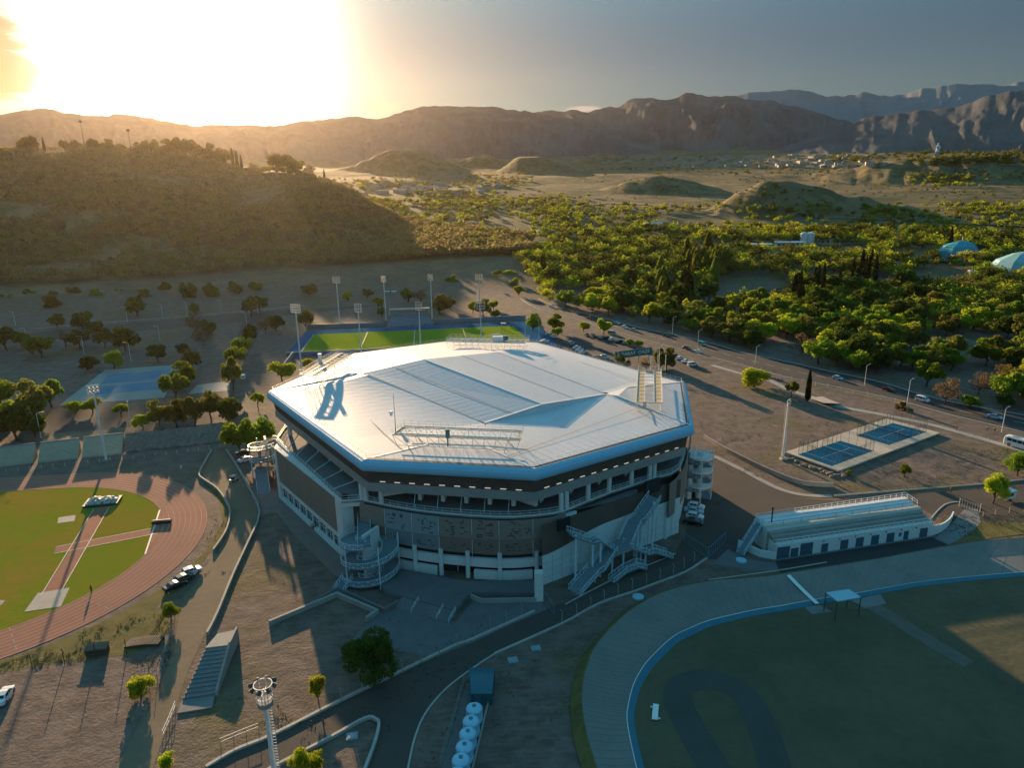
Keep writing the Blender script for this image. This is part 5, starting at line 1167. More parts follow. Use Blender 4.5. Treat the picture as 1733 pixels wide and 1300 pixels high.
def mast(label, b, t, w_, h_, nx, ny, face, z0=0.0, group=None, r=0.38):
    p = P(*b, z0); zt = topz(*b, *t, z0); m_ = thing('light_mast', label, 'light mast', p, group)
    MB().bar(p, (p.x, p.y, zt), r, 10, r * .55).build('pole', STEELW, m_, smooth=False)
    lamp_panel(m_, Vector((p.x, p.y, zt + h_ / 2 - .3)), w_, h_, nx, ny, face)
    MB().box((p.x, p.y, z0 + 0.2), (1.6, 1.6, 0.5)).build('footing', CONC, m_)
    return m_
G_ = 'light masts round the hockey pitch'
fp = R(75); fn_ = R(-105)
for i, (b, t, w_, h_, nx, ny, fc) in enumerate([((510.5, 628), (499.5, 528), 4.6, 3.4, 5, 3, fp), ((613, 619), (605, 527), 3.2, 3.6, 3, 3, fp), ((713, 609), (708.5, 524), 3.2, 3.6, 3, 3, fp), ((815, 600), (808.7, 522), 4.4, 4.0, 4, 3, fp)]):
    mast(ordinal(i, 4).capitalize() + ' white mast of the near row at the hockey pitch', b, t, w_, h_, nx, ny, fc, 0, G_)
for i, (b, t, w_, h_, nx, ny, fc) in enumerate([((575, 546), (569.3, 478), 4.6, 3.6, 4, 3, fn_), ((653.5, 543), (647.5, 476.5), 3.0, 3.6, 3, 3, fn_), ((731.5, 540), (726.7, 474), 3.0, 3.6, 3, 3, fn_), ((812.5, 540), (807.2, 473.8), 4.4, 3.6, 4, 3, fn_)]):
    mast(ordinal(i, 4).capitalize() + ' white mast of the far row at the hockey pitch', b, t, w_, h_, nx, ny, fc, 0, G_)
mast('tall white light mast in front of the bleachers at the track', (180, 780), (158.7, 663), 3.0, 2.2, 3, 2, R(-60))
mt = mast('tall white light mast standing alone left of the padel courts', (1325, 778), (1333, 684), 2.0, 1.6, 2, 2, R(-40)); 
p = P(1322.5, 777); p2 = P(1333, 684, topz(1325, 778, 1333, 684)); ld = MB()
for s_ in (-.9, -.5): ld.bar((p.x + s_ + .6, p.y, .2), (p.x + s_ + .6, p.y, p2.z), .03)
for k in range(40): z = p2.z * k / 40; ld.bar((p.x - .3, p.y, z), (p.x + .1, p.y, z), .025)
ld.build('ladder', GALV, mt)
p = P(449, 1192, 24.0); mt = thing('light_mast', 'white lattice-sided light mast with a crown ring at the frame bottom', 'light mast', (p.x, p.y, 0))
MB().bar((p.x, p.y, 0), (p.x, p.y, 24), 0.36, 10, 0.24).build('pole', STEELW, mt)
ld = MB()
for s_ in (.38, .75): ld.bar((p.x + s_, p.y - .1, 0), (p.x + s_, p.y - .1, 24), .035)
for k in range(60): z = 24 * k / 60; ld.bar((p.x + .3, p.y - .1, z), (p.x + .75, p.y - .1, z), .035)
ld.build('ladder', STEELW, mt)
rg = MB()
for z, r_ in ((24.0, 0.75), (25.0, 0.85), (26.6, 1.0)):
    c_ = [Vector((p.x + r_ * math.cos(q), p.y + r_ * math.sin(q), z)) for q in np.linspace(0, 2 * math.pi, 17)]; rg.path(c_, .06)
for q in np.linspace(0, 2 * math.pi, 9)[:-1]: rg.bar((p.x + .75 * math.cos(q), p.y + .75 * math.sin(q), 24), (p.x + math.cos(q), p.y + math.sin(q), 26.6), .045)
rg.bar((p.x - 1, p.y, 25.6), (p.x + 1, p.y, 25.6), .05).bar((p.x, p.y - 1, 25.6), (p.x, p.y + 1, 25.6), .05).bar((p.x, p.y, 24), (p.x, p.y, 26), .08); rg.build('crown_ring', STEELW, mt)
MB().lathe((p.x, p.y, 23.7), [(0.3, 0), (0.85, 0.15), (0.9, 0.7), (0.85, 0.75)], 16).build('platform', CONC, mt)
for k in range(8):
    q = 2 * math.pi * k / 8; c_ = Vector((p.x + math.cos(q) * 1.05, p.y + math.sin(q) * 1.05, 26.6)); MB().bar(c_, c_ + Vector((math.cos(q), math.sin(q), -.6)) * .4, .2, 6, .3).build('floodlight', STEELD, mt)
def street_lamp(label, b, h, aim=0.0, group=None, double=False, ball=False):
    p = P(*b); o = thing('street_lamp', label, 'street lamp', p, group); MB().bar(p, p + Vector((0, 0, h)), 0.11, 6, 0.07).build('pole', STEELW, o)
    for s_ in ((1, -1) if double else (1,)):
        d_ = Vector((math.cos(aim), math.sin(aim), 0)) * s_
        if not ball:
            MB().bar(p + Vector((0, 0, h)), p + Vector((0, 0, h + .3)) + d_ * 1.5, 0.05).build('arm', STEELW, o)
            MB().box(p + Vector((0, 0, h + .3)) + d_ * 1.8, (0.9, 0.32, 0.16), aim).build('lamp_head', GALV, o)
        else: MB().lathe(p + Vector((0, 0, h)), [(.12, 0), (.32, .25), (.3, .5), (.1, .65)], 10).build('lamp_head', WHITE, o)
    return o
LS = [((27, 553), 9), ((47, 585), 9), ((143, 600), 9), ((216, 545), 9), ((222, 612), 9), ((276, 540), 9), ((271, 578), 8), ((317, 535), 9), ((345, 585), 9), ((375, 532), 9), ((437, 530), 9), ((418, 553), 8)]
LS.sort()
for i, (b, h) in enumerate(LS): street_lamp(ordinal(i, len(LS)).capitalize() + ' grey street lamp on the dim streets below the wooded hill', b, h, R(200), 'street lamps below the hill')
for b, h, l, kw in [((70, 742), 8.5, 'street lamp beside the tree cluster above the bleachers', {}), ((221, 714), 7, 'ball-topped lamp post by the low road near the faded court', dict(ball=True)), ((510, 640), 6, 'ball-topped lamp post between the arena and the pitch wall', dict(ball=True)), ((889, 574), 12, 'plain lamp post at the pitch corner by the parked cars', dict(double=True)), ((912, 577), 11, 'second lamp post from the pitch corner by the parked cars', dict(double=True)), ((901, 532), 9, 'lamp post on the lawn beside the avenue bend', dict(double=True)), ((998, 570), 13, 'tall double lamp post rising between the two rows of parked cars', dict(double=True)), ((1045, 618), 6.5, 'short lamp post with a pale head beside the teal sign', dict(double=True)), ((1112, 632), 15, 'tall thin lamp post in front of the trees by the sign', dict(double=True)), ((1138, 566), 9, 'lamp post on the wooded edge of the avenue beyond the sign', {}), ((1181, 587), 8, 'lamp post on the avenue verge above the teal van', {}), ((1535, 684), 9, 'lamp post beside the yellow loader', {}), ((1278, 617), 8, 'lamp post on the avenue above the round bush', {}), ((1463, 652), 8, 'lamp post on the avenue above the padel courts', {}), ((1695, 732), 8, 'lamp post with a small box beside the pale blue car', {})]:
    street_lamp(l, b, h, R(30), None, **kw)
# ------------------------------------------------------------------ the pitch: walls, stands, scoreboard
thingwall([(484, 602), (600, 597), (740, 590), (930, 582)], 1.6, 0.5, CONC, 'pale topped near wall of the hockey pitch', 'pitch_wall', n=0)
pw = MB().wall([P(480, 626), P(497, 602.5)], 0, 2.2, 0.4).build('pitch_wall', CONC); tag(pw, 'end wall of the hockey pitch beside the first mast', 'wall')
pw = MB().wall(px([(494, 604), (560, 601), (640, 596)]), 0, 0.89, -0.3).build('pitch_wall', CONCD); tag(pw, 'grey base wall under the near edge of the hockey pitch', 'wall')
thingwall([(520, 556), (640, 552), (652, 551)], 2.2, 0.5, mat('pitch_wall_blue', (0.16, 0.22, 0.28), .7), 'blue grey far wall of the pitch left of the stand', 'pitch_wall', n=0)
thingwall([(736, 548), (820, 544), (890, 540)], 2.4, 0.5, mat('pitch_wall_blue', (0.16, 0.22, 0.28), .7), 'blue grey far wall of the pitch right of the stand', 'pitch_wall', n=0)
gs = thing('grandstand', 'small blue grey grandstand on the far side of the hockey pitch', 'grandstand', P(690, 550))
a, b, c_, d_ = P(656, 553, .9), P(733, 549, .9), P(720, 529, 5.6), P(662, 532, 5.6); mb = MB()
for k in range(9):
    t0, t1 = k / 9, (k + 1) / 9 - .004; e_, f_, g_, h_ = a.lerp(d_, t0), a.lerp(d_, t1), b.lerp(c_, t1), b.lerp(c_, t0); mb.prism([(e_.x, e_.y), (h_.x, h_.y), (g_.x, g_.y), (f_.x, f_.y)], 0, .9 + 4.7 * (k + 1) / 9)
mb.build('tiers', mat('stand_blue_grey', (0.20, 0.26, 0.31), .75, .15, .6), gs); MB().wall([d_, c_], 0, 7.2, 0.4).build('back_wall', CONC, gs)
hq = [P(658, 524.5, 8.4), P(726, 522, 8.4)]; MB().slab([hq[0], hq[0] + Vector((0, 3.5, .2))], [hq[1], hq[1] + Vector((0, 3.5, .2))], .25).build('roof', mat('stand_roof', (0.42, 0.36, 0.26), .7), gs)
for p in hq: MB().bar((p.x, p.y + 1, 5), (p.x, p.y + 1, 8.3), .12).build('post', STEELW, gs)
cr_ = thing('camera_tower', 'pale slim tower at the pitch end behind the far gantry', 'tower', P(851, 566)); p = P(852, 567); 
for dx, dy in ((-.9, -.9), (.9, -.9), (.9, .9), (-.9, .9)): MB().bar((p.x + dx, p.y + dy, 0), (p.x + dx, p.y + dy, 6.2), .12).build('leg', CONC, cr_)
MB().box((p.x, p.y, 6.3), (2.6, 2.6, .3)).build('platform', CONC, cr_)
bk2 = MB().box(P(840, 570, 1.6), (4.2, 2.4, 2.8), 0.1).box(P(840, 570, 3.05), (4.4, 2.6, .12), .1).build('tarpaulin_hut', BLUE); tag(bk2, 'bright blue covered hut at the pitch end beside the slim tower', 'hut')
for x, y, l in ((655, 499, 'small pale kiosk on the street behind the pitch, nearer the hill'), (667, 499, 'small pale kiosk on the street behind the pitch, nearer the stand')):
    p = P(x, y); k_ = thing('kiosk', l, 'kiosk', p); MB().box((p.x, p.y, 1.3), (3.2, 2.2, 2.6)).build('wall', CONC, k_); MB().box((p.x, p.y, 2.68), (3.6, 2.6, .15)).build('roof', WHITE, k_)
# teal sign with pale lettering on posts
sg = thing('road_sign', 'long teal sign board with pale letters among trees by the car park', 'sign', P(1075, 612))
z1 = 3.2; a, b = P(1041, 606.5, z1), P(1103, 598, z1); d_ = (b - a).normalized(); TE = mat('sign_teal', (0.012, 0.16, 0.17), .5, .05, 1)
h_ = 3.3; srz2 = math.atan2(d_.y, d_.x); c_ = (a + b) / 2
MB().box((c_.x, c_.y, z1 + h_ / 2 - .4), ((b - a).length, .25, h_), srz2).build('board', TE, sg)
for t in (.08, .36, .64, .92): p = a.lerp(b, t); MB().bar((p.x, p.y, 0), (p.x, p.y, z1), .13).build('post', STEELD, sg)
tx = bpy.data.curves.new('lettering', 'FONT'); tx.body = 'I  TARAY  OAZE'; tx.size = 2.1; tx.extrude = .02; tx.align_x = 'CENTER'; tx.align_y = 'CENTER'; tx.materials.append(WHITE)
tq = bpy.data.objects.new('lettering', tx); COL.objects.link(tq); bpy.context.view_layer.update(); tme = bpy.data.meshes.new_from_object(tq.evaluated_get(bpy.context.evaluated_depsgraph_get())); bpy.data.objects.remove(tq)
to = bpy.data.objects.new('lettering', tme); COL.objects.link(to); to.parent = sg
lc = Vector((c_.x, c_.y, z1 + h_ / 2 - .35)) - Vector((-d_.y, d_.x, 0)) * .16 - ORG[sg.name]; to.location = lc; to.rotation_euler = (R(90), 0, srz2); to.scale = (1.12, 1, 1)
# small things on and round the track
p = P(174, 851); ms_ = thing('mat_pile', 'heaped white landing mats with a dark base on the infield', 'mats', p); rr_ = random.Random(11)
pl = MB(); NX, NY = 18, 8; e0 = Vector((0.97, 0.22, 0)); e1 = Vector((-.22, .97, 0)); vs = []
for j in range(NY + 1):
    for i in range(NX + 1):
        u_, v_ = i / NX * 2 - 1, j / NY * 2 - 1; hgt = 1.25 * max(0, (1 - abs(u_) ** 6)) * max(0, (1 - abs(v_) ** 6)) * rr_.uniform(.65, 1.15)
        q = p + e0 * u_ * 4.0 + e1 * v_ * 2.4; vs.append((q.x + rr_.uniform(-.15, .15), q.y + rr_.uniform(-.15, .15), .12 + hgt))
pl.add(vs, [(j * (NX + 1) + i, j * (NX + 1) + i + 1, (j + 1) * (NX + 1) + i + 1, (j + 1) * (NX + 1) + i) for j in range(NY) for i in range(NX)]); pl.build('cover', mat('mat_cover', (0.60, 0.58, 0.54), .6, .35, 1.2, .4, col2=(.05, .05, .06), fine=2.0), ms_)
MB().box((p.x, p.y, .3), (8.2, 5.0, .5), math.atan2(e0.y, e0.x)).build('base', STEELD, ms_)
p = P(274, 886); hb = thing('hurdle_stack', 'dark stack of hurdles with white bars beside the lane apron', 'hurdles', p)
MB().box((p.x, p.y, .5), (4.4, 1.0, .7), .15).build('rack', mat('maroon', (0.06, 0.028, 0.03), .8), hb)
for k in range(4): MB().box((p.x - 1.5 + k * 1.0, p.y - .1 + k * .15, .89), (1.0, .16, .08), .15).build('bar', WHITE, hb)
p = P(245, 1090); gr_ = thing('slatted_stand', 'old slatted wooden stand on dry grass by the road', 'stand', p); sm_ = MB()
for k in range(16): sm_.box((p.x - 2.8 + k * .37, p.y + (k - 8) * .05, .5 + .25 * math.sin(k * .2)), (.18, 2.6, .1), -.05)
sm_.build('slats', mat('grey_wood', (0.25, 0.19, 0.15), .85, .2, 1), gr_); MB().box((p.x, p.y + 1.0, .25), (6, .15, .5), .12).box((p.x, p.y - 1.0, .2), (6, .15, .4), .12).build('beam', WOODB, gr_)
p = P(166, 1107); hc_ = thing('hut', 'small dark hut roofed low beside the dirt lot', 'hut', p); MB().box((p.x, p.y, .7), (3.4, 1.5, 1.4), .15).build('wall', mat('hut_brown', (.08, .06, .045), .9), hc_); MB().slab([Vector((p.x - 1.9, p.y - 1.1, 1.35)), Vector((p.x - 2.0, p.y + .7, 1.7))], [Vector((p.x + 1.8, p.y - .5, 1.35)), Vector((p.x + 1.7, p.y + 1.2, 1.7))], .12).build('roof', mat('hut_roof', (.16, .12, .09), .9), hc_)
p = P(1400, 686); rp = MB().slab([P(1368, 673, .1), P(1395, 682, 1.0)], [P(1392, 671, .1), P(1421, 683, 1.0)], .12).build('ramp_board', CONC); tag(rp, 'pale tilted ramp board on the lane near the cypress', 'ramp')
rw_ = MB()
for k in range(5):
    p = P(1306 + k * 4.2, 641 + k * 1.0); rw_.box((p.x, p.y, .45), (1.2, .4, .9), .3)
for k in range(5):
    p = P(1306 + k * 4.2, 641 + k * 1.0); o = MB().box((p.x, p.y, .45), (1.3, .45, .8), .4).box((p.x, p.y, .9), (1.1, .2, .1), .4).build('barrier', mat('barrier_red', (.35, .08, .05), .6, .9, 1.6, .3, col2=(.6, .55, .5)) ); tag(o, ordinal(k, 5).capitalize() + ' red and white road barrier beside the lone round bush', 'barrier', 'road barriers by the round bush')
# ------------------------------------------------------------------ cars
TYRE = mat('tyre', (0.012, 0.012, 0.013), 0.9); RIM = mat('rim', (0.35, 0.36, 0.37), 0.35, metal=0.7); HEADL = mat('headlight', (0.75, 0.76, 0.75), 0.15, spec=.6); TAILL = mat('tail_light', (0.28, 0.015, 0.012), 0.3)
PAINT = {n: mat('paint_' + n, c, 0.28, 0.02, 0.5, 0.55) for n, c in dict(white=(.70, .71, .72), silver=(.36, .38, .40), pale_blue=(.33, .47, .56), black=(.014, .015, .017), dark_grey=(.05, .052, .055), red=(.16, .022, .018), navy=(.018, .035, .075), teal=(.16, .38, .40), beige=(.38, .33, .26), green=(.02, .06, .045)).items()}
def car_meshes(kind):
    """half-outline sections along the length: (x, half width at sill, z sill, half width at belt, z belt, half width roof, z roof)"""
    if kind == 'van': S_ = [(-2.2, .74, .38, .80, .95, .72, 1.0), (-2.1, .82, .30, .86, .98, .74, 1.72), (-1.2, .85, .26, .88, 1.0, .76, 1.85), (.4, .85, .26, .88, 1.0, .76, 1.84), (1.05, .85, .26, .87, 1.0, .74, 1.62), (1.55, .84, .26, .86, 1.0, .82, 1.06), (2.0, .80, .28, .80, .92, .74, .97), (2.2, .66, .36, .66, .74, .60, .78)]
    elif kind == 'hatch': S_ = [(-1.95, .70, .40, .76, .90, .62, .96), (-1.85, .80, .32, .83, .94, .66, 1.10), (-1.45, .82, .26, .85, .95, .64, 1.42), (-.5, .82, .24, .85, .94, .66, 1.50), (.25, .82, .24, .85, .93, .65, 1.46), (.95, .82, .24, .84, .92, .76, .99), (1.6, .80, .26, .80, .86, .70, .90), (1.95, .64, .34, .64, .66, .56, .70)]
    else: S_ = [(-2.2, .70, .42, .76, .88, .68, .93), (-2.0, .80, .32, .82, .94, .72, 1.0), (-1.5, .83, .26, .85, .95, .72, 1.02), (-.95, .83, .25, .86, .94, .64, 1.38), (-.1, .83, .24, .86, .93, .65, 1.45), (.45, .83, .24, .86, .92, .64, 1.38), (1.2, .83, .24, .84, .91, .76, .96), (1.85, .80, .26, .80, .84, .70, .88), (2.2, .64, .34, .64, .64, .56, .68)]
    body, gl = MB(), MB(); rows = []
    for x, a, z0, b, z1, c, z2 in S_: rows.append([(x, -a, z0), (x, -b, z1), (x, -c, z2), (x, c, z2), (x, b, z1), (x, a, z0)])
    n = len(rows)
    vs = [v for r_ in rows for v in r_]; fs = []
    for i in range(n - 1):
        for j in range(6): fs.append((i * 6 + j, i * 6 + (j + 1) % 6, (i + 1) * 6 + (j + 1) % 6, (i + 1) * 6 + j))
    fs += [tuple(range(6))[::-1], tuple(range((n - 1) * 6, n * 6))]; body.add(vs, fs)
    cab = [i for i in range(n) if S_[i][6] > 1.2]; i0, i1 = cab[0] - 1, cab[-1] + 1
    def on(i, j, k, t, s_, o_=.012):
        a = Vector(rows[i][j]).lerp(Vector(rows[i][k]), t); b = Vector(rows[i + 1][j]).lerp(Vector(rows[i + 1][k]), t); p = a.lerp(b, s_); p.y += (-o_ if j < 3 else o_); return p
    for (j, k) in ((1, 2), (4, 3)):
        for i in range(i0, i1):
            s0 = .25 if i == i0 else .06; s1 = .75 if i == i1 - 1 else .94
            gl.add([on(i, j, k, .14, s0), on(i, j, k, .14, s1), on(i, j, k, .86, s1), on(i, j, k, .86, s0)], [(0, 1, 2, 3)])
    sd = gl
    def scr(i, s0, s1):
        m_ = MB(); a, b = rows[i], rows[i + 1]; f = lambda j, s_: Vector(a[j]).lerp(Vector(b[j]), s_)
        q = [f(2, s0), f(3, s0), f(3, s1), f(2, s1)]; c = sum(q, Vector()) / 4; q = [c + (v - c) * .86 + Vector((0, 0, .014)) for v in q]; m_.add(q, [(0, 1, 2, 3)]); return m_
    lights = []
    f_ = S_[-2]; b_ = S_[1]
    for s_ in (-1, 1): lights.append(('headlight', MB().box((f_[0] + .16, s_ * f_[3] * .74, f_[4] - .12), (.2, .32, .14)), HEADL)); lights.append(('tail_light', MB().box((b_[0] - .10, s_ * b_[3] * .82, b_[4] - .08), (.14, .22, .16)), TAILL))
    wl = MB().bar((0, -.11, 0), (0, .11, 0), .32, 14); rm_ = MB().bar((0, -.125, 0), (0, .125, 0), .19, 10)
    return body, sd, scr(i0, .1, .95), scr(i1 - 1, .1, .95), lights, wl, rm_, S_
WB = dict(van=1.32, hatch=1.22, sedan=1.36)
PROTO = {}
def proto_car(kind, colour):
    if (kind, colour) in PROTO: return PROTO[kind, colour]
    base = next((v for (k, c), v in PROTO.items() if k == kind), None)
    if base is None:
        body, sd, rw1, fw1, lights, wl, rm_, S_ = car_meshes(kind); ob = []
        def mk(name, mb, m_): me = bpy.data.meshes.new(name); me.from_pydata([tuple(v) for v in mb.v], [], mb.f); bm = bmesh.new(); bm.from_mesh(me); bmesh.ops.recalc_face_normals(bm, faces=bm.faces); bm.to_mesh(me); bm.free(); me.materials.append(m_); return me
        base = dict(body=mk('body', body, PAINT['white']), side=mk('side_window', sd, DARKGLASS), rear=mk('rear_window', rw1, DARKGLASS), wind=mk('windscreen', fw1, DARKGLASS), lights=[(n, mk(n, b, m_)) for n, b, m_ in lights], wheel=mk('wheel', wl, TYRE), rim=mk('rim', rm_, RIM))
    d = dict(base); me = base['body'].copy(); me.materials[0] = PAINT[colour]; d['body'] = me; PROTO[kind, colour] = d; return d
def link(name, me, par, loc=(0, 0, 0)):
    o = bpy.data.objects.new(name, me); COL.objects.link(o); o.parent = par; o.location = loc; return o
def car(label, at, to, kind='hatch', colour='white', group=None, small=False, s=1.06):
    p, q = P(*at), P(*to); a = math.atan2(q.y - p.y, q.x - p.x); d = proto_car(kind, colour)
    c = thing({'van': 'van', 'hatch': 'hatchback_car', 'sedan': 'saloon_car'}[kind], label, 'van' if kind == 'van' else 'car', (p.x, p.y, 0.05), group, a); c.scale = (s, s, s)
    link('body', d['body'], c); link('side_windows', d['side'], c); link('windscreen', d['wind'], c); link('rear_window', d['rear'], c)
    for n, me in d['lights'] if not small else []: link(n, me, c)
    for sx in (-1, 1):
        for sy in (-1, 1):
            w_ = link('wheel', d['wheel'], c, (sx * WB[kind], sy * .76, .32))
            if not small: link('rim', d['rim'], w_)
    return c
GP = 'cars parked behind the arena'; GA = 'cars on the avenue'; GY = 'cars parked in the yard beside the arena'
CARS = [
 ('white car at the road edge by the track bend, foremost of three', (325, 971), (337, 967), 'hatch', 'white', 'cars by the track bend', 0),
 ('dark car with glinting roof between two cars by the track bend', (313, 983), (322, 979), 'hatch', 'dark_grey', 'cars by the track bend', 0),
 ('black car nearest the bush by the track bend', (297, 996), (306, 992), 'sedan', 'black', 'cars by the track bend', 0),
 ('white car cut by the frame edge on the dirt lot', (8, 1184), (22, 1162), 'sedan', 'white', None, 0),
 ('white van parked against the arena wall below the stair tower', (1172, 828), (1188, 823), 'van', 'white', GY, 0),
 ('white car at the head of the yard row beside the arena', (1178, 861), (1190, 863), 'hatch', 'white', GY, 0),
 ('blue grey car between two white cars in the yard row', (1174, 868.5), (1186, 870.5), 'sedan', 'pale_blue', GY, 0),
 ('white car above the black one in the yard row', (1176, 878), (1188, 880), 'hatch', 'white', GY, 0),
 ('black car at the near end of the yard row', (1173, 887), (1185, 889), 'sedan', 'black', GY, 0),
 ('white car by the sunlit stair tower of the access road', (416, 781), (425, 778), 'sedan', 'white', None, 0),
 ('dark green car behind the sunlit stair tower', (412, 769), (421, 767), 'sedan', 'green', None, 0),
 ('white van standing on the street near the hedge of tall trees', (412, 641), (414, 632), 'van', 'white', None, 1),
 ('pale blue car at the top of the slanted parking row', (967, 582), (978, 579), 'hatch', 'pale_blue', GP, 0),
 ('red car second in the slanted parking row', (971, 586), (982, 583), 'sedan', 'red', GP, 0),
 ('white car right below the red one in the slanted row', (976, 590), (987, 587), 'sedan', 'white', GP, 0),
 ('white car next to last in the slanted parking row', (981, 594), (992, 591), 'sedan', 'white', GP, 0),
 ('white car last in the slanted row at the roof edge', (986, 598), (997, 595), 'sedan', 'white', GP, 0),
 ('dark grey car at the left end of the far parking row', (993, 569), (1000, 573), 'sedan', 'dark_grey', GP, 0),
 ('black car second in the far parking row', (1004, 570), (1011, 574), 'sedan', 'black', GP, 0),
 ('silver car in the middle of the far parking row', (1019, 573), (1028, 570), 'hatch', 'silver', GP, 0),
 ('navy car squeezed beside a white one in the far parking row', (1027, 574), (1036, 571), 'hatch', 'navy', GP, 0),
 ('white car beside the navy one in the far parking row', (1035, 576), (1043, 573), 'hatch', 'white', GP, 0),
 ('teal car parked alone behind the far parking row', (1036, 566), (1045, 567), 'van', 'teal', GP, 0),
 ('black car left of a pale teal one near the sign', (1049, 580), (1058, 577), 'sedan', 'black', GP, 0),
 ('pale teal car at the right end near the sign', (1060, 582), (1070, 579), 'hatch', 'teal', GP, 0),
 ('white car under the bushy trees at the pitch corner', (938, 572), (950, 573), 'hatch', 'white', GP, 0),
 ('beige car half behind a white one under the bushy trees', (930, 569), (942, 570), 'sedan', 'beige', GP, 0),
 ('white car showing just over the far roof edge', (922, 579.5), (934, 579), 'sedan', 'white', GP, 0),
 ('pale blue car on the lane behind the hockey pitch wall', (908, 550), (918, 547), 'sedan', 'pale_blue', GP, 0),
 ('beige car behind the roof edge left of the sign', (1013, 606), (1023, 607), 'sedan', 'beige', GP, 0),
 ('silver car behind the roof edge right against the sign', (1024, 606), (1034, 608), 'hatch', 'silver', GP, 0),
 ('dark green car at the top of the row beyond the sign trees', (1133, 599.5), (1143, 596), 'sedan', 'green', GP, 0),
 ('dark red car second in the row beyond the sign trees', (1141, 604), (1151, 600), 'hatch', 'red', GP, 0),
 ('white car right of the dark red one beyond the sign trees', (1150, 608.5), (1161, 605), 'hatch', 'white', GP, 0),
 ('white car second from the end beyond the sign trees', (1160, 613.5), (1171, 611), 'sedan', 'white', GP, 0),
 ('white off-roader ending the row beyond the sign trees', (1172, 619.5), (1185, 618.5), 'van', 'white', GP, 0),
 ('white van with teal tint driving on the avenue past the sign', (1188, 584.5), (1201, 588), 'van', 'teal', GA, 0),
 ('dark red car on the avenue verge near the white saloon', (1162, 591.5), (1175, 594), 'hatch', 'red', GA, 0),
 ('white saloon on the avenue just above the parked row', (1181, 597), (1169, 593), 'sedan', 'white', GA, 0),
 ('dark green car in the shade of the avenue trees', (1127, 569.5), (1141, 573), 'sedan', 'green', GA, 0),
 ('pale blue car leading three on the avenue above the car park', (1044, 548.5), (1055, 551.5), 'sedan', 'pale_blue', GA, 0),
 ('white car second of three on the avenue above the car park', (1057, 555.5), (1068, 559), 'hatch', 'white', GA, 0),
 ('grey car last of three on the avenue above the car park', (1073, 560.5), (1084, 563.5), 'hatch', 'silver', GA, 0),
 ('white car alone at the avenue bend', (933, 520.5), (942, 523.5), 'hatch', 'white', GA, 0),
 ('red and pale car crossing the avenue beside the tall lamp', (996, 540), (985, 536.5), 'hatch', 'red', GA, 0),
 ('pale blue car on the avenue beyond the cypress', (1418, 642.5), (1432, 646), 'hatch', 'pale_blue', GA, 0),
 ('dark red car in the avenue shade above the padel courts', (1503, 661.5), (1517, 664.5), 'sedan', 'red', GA, 0),
 ('white van on the avenue beyond the yellow loader', (1561, 679.5), (1577, 683.5), 'van', 'white', GA, 0),
 ('pale blue car on the avenue at the right above the bus', (1683, 708.5), (1700, 712), 'sedan', 'pale_blue', GA, 0),
 ('pale car on the street behind the pitch, farthest left', (668, 483), (660, 485), 'hatch', 'white', None, 1),
 ('dark car on the street behind the small grandstand', (714, 483), (724, 482), 'sedan', 'dark_grey', None, 1),
 ('white car on the street between two far masts', (761, 485), (772, 484), 'sedan', 'white', None, 1),
 ('silver car on the sunlit lane right of the far masts', (857, 500), (866, 503), 'hatch', 'silver', None, 1)]
for l, a, b, k, c, g, sm1 in CARS: car(l, a, b, k, c, g, bool(sm1))
# bus, loader, kiosk van, cart ------------------------------------------------
p, q = P(1697, 752), P(1745, 766); ab = math.atan2(q.y - p.y, q.x - p.x); bp = P(1728, 759)
bus = thing('bus', 'white bus cut by the right frame edge beside the pale path', 'bus', (bp.x, bp.y, .05), rz=ab)
bb = MB(); secs = [(-4.6, .95, .45, 2.5), (-4.4, 1.15, .35, 2.85), (-3.6, 1.2, .3, 3.0), (4.0, 1.2, .3, 3.0), (4.45, 1.12, .35, 2.8), (4.6, .95, .45, 2.2)]; rows = []
for x, hw, z0, z1 in secs: rows += [(x, -hw, z0), (x, -hw, z1 - .25), (x, -hw + .25, z1), (x, hw - .25, z1), (x, hw, z1 - .25), (x, hw, z0)]
n = len(secs); bb.add(rows, [(i * 6 + j, i * 6 + (j + 1) % 6, (i + 1) * 6 + (j + 1) % 6, (i + 1) * 6 + j) for i in range(n - 1) for j in range(6)] + [tuple(range(6))[::-1], tuple(range((n - 1) * 6, n * 6))]); bb.build('body', PAINT['white'], bus, local=True)
for s_ in (-1, 1):
    for k in range(5): MB().box((-3.0 + k * 1.45, s_ * 1.2, 2.1), (1.3, .04, .85)).build('side_window', DARKGLASS, bus, local=True)
MB().box((-4.53, 0, 2.05), (.1, 1.8, .9)).build('rear_window', DARKGLASS, bus, local=True); MB().box((4.53, 0, 1.8), (.12, 1.9, 1.2)).build('windscreen', DARKGLASS, bus, local=True)
for sx in (-2.9, 2.8):
    for sy in (-1, 1): w_ = MB().bar((sx, sy * 1.0, .48), (sx, sy * 1.22, .48), .48, 16).build('wheel', TYRE, bus, local=True); MB().bar((sx, sy * 1.2, .48), (sx, sy * 1.235, .48), .26, 12).build('rim', RIM, w_, local=True)
for x in (-2.0, 1.6): MB().box((x, 0, 3.08), (1.3, 1.1, .22)).build('roof_hatch', PAINT['silver'], bus, local=True)
YEL = mat('loader_yellow', (0.42, 0.24, 0.02), .5, .1, .8, .4); lp_ = P(1527, 694)
ld = thing('loader', 'yellow wheel loader with a dark cab on the lane by the avenue', 'loader', (lp_.x, lp_.y, .05), rz=math.atan2(*(P(1550, 700) - P(1520, 690)).yx))
MB().box((-1.2, 0, 1.35), (2.6, 1.5, .9)).box((-2.0, 0, 1.9), (1.0, 1.3, .35)).box((1.3, 0, 1.05), (1.6, 1.1, .55)).build('body', YEL, ld, local=True)
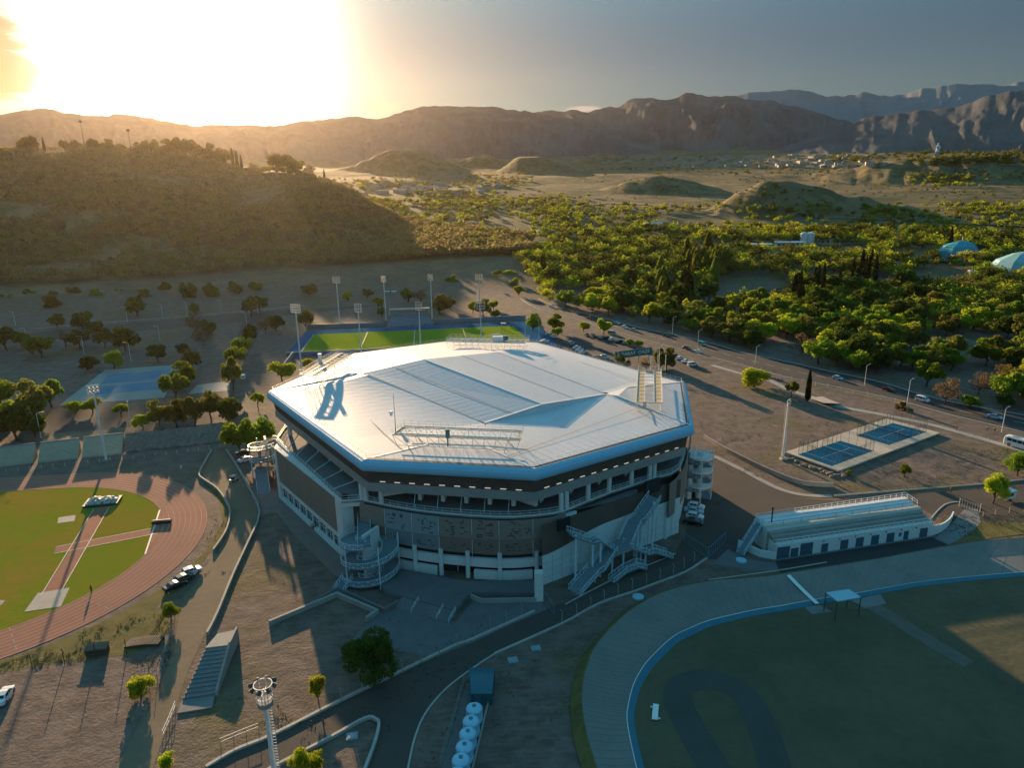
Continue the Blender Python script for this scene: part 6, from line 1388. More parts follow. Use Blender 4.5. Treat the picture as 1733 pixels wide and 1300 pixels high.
MB().box((.1, 0, 2.3), (1.3, 1.3, 1.5)).build('cab', DARKGLASS, ld, local=True); MB().box((.1, 0, 3.1), (1.5, 1.5, .12)).build('cab_roof', YEL, ld, local=True)
for s_ in (-1, 1): MB().bar((1.2, s_ * .45, 1.5), (2.9, s_ * .45, .7), .12).build('arm', YEL, ld, local=True)
bu = MB(); pr = [(3.0, .15), (2.6, .3), (2.55, 1.0), (2.8, 1.25), (2.75, .95), (2.78, .45), (3.6, .12)]; vs = [(x, y, z) for y in (-1.25, 1.25) for x, z in pr]; m_ = len(pr)
bu.add(vs, [(i, (i + 1) % m_, m_ + (i + 1) % m_, m_ + i) for i in range(m_)]).box((3.0, -1.25, .55), (.8, .06, .8)).box((3.0, 1.25, .55), (.8, .06, .8)); bu.build('bucket', mat('bucket_steel', (.16, .12, .05), .6), ld, local=True)
for sx in (-1.3, 1.3):
    for sy in (-1, 1): w_ = MB().bar((sx, sy * .65, .72), (sx, sy * 1.1, .72), .72, 16).build('wheel', TYRE, ld, local=True); MB().bar((sx, sy * 1.05, .72), (sx, sy * 1.12, .72), .34, 12).build('rim', YEL, w_, local=True)
kp = P(1703, 846); kv = thing('food_trailer', 'white food trailer with a blue roof beside the golden tree', 'trailer', (kp.x, kp.y, .05), rz=.35)
MB().box((0, 0, 1.45), (3.6, 2.0, 1.9)).build('body', PAINT['white'], kv, local=True); MB().box((0, 0, 2.48), (3.9, 2.3, .16)).build('roof', mat('roof_blue', (.10, .33, .52), .5), kv, local=True); MB().box((-.2, -1.0, 1.7), (2.0, .06, .8)).build('hatch', DARKGLASS, kv, local=True)
for sy in (-1, 1): MB().bar((0, sy * .8, .32), (0, sy * 1.02, .32), .32, 12).build('wheel', TYRE, kv, local=True)
MB().bar((1.8, 0, .5), (3.0, 0, .45), .06).build('tow_bar', STEELD, kv, local=True)
gp = P(396, 815); gc = thing('golf_cart', 'small pale utility cart alone on the shaded access road', 'cart', (gp.x, gp.y, .05), rz=1.0)
MB().box((0, 0, .5), (2.1, 1.1, .4)).box((.85, 0, .8), (.35, 1.0, .4)).build('body', PAINT['silver'], gc, local=True); MB().box((-.1, 0, 1.75), (1.5, 1.15, .08)).build('roof', PAINT['beige'], gc, local=True); MB().box((-.3, 0, .85), (.5, 1.0, .5)).build('seat', TYRE, gc, local=True)
for sx in (-.75, .75):
    for sy in (-1, 1): MB().bar((sx, sy * .45, .24), (sx, sy * .6, .24), .24, 12).build('wheel', TYRE, gc, local=True); MB().bar((sx * .85, sy * .5, .7), (sx * .85, sy * .5, 1.72), .03).build('post', STEELD, gc, local=True)
# ------------------------------------------------------------------ people
SKIN = mat('skin', (.32, .19, .13), .7); HAIR = mat('hair', (.02, .015, .012), .8)
def skin_obj(name, pts, edges, m_, par, sub=1):
    me = bpy.data.meshes.new(name); me.from_pydata([p[:3] for p in pts], edges, []); me.materials.append(m_)
    o = bpy.data.objects.new(name, me); COL.objects.link(o); o.parent = par
    sk = o.modifiers.new('skin', 'SKIN'); sv = me.skin_vertices[0].data if me.skin_vertices else None
    if sv is None: me.skin_vertices  # layer is made by the modifier
    for v, p in zip(me.skin_vertices[0].data, pts): v.radius = (p[3], p[4] if len(p) > 4 else p[3])
    me.skin_vertices[0].data[0].use_root = True
    ss_ = o.modifiers.new('smooth', 'SUBSURF'); ss_.levels = ss_.render_levels = sub; return o
def person(label, at, face, top, legs, stride=.18, z=.03, arm=.0):
    p = P(*at, z); pe = thing('person', label, 'person', (p.x, p.y, z), rz=face)
    s_ = stride
    B = [(0, 0, .98, .15, .11), (0, 0, 1.18, .15, .10), (0, 0, 1.40, .17, .10), (0, 0, 1.52, .06), (0.01, 0, 1.62, .085, .095), (0.01, 0, 1.72, .075, .085),
         (0, .19, 1.42, .055), (.05 + arm, .25, 1.14, .045), (.14 + arm, .25, .90, .035), (.17 + arm, .25, .82, .035), (0, -.19, 1.42, .055), (-.03, -.25, 1.14, .045), (.03, -.25, .90, .035), (.05, -.25, .82, .035),
         (0, .10, .92, .10), (s_, .11, .50, .07), (s_ * .8, .11, .09, .05), (s_ * .8 + .15, .11, .045, .04), (0, -.10, .92, .10), (-s_ * .6, -.11, .50, .07), (-s_ * 1.2, -.11, .09, .05), (-s_ * 1.2 + .15, -.11, .045, .04)]
    E_ = [(0, 1), (1, 2), (2, 3), (3, 4), (4, 5), (2, 6), (6, 7), (7, 8), (8, 9), (2, 10), (10, 11), (11, 12), (12, 13), (0, 14), (14, 15), (15, 16), (16, 17), (0, 18), (18, 19), (19, 20), (20, 21)]
    skin_obj('body', B, E_, SKIN, pe)
    g = 1.14; T_ = [(*B[i][:3], B[i][3] * g + .012, B[i][-1] * g + .012) for i in (0, 1, 2, 6, 7, 10, 11)]; skin_obj('shirt', T_, [(0, 1), (1, 2), (2, 3), (3, 4), (2, 5), (5, 6)], top, pe)
    L_ = [(*B[i][:3], B[i][3] * g + .012, B[i][-1] * g + .012) for i in (0, 14, 15, 16, 18, 19, 20)]; skin_obj('trousers', L_, [(0, 1), (1, 2), (2, 3), (0, 4), (4, 5), (5, 6)], legs, pe)
    MB().lathe((-.015, 0, 1.66), [(.095, 0), (.105, .06), (.08, .12), (.03, .145)], 12).build('hair', HAIR, pe, local=True)
    return pe
CL = lambda n, c: mat('cloth_' + n, c, .9)
person('dark clad person standing at the inner edge of the running track', (155, 1003), 1.2, CL('black', (.02, .02, .025)), CL('navy', (.025, .03, .05)))
person('dark clad person walking on the shaded road edge at the lawn', (1608, 834), 2.9, CL('black', (.02, .02, .025)), CL('black', (.02, .02, .025)), .22)
person('dark clad person walking alone across the shaded yard', (1215, 855), 1.5, CL('black', (.02, .02, .025)), CL('grey', (.06, .06, .06)), .22)
person('person in a dark red top on the lane above the padel courts', (1619, 729), .4, CL('red', (.22, .03, .03)), CL('grey', (.06, .06, .06)), .25)
person('person in a pale top on the lane near the bus', (1670, 730), .4, CL('pale', (.5, .5, .48)), CL('black', (.02, .02, .025)), .25)
person('person in a yellow vest on the lane near the bus', (1683, 731), .4, CL('yellow', (.5, .42, .03)), CL('navy', (.025, .03, .05)), .15)
# ------------------------------------------------------------------ trees
LEAF = dict(golden=leafmat('leaf_golden', (0.205, 0.260, 0.020), (0.440, 0.470, 0.035), .5), green=leafmat('leaf_green', (0.095, 0.150, 0.018), (0.230, 0.310, 0.030), .48), olive=leafmat('leaf_olive', (0.105, 0.118, 0.028), (0.240, 0.235, 0.045), .45), dark=leafmat('leaf_dark', (0.040, 0.068, 0.014), (0.110, 0.150, 0.024), .4), cypress=leafmat('leaf_cypress', (0.022, 0.032, 0.012), (0.060, 0.068, 0.020), .2), brown=leafmat('leaf_brown', (0.130, 0.092, 0.052), (0.240, 0.165, 0.085), .35), hill=leafmat('leaf_hazed', (0.17, 0.145, 0.06), (0.31, 0.245, 0.10), .5), hillb=leafmat('leaf_hazed_brown', (0.19, 0.14, 0.075), (0.29, 0.21, 0.11), .5), poplar=leafmat('leaf_poplar', (0.150, 0.185, 0.030), (0.280, 0.300, 0.050), .48))  # hill and hillb: haze over the hill painted in as paler golden-brown leaves
def quads_to_mesh(name, C, U, V, m_, extra=None):
    """many leaf-sized quads: centres C, half axes U, V"""
    n = len(C); co = np.empty((n, 4, 3), np.float32); co[:, 0] = C - U - V; co[:, 1] = C + U - V * .6; co[:, 2] = C + U + V; co[:, 3] = C - U * .6 + V
    me = bpy.data.meshes.new(name); me.vertices.add(n * 4); me.vertices.foreach_set('co', co.reshape(-1)); me.loops.add(n * 4); me.loops.foreach_set('vertex_index', np.arange(n * 4, dtype=np.int32)); me.polygons.add(n)
    me.polygons.foreach_set('loop_start', np.arange(0, n * 4, 4, dtype=np.int32)); me.update(calc_edges=True); me.materials.append(m_); return me
def rnd_axes(n, rng, size):
    a = rng.normal(size=(n, 3)); a /= np.linalg.norm(a, axis=1)[:, None]; b = rng.normal(size=(n, 3)); b -= (b * a).sum(1)[:, None] * a; b /= np.linalg.norm(b, axis=1)[:, None]
    s = size * rng.uniform(.6, 1.3, n)[:, None]; return a * s, b * s * .75
def crown_points(kind, n, rng, size):
    """leaf clumps through the crown of a tree about 9 m tall (cypress and poplar: 12 m)"""
    if kind in ('cypress', 'poplar'):
        H_, wd = 12.0, (0.95 if kind == 'cypress' else 1.9); z = rng.beta(1.2, 1.35, n) * (H_ - .8) + .8; t = z / H_
        rad = wd * np.minimum(1, (t * 6) ** .6) * (1 - np.clip((t - .45) / .58, 0, 1) ** 1.7) * (1 + .35 * (vnoise(z * .9, z * 0 + rng.uniform(0, 50), 3) - .5))
        q = rng.uniform(0, 2 * np.pi, n); r_ = rad * np.sqrt(rng.uniform(.15, 1, n)); C = np.stack([r_ * np.cos(q), r_ * np.sin(q), z], 1); return C, []
    flat = {'golden': .78, 'green': .88, 'olive': .95, 'dark': .98, 'brown': .95, 'bush': .8}[kind]
    R0 = 4.1; zc = 4.7 if kind != 'bush' else 3.0; k = rng.integers(15, 22); cl = []
    while len(cl) < k:
        v = rng.normal(size=3); v /= np.linalg.norm(v); 
        if v[2] < (-.62 if kind != 'bush' else -.8): continue
        r_ = R0 * rng.uniform(.35, .9); cl.append((v[0] * r_, v[1] * r_, zc + v[2] * r_ * flat))
    cl = np.array(cl); cr = rng.uniform(.85, 2.0, k); w_ = cr ** 2 / (cr ** 2).sum(); ci = rng.choice(k, n, p=w_)
    d_ = rng.normal(size=(n, 3)); d_ /= np.linalg.norm(d_, axis=1)[:, None]; rr = cr[ci] * rng.uniform(.25, 1.0, n) ** .45
    C = cl[ci] + d_ * rr[:, None] * np.array([1, 1, .8]); 
    return C, [tuple(c) for c in cl]
def tree_proto(kind, seed, n, size):
    rng = np.random.default_rng(seed); C, cl = crown_points(kind, n, rng, size); U, V = rnd_axes(n, rng, size)
    mname = 'golden' if kind == 'bush' else kind
    crown = quads_to_mesh('crown', C.astype(np.float32), U, V, LEAF[mname]); tb = MB()
    if cl:
        z0 = 1.7 if kind != 'bush' else .8; lean = rng.normal(size=2) * .25; tb.bar((0, 0, -.2), (lean[0], lean[1], z0), .30, 7, .22)
        for c in cl[:9]:
            mid_ = (lean[0] + (c[0] - lean[0]) * .45, lean[1] + (c[1] - lean[1]) * .45, z0 + (c[2] - z0) * .55); tb.bar((lean[0], lean[1], z0 - .1), mid_, .13, 5, .08); tb.bar(mid_, c, .08, 4, .03)
    else:
        tb.bar((0, 0, -.2), (0, 0, 3.0), .2, 6, .15); tb.bar((0, 0, 3.0), (0, 0, 9.5), .15, 6, .03)
        for i in range(8): z = 1.2 + i; q = i * 2.4; tb.bar((0, 0, z), (.6 * math.cos(q), .6 * math.sin(q), z + 1.0), .05, 4, .02)
    me = bpy.data.meshes.new('trunk'); me.from_pydata(tb.v, [], tb.f); me.materials.append(WOODB); return crown, me
PRO = {}
for k, ns in dict(golden=3, green=3, olive=3, dark=2, brown=2, cypress=2, poplar=2, bush=2).items():
    PRO[k] = [tree_proto(k, 100 + 7 * i + hash(k) % 1 + len(k) * 13, 3000 if k != 'brown' else 1100, .27 if k not in ('cypress', 'brown') else .2) for i in range(ns)]
FINE = {k: tree_proto(k, 55, 7000, .15) for k in ('golden', 'dark', 'bush', 'green')}
KNAME = dict(golden='golden_tree', green='green_tree', olive='olive_tree', dark='dark_tree', brown='bare_tree', cypress='cypress_tree', poplar='poplar_tree', bush='bush')
KCAT = dict(bush='bush'); trng = random.Random(21)
def tree(kind, p, h, label, group=None, fine=False, wide=1.0):
    o = thing(KNAME[kind], label, KCAT.get(kind, 'tree'), p, group, trng.uniform(0, 6.28)); nat = 12.0 if kind in ('cypress', 'poplar') else (8.6 if kind != 'bush' else 6.0)
    s = h / nat; o.scale = (s * wide, s * wide, s); cr, tr = FINE[kind] if fine else trng.choice(PRO[kind]); link('crown', cr, o); link('trunk', tr, o); return o
def G0(x, y): return PT(x, y) if y < 470 else P(x, y)
# single trees and bushes one can point at
for a in [
 ('dark', (630, 1152), 9.0, 'big round dark bush tree on the plaza edge by the curved road', 1, 1.12), ('golden', (539, 1188), 5.2, 'small bright tree on the earth beside the curved road', 1, .6),
 ('bush', (240, 1178), 3.2, 'bright green bush on the dirt lot beside the road fence', 1, 1.1), ('green', (290, 1052), 4.0, 'green bush tree by the road just below the parked cars', 1, .9),
 ('bush', (507, 1300), 2.6, 'bright bush beside the slip road at the frame bottom', 1, 1.0), ('bush', (536, 1300), 2.2, 'dry yellow bush on the kerbed island at the frame bottom', 1, 1.1), ('bush', (284, 1298), 2.0, 'small bush at the frame bottom beside the guardrail', 1, 1),
 ('bush', (1276, 655), 6.4, 'lone bright yellow green round bush above the bare lot', 1, 1.3), ('olive', (1340, 672), 6.0, 'dull olive tree between the round bush and the cypress', 0, .8),
 ('cypress', (1366, 681), 12.0, 'lone dark cypress standing at the edge of the bare lot', 0, 1.0), ('green', (1530, 808), 3.6, 'small green bush on the lawn below the padel courts', 1, .8), ('green', (1437, 806), 1.8, 'tiny bush at the foot of the court platform', 0, 1),
 ('golden', (1680, 852), 7.6, 'golden tree beside the food trailer', 1, .85), ('green', (1722, 806), 6.6, 'bright tree at the frame edge below the bus', 1, .95),
 ('green', (408, 768), 9.5, 'tall leafy tree beside the stair tower, nearer the track', 0, .8), ('green', (440, 764), 9.0, 'tall leafy tree beside the stair tower, nearer the arena', 0, .9), ('golden', (437, 690), 5.0, 'small bright tree left of the far roof corner', 0, .8),
 ('golden', (478, 646), 7.5, 'broad bright tree between the arena and the first mast', 0, 1.1), ('bush', (520, 622), 3.2, 'low bush in front of the pitch end wall', 0, 1),
 ('golden', (193, 625), 7.2, 'bright round tree above the faded blue court', 0, .9), ('dark', (150, 628), 5.5, 'low dark tree left of the bright round one above the court', 0, 1.2), ('dark', (268, 612), 6.5, 'wide dark tree above the middle of the court', 0, 1.3), ('dark', (312, 603), 5.0, 'low dark tree above the right corner of the court', 0, 1.3),
 ('green', (297, 676), 9.0, 'big green tree covering the lower right corner of the court', 0, .95), ('green', (312, 656), 9.0, 'green tree behind the big one at the court corner', 0, .9), ('olive', (326, 628), 8.0, 'olive tree topping the row at the right of the court', 0, .9),
 ('olive', (60, 712), 12.0, 'tall yellowing tree in the clump at the left edge', 0, .85), ('green', (88, 690), 9.0, 'green tree at the right side of the left edge clump', 0, 1.0), ('dark', (30, 745), 9.5, 'dark tree low in the left edge clump', 0, 1.1), ('green', (4, 690), 9.5, 'green tree cut by the frame edge above the clump', 0, 1.0), ('golden', (14, 712), 6.0, 'small bright tree in the left edge clump', 0, .9), ('dark', (60, 740), 6.5, 'dark bush tree beside the street lamp at the clump', 0, 1.2), ('dark', (-8, 742), 8.0, 'dark tree cut by the frame edge below the clump', 0, 1.2),
 ('golden', (128, 700), 4.0, 'low bright tree just below the court, left of the tall mast', 0, 1.5), ('golden', (157, 699), 4.5, 'low bright tree just below the court, right at the tall mast', 0, 1.3), ('golden', (206, 706), 4.2, 'low bright tree below the middle of the court', 0, 1.2), ('golden', (242, 728), 4.6, 'thin bright tree above the rubble bank', 0, 1.1),
 ('olive', (270, 722), 7.5, 'first olive tree of the row above the rubble bank', 0, .8), ('olive', (300, 724), 7.8, 'second olive tree of the row above the rubble bank', 0, .8), ('olive', (330, 719), 8.2, 'third olive tree of the row above the rubble bank', 0, .9), ('olive', (358, 710), 8.5, 'fourth olive tree of the row above the rubble bank', 0, .85), ('dark', (388, 716), 7.5, 'dark last tree of the row above the rubble bank', 0, .9),
 ('olive', (395, 660), 11.0, 'tall olive tree beside the white van on the street', 0, .65), ('green', (400, 622), 8.5, 'nearest tree of the hedge row up the street', 0, .85), ('green', (411, 604), 8.5, 'middle tree of the hedge row up the street', 0, .85), ('dark', (424, 584), 8.5, 'farthest tree of the hedge row up the street', 0, .9),
 ('golden', (589, 512), 7.0, 'bright round tree behind the pitch left of the stand', 0, .8), ('golden', (640, 523), 7.5, 'wide bright tree behind the pitch beside the stand', 0, .95), ('olive', (622, 506), 7.0, 'dull tree between the two bright ones behind the pitch', 0, 1), ('green', (646, 537), 6.0, 'green tree against the left side of the stand', 0, .9),
 ('olive', (690, 512), 9.0, 'olive tree left of the brown ones behind the stand', 0, 1.1), ('brown', (712, 514), 9.0, 'brownish tree directly behind the small stand', 0, 1.1), ('olive', (745, 532), 11.0, 'largest olive tree right of the small stand', 0, 1.0), ('olive', (762, 524), 8.0, 'olive tree at the right shoulder of the largest one', 0, .9),
 ('golden', (800, 530), 7.0, 'bright tree left of the mast at the pitch end', 0, 1), ('olive', (818, 534), 9.0, 'olive tree behind the mast at the pitch end', 0, 1), ('golden', (835, 525), 6.0, 'bright tree right of the mast at the pitch end', 0, 1.1), ('green', (838, 540), 5.5, 'round green tree below the bright one at the pitch end', 0, 1),
 ('green', (766, 484), 8.0, 'green tree between the far masts on the lane', 0, 1.1), ('golden', (862, 475), 8.5, 'broad bright tree at the top of the sunlit lane', 0, 1.4), ('green', (842, 468), 5.0, 'low green tree left of the broad bright one by the lane', 0, 1.6), ('golden', (872, 487), 7.0, 'bright tree at the inner side of the avenue bend', 0, 1), ('golden', (878, 501), 7.0, 'lower bright tree at the inner side of the avenue bend', 0, 1.1),
 ('green', (902, 562), 9.5, 'leaning green tree with a pale trunk at the pitch corner', 0, .8), ('green', (941, 562), 9.0, 'leafy green tree above the cars at the pitch corner', 0, .9), ('golden', (944, 571), 5.0, 'low bright tree shading the cars at the pitch corner', 0, 1.2), ('golden', (988, 562), 5.5, 'low bright tree beside the tall lamp in the car park', 0, 1.1), ('golden', (1022, 566), 8.0, 'umbrella shaped bright tree behind the far parking row', 0, .95),
 ('golden', (1066, 586), 3.5, 'small bright bush left of two at the car park island', 0, 1.2), ('golden', (1080, 588), 3.6, 'small bright bush right of two at the car park island', 0, 1.2),
 ('olive', (1049, 622), 5.6, 'olive tree left of the sign board', 0, .7), ('olive', (1061, 628), 4.6, 'olive tree in front of the left part of the sign', 0, .8), ('brown', (1094, 628), 5.2, 'brownish tree in front of the right part of the sign', 0, .8), ('olive', (1117, 622), 8.0, 'olive tree right of the sign beside a thin lamp', 0, .8), ('olive', (1128, 628), 9.0, 'last olive tree right of the sign near the parked row', 0, .75),
 ('brown', (1600, 685), 9.0, 'bare pale tree on the avenue bank above the white van', 0, .9), ('brown', (1655, 668), 8.0, 'bare pale tree among shrubs on the right avenue bank', 0, .9), ('brown', (1356, 600), 9.0, 'bare brown tree behind the avenue above the cypress', 0, 1.2), ('brown', (1700, 655), 8.0, 'bare brown tree near the right frame edge', 0, 1.3), ('green', (1640, 690), 4.2, 'low dark green shrub on the right avenue bank', 0, 1.6), ('dark', (1700, 690), 4.2, 'low dark shrub beside the lamp on the right avenue bank', 0, 1.6)]:
    k, q, h, l, f, w_ = a; h *= 1.0 if (q[1] > 1000 or k == 'cypress') else (1.25 if q[0] < 620 else 1.1); tree(k, G0(*q), h, l, None, bool(f) and k in FINE, w_)
ST = [(98, 555, 'olive'), (55, 600, 'olive'), (70, 606, 'green'), (135, 590, 'olive'), (140, 560, 'olive'), (150, 548, 'green'), (165, 570, 'olive'), (214, 595, 'dark'), (232, 536, 'olive'), (248, 512, 'olive'), (230, 525, 'dark'), (322, 510, 'olive'), (362, 508, 'olive'), (400, 503, 'olive'), (335, 566, 'brown'), (352, 572, 'olive'), (330, 534, 'olive'), (425, 535, 'olive'), (440, 528, 'olive'), (450, 566, 'brown'), (525, 503, 'olive'), (90, 528, 'dark'), (468, 560, 'dark'), (520, 560, 'olive')]
ST += [(x_, 498 + (460 - x_) * .045 + trng.uniform(-3, 3), trng.choice(('olive', 'green', 'olive', 'dark'))) for x_ in range(15, 470, 38)] + [(x_, 592 - x_ * .02 + trng.uniform(-5, 5), trng.choice(('olive', 'green', 'brown'))) for x_ in (12, 38, 112, 178, 345)]
ST.sort()
for i, (x, y, k) in enumerate(ST): tree(k, P(x, y), trng.uniform(8, 13), ordinal(i, len(ST)).capitalize() + ' tree in dim street rows below the wooded hill', 'street trees below the hill', False, trng.uniform(.8, 1.1))
# the park wood beyond the avenue
EDGE = [(880, 448), (905, 486), (925, 514), (965, 522), (1045, 538), (1091, 549), (1140, 558), (1206, 574), (1260, 590), (1330, 604), (1400, 620), (1486, 640), (1592, 668), (1760, 700)]
UPE = [(880, 440), (905, 430), (940, 405), (1000, 395), (1100, 390), (1180, 396), (1300, 404), (1400, 392), (1500, 396), (1600, 398), (1760, 404)]
CLEAR = [(1270, 490, 75, 22), (1215, 420, 50, 8), (1330, 600, 60, 26), (1660, 655, 90, 26), (1640, 590, 85, 22), (1500, 480, 130, 9), (1590, 470, 60, 14), (1330, 420, 70, 9), (1420, 425, 60, 9), (1560, 640, 60, 12), (1580, 435, 75, 10), (1720, 455, 45, 16), (1130, 405, 50, 6), (1450, 640, 60, 8), (1530, 610, 40, 10), (1235, 548, 24, 12), (960, 505, 30, 8)]
cand = []; prk = random.Random(4); cells = {}
def far_enough(p, r):
    kx, ky = int(p.x // 12), int(p.y // 12)
    for i in (-1, 0, 1):
        for j in (-1, 0, 1):
            for q, rq in cells.get((kx + i, ky + j), ()):
                if (q - p).length < (r + rq) * .50: return False
    cells.setdefault((kx, ky), []).append((p, r)); return True
def inpark(x, y): return interp(UPE, x) < y < interp(EDGE, x) and not any(((x - a) / c) ** 2 + ((y - b) / d) ** 2 < 1 for a, b, c, d in CLEAR)
for _ in range(12000):
    a_ = prk.uniform(-.02, .66); d_ = math.sqrt(prk.uniform(235 ** 2, 960 ** 2)); X, Y = d_ * math.sin(a_), d_ * math.cos(a_); z = HZ(X, Y); x, y = PX(X, Y, z)
    if not (870 < x < 1760 and inpark(x, y)): continue
    nv = float(fbm(np.array([X / 45]), np.array([Y / 45]), 2, 8)[0])
    if nv < .33 and prk.random() < .75: continue
    k = prk.choices(('golden', 'green', 'olive', 'dark'), (3.2, 4, 2.6, 3.4) if nv > .5 else (2.5, 3, 3, 2.2))[0]; h = prk.uniform(7.5, 13) * (1.15 if k == 'dark' else 1)
    p = Vector((X, Y, z))
    if far_enough(p.xy.to_3d(), h * .46): cand.append((p, h, k, prk.uniform(.85, 1.2)))
for cx, cy, n_, kk, sp_x, sp_y in ((1120, 500, 16, 'poplar', 6, 10), (1160, 510, 12, 'cypress', 7, 9), (1175, 455, 12, 'poplar', 10, 10), (1215, 458, 9, 'poplar', 7, 8), (1385, 500, 9, 'cypress', 5, 13), (1425, 488, 8, 'cypress', 10, 12), (1470, 476, 7, 'cypress', 9, 10), (1350, 515, 6, 'cypress', 9, 9), (920, 470, 4, 'cypress', 4, 8), (1600, 425, 5, 'cypress', 14, 3), (1690, 415, 5, 'cypress', 12, 3)):
    for _ in range(n_):
        p = PT(cx + prk.gauss(0, sp_x), cy + prk.gauss(0, sp_y)); cand.append((p, prk.uniform(14, 20), kk, prk.uniform(.9, 1.25)))
cand.sort(key=lambda c: c[0].xy.length / c[1]); near_t, far_t = cand[:262], cand[262:]
XB = [(1010, 'behind avenue bend'), (1130, 'behind car park'), (1250, 'beyond teal sign'), (1370, 'above round bush'), (1490, 'above padel courts'), (1610, 'above yellow loader'), (9999, 'near frame edge')]
KD = dict(golden='golden green', green='mid green', olive='olive', dark='dark', cypress='cypress', poplar='poplar'); zones = {}
for c in near_t:
    x, y = PX(*c[0]); xb = next(n for lim, n in XB if x < lim); dd = interp(EDGE, x) - y; yb = 'front' if dd < 42 else ('middle' if dd < 90 else 'back'); zones.setdefault((xb, yb, c[2]), []).append((x, c))
for (xb, yb, k), L_ in zones.items():
    L_.sort(key=lambda t: t[0])
    for i, (x, c) in enumerate(L_):
        n = len(L_); who = f'{ordinal(i, n)} of {NUMW[n]} {KD[k]} trees' if n > 1 else f'only {KD[k]} tree'
        if k in ('cypress', 'poplar'): who = f'{ordinal(i, n)} of {NUMW[n]} tall {KD[k]} trees' if n > 1 else f'only tall {KD[k]} tree'
        tree(k, c[0], c[1], f'{who}, {yb} of wood {xb}'.capitalize(), 'trees of the park wood', False, c[3])
# far woods: too many to count, each one object
LOW = {k: crown_points(k, 400, np.random.default_rng(5), .5)[0].astype(np.float32) for k in ('golden', 'olive', 'dark', 'cypress')}
def wood(name, items, m_by, nq, size):
    by = {}
    for p, h, k, w_ in items: by.setdefault(m_by(k), []).append((p, h, k, w_))
    obs = []
    for mk_, L_ in by.items():
        C, S_ = [], []
        rng = np.random.default_rng(len(L_))
        for p, h, k, w_ in L_:
            src = LOW['cypress'] if k in ('cypress', 'poplar') else LOW[k if k in LOW else 'olive']; sel = rng.choice(len(src), nq, replace=False); q = rng.uniform(0, 6.28); s = h / (12 if k in ('cypress', 'poplar') else 8.6)
            c = src[sel] * s; c = np.stack([(c[:, 0] * math.cos(q) - c[:, 1] * math.sin(q)) * w_ + p.x, (c[:, 0] * math.sin(q) + c[:, 1] * math.cos(q)) * w_ + p.y, c[:, 2] + p.z], 1); C.append(c); S_.append(np.full(nq, s * size * (.55 if k in ('cypress', 'poplar') else 1)))
        C = np.concatenate(C).astype(np.float32); S_ = np.concatenate(S_)
        U, V = rnd_axes(len(C), rng, 1.0); me = quads_to_mesh(name, C, U * S_[:, None], V * S_[:, None], LEAF[mk_]); o = bpy.data.objects.new(name, me); COL.objects.link(o); o['kind'] = 'stuff'
mg = lambda k: {'golden': 'golden', 'green': 'green', 'olive': 'olive', 'dark': 'dark', 'cypress': 'cypress', 'poplar': 'poplar'}.get(k, 'olive')
wood('far_trees', far_t, mg, 260, .36)
vr = random.Random(9); val = []
def scatter(poly_x, y0, y1, n, hs, kinds):
    for _ in range(n):
        x = vr.uniform(*poly_x); y = vr.uniform(y0(x) if callable(y0) else y0, y1(x) if callable(y1) else y1); p = PT(x, y)
        if float(fbm(np.array([p.x / 120]), np.array([p.y / 120]), 3, 14)[0]) < vr.uniform(.36, .56): continue
        val.append((p, vr.uniform(*hs), vr.choice(kinds), vr.uniform(.9, 1.4)))
scatter((620, 960), lambda x: 345 + max(0, (760 - x)) * -.05, lambda x: interp([(620, 345), (700, 375), (800, 425), (960, 400)], x), 520, (7, 12), ('golden', 'olive', 'green', 'olive'))
scatter((900, 1760), 350, 404, 1500, (5, 10), ('golden', 'green', 'olive', 'dark', 'golden'))
scatter((700, 1000), 318, 352, 480, (5, 9), ('olive', 'golden'))
scatter((560, 900), 296, 330, 420, (6, 10), ('olive', 'olive', 'golden'))
scatter((1400, 1760), 262, 282, 260, (8, 14), ('dark', 'olive')); scatter((1540, 1760), 298, 318, 130, (6, 10), ('golden', 'olive'))
scatter((1000, 1500), 266, 300, 200, (6, 10), ('dark', 'olive'))
scatter((980, 1760), 285, 356, 620, (3, 5), ('olive', 'dark'))
wood('valley_trees', val, mg, 100, .62)
hill = []; NH = 8500; hr_ = np.random.default_rng(77); hx = hr_.uniform(-40, 900, NH); ha = np.array([math.atan2(*ray(x, 400)[:2]) for x in hx])
hf, hd = np.interp(ha, HC[:, 0], HC[:, 1]), np.interp(ha, HC[:, 0], HC[:, 2]); hdist = hf - 22 + (hd - hf + 30) * hr_.uniform(0, 1, NH) ** .9 * 1.05
HX, HY = hdist * np.sin(ha), hdist * np.cos(ha); HN = fbm(HX / 70, HY / 70, 3, 4); HH = height(HX, HY)
for x, X, Y, nv, hh in zip(hx, HX.tolist(), HY.tolist(), HN.tolist(), HH.tolist()):
    if nv < vr.uniform(.25, .45) : continue
    hill.append((Vector((X, Y, hh)), vr.uniform(5, 10.5) * (.75 + .5 * nv), vr.choices(('olive', 'dark', 'brown', 'cypress', 'golden'), (6, 1.6, 3.5, .3, 1.2 if x > 560 else .6))[0], vr.uniform(.85, 1.2)))
wood('hill_trees', hill, lambda k: {'olive': 'hill', 'dark': 'olive', 'brown': 'hillb', 'cypress': 'dark', 'golden': 'hill'}[k], 80, .6)
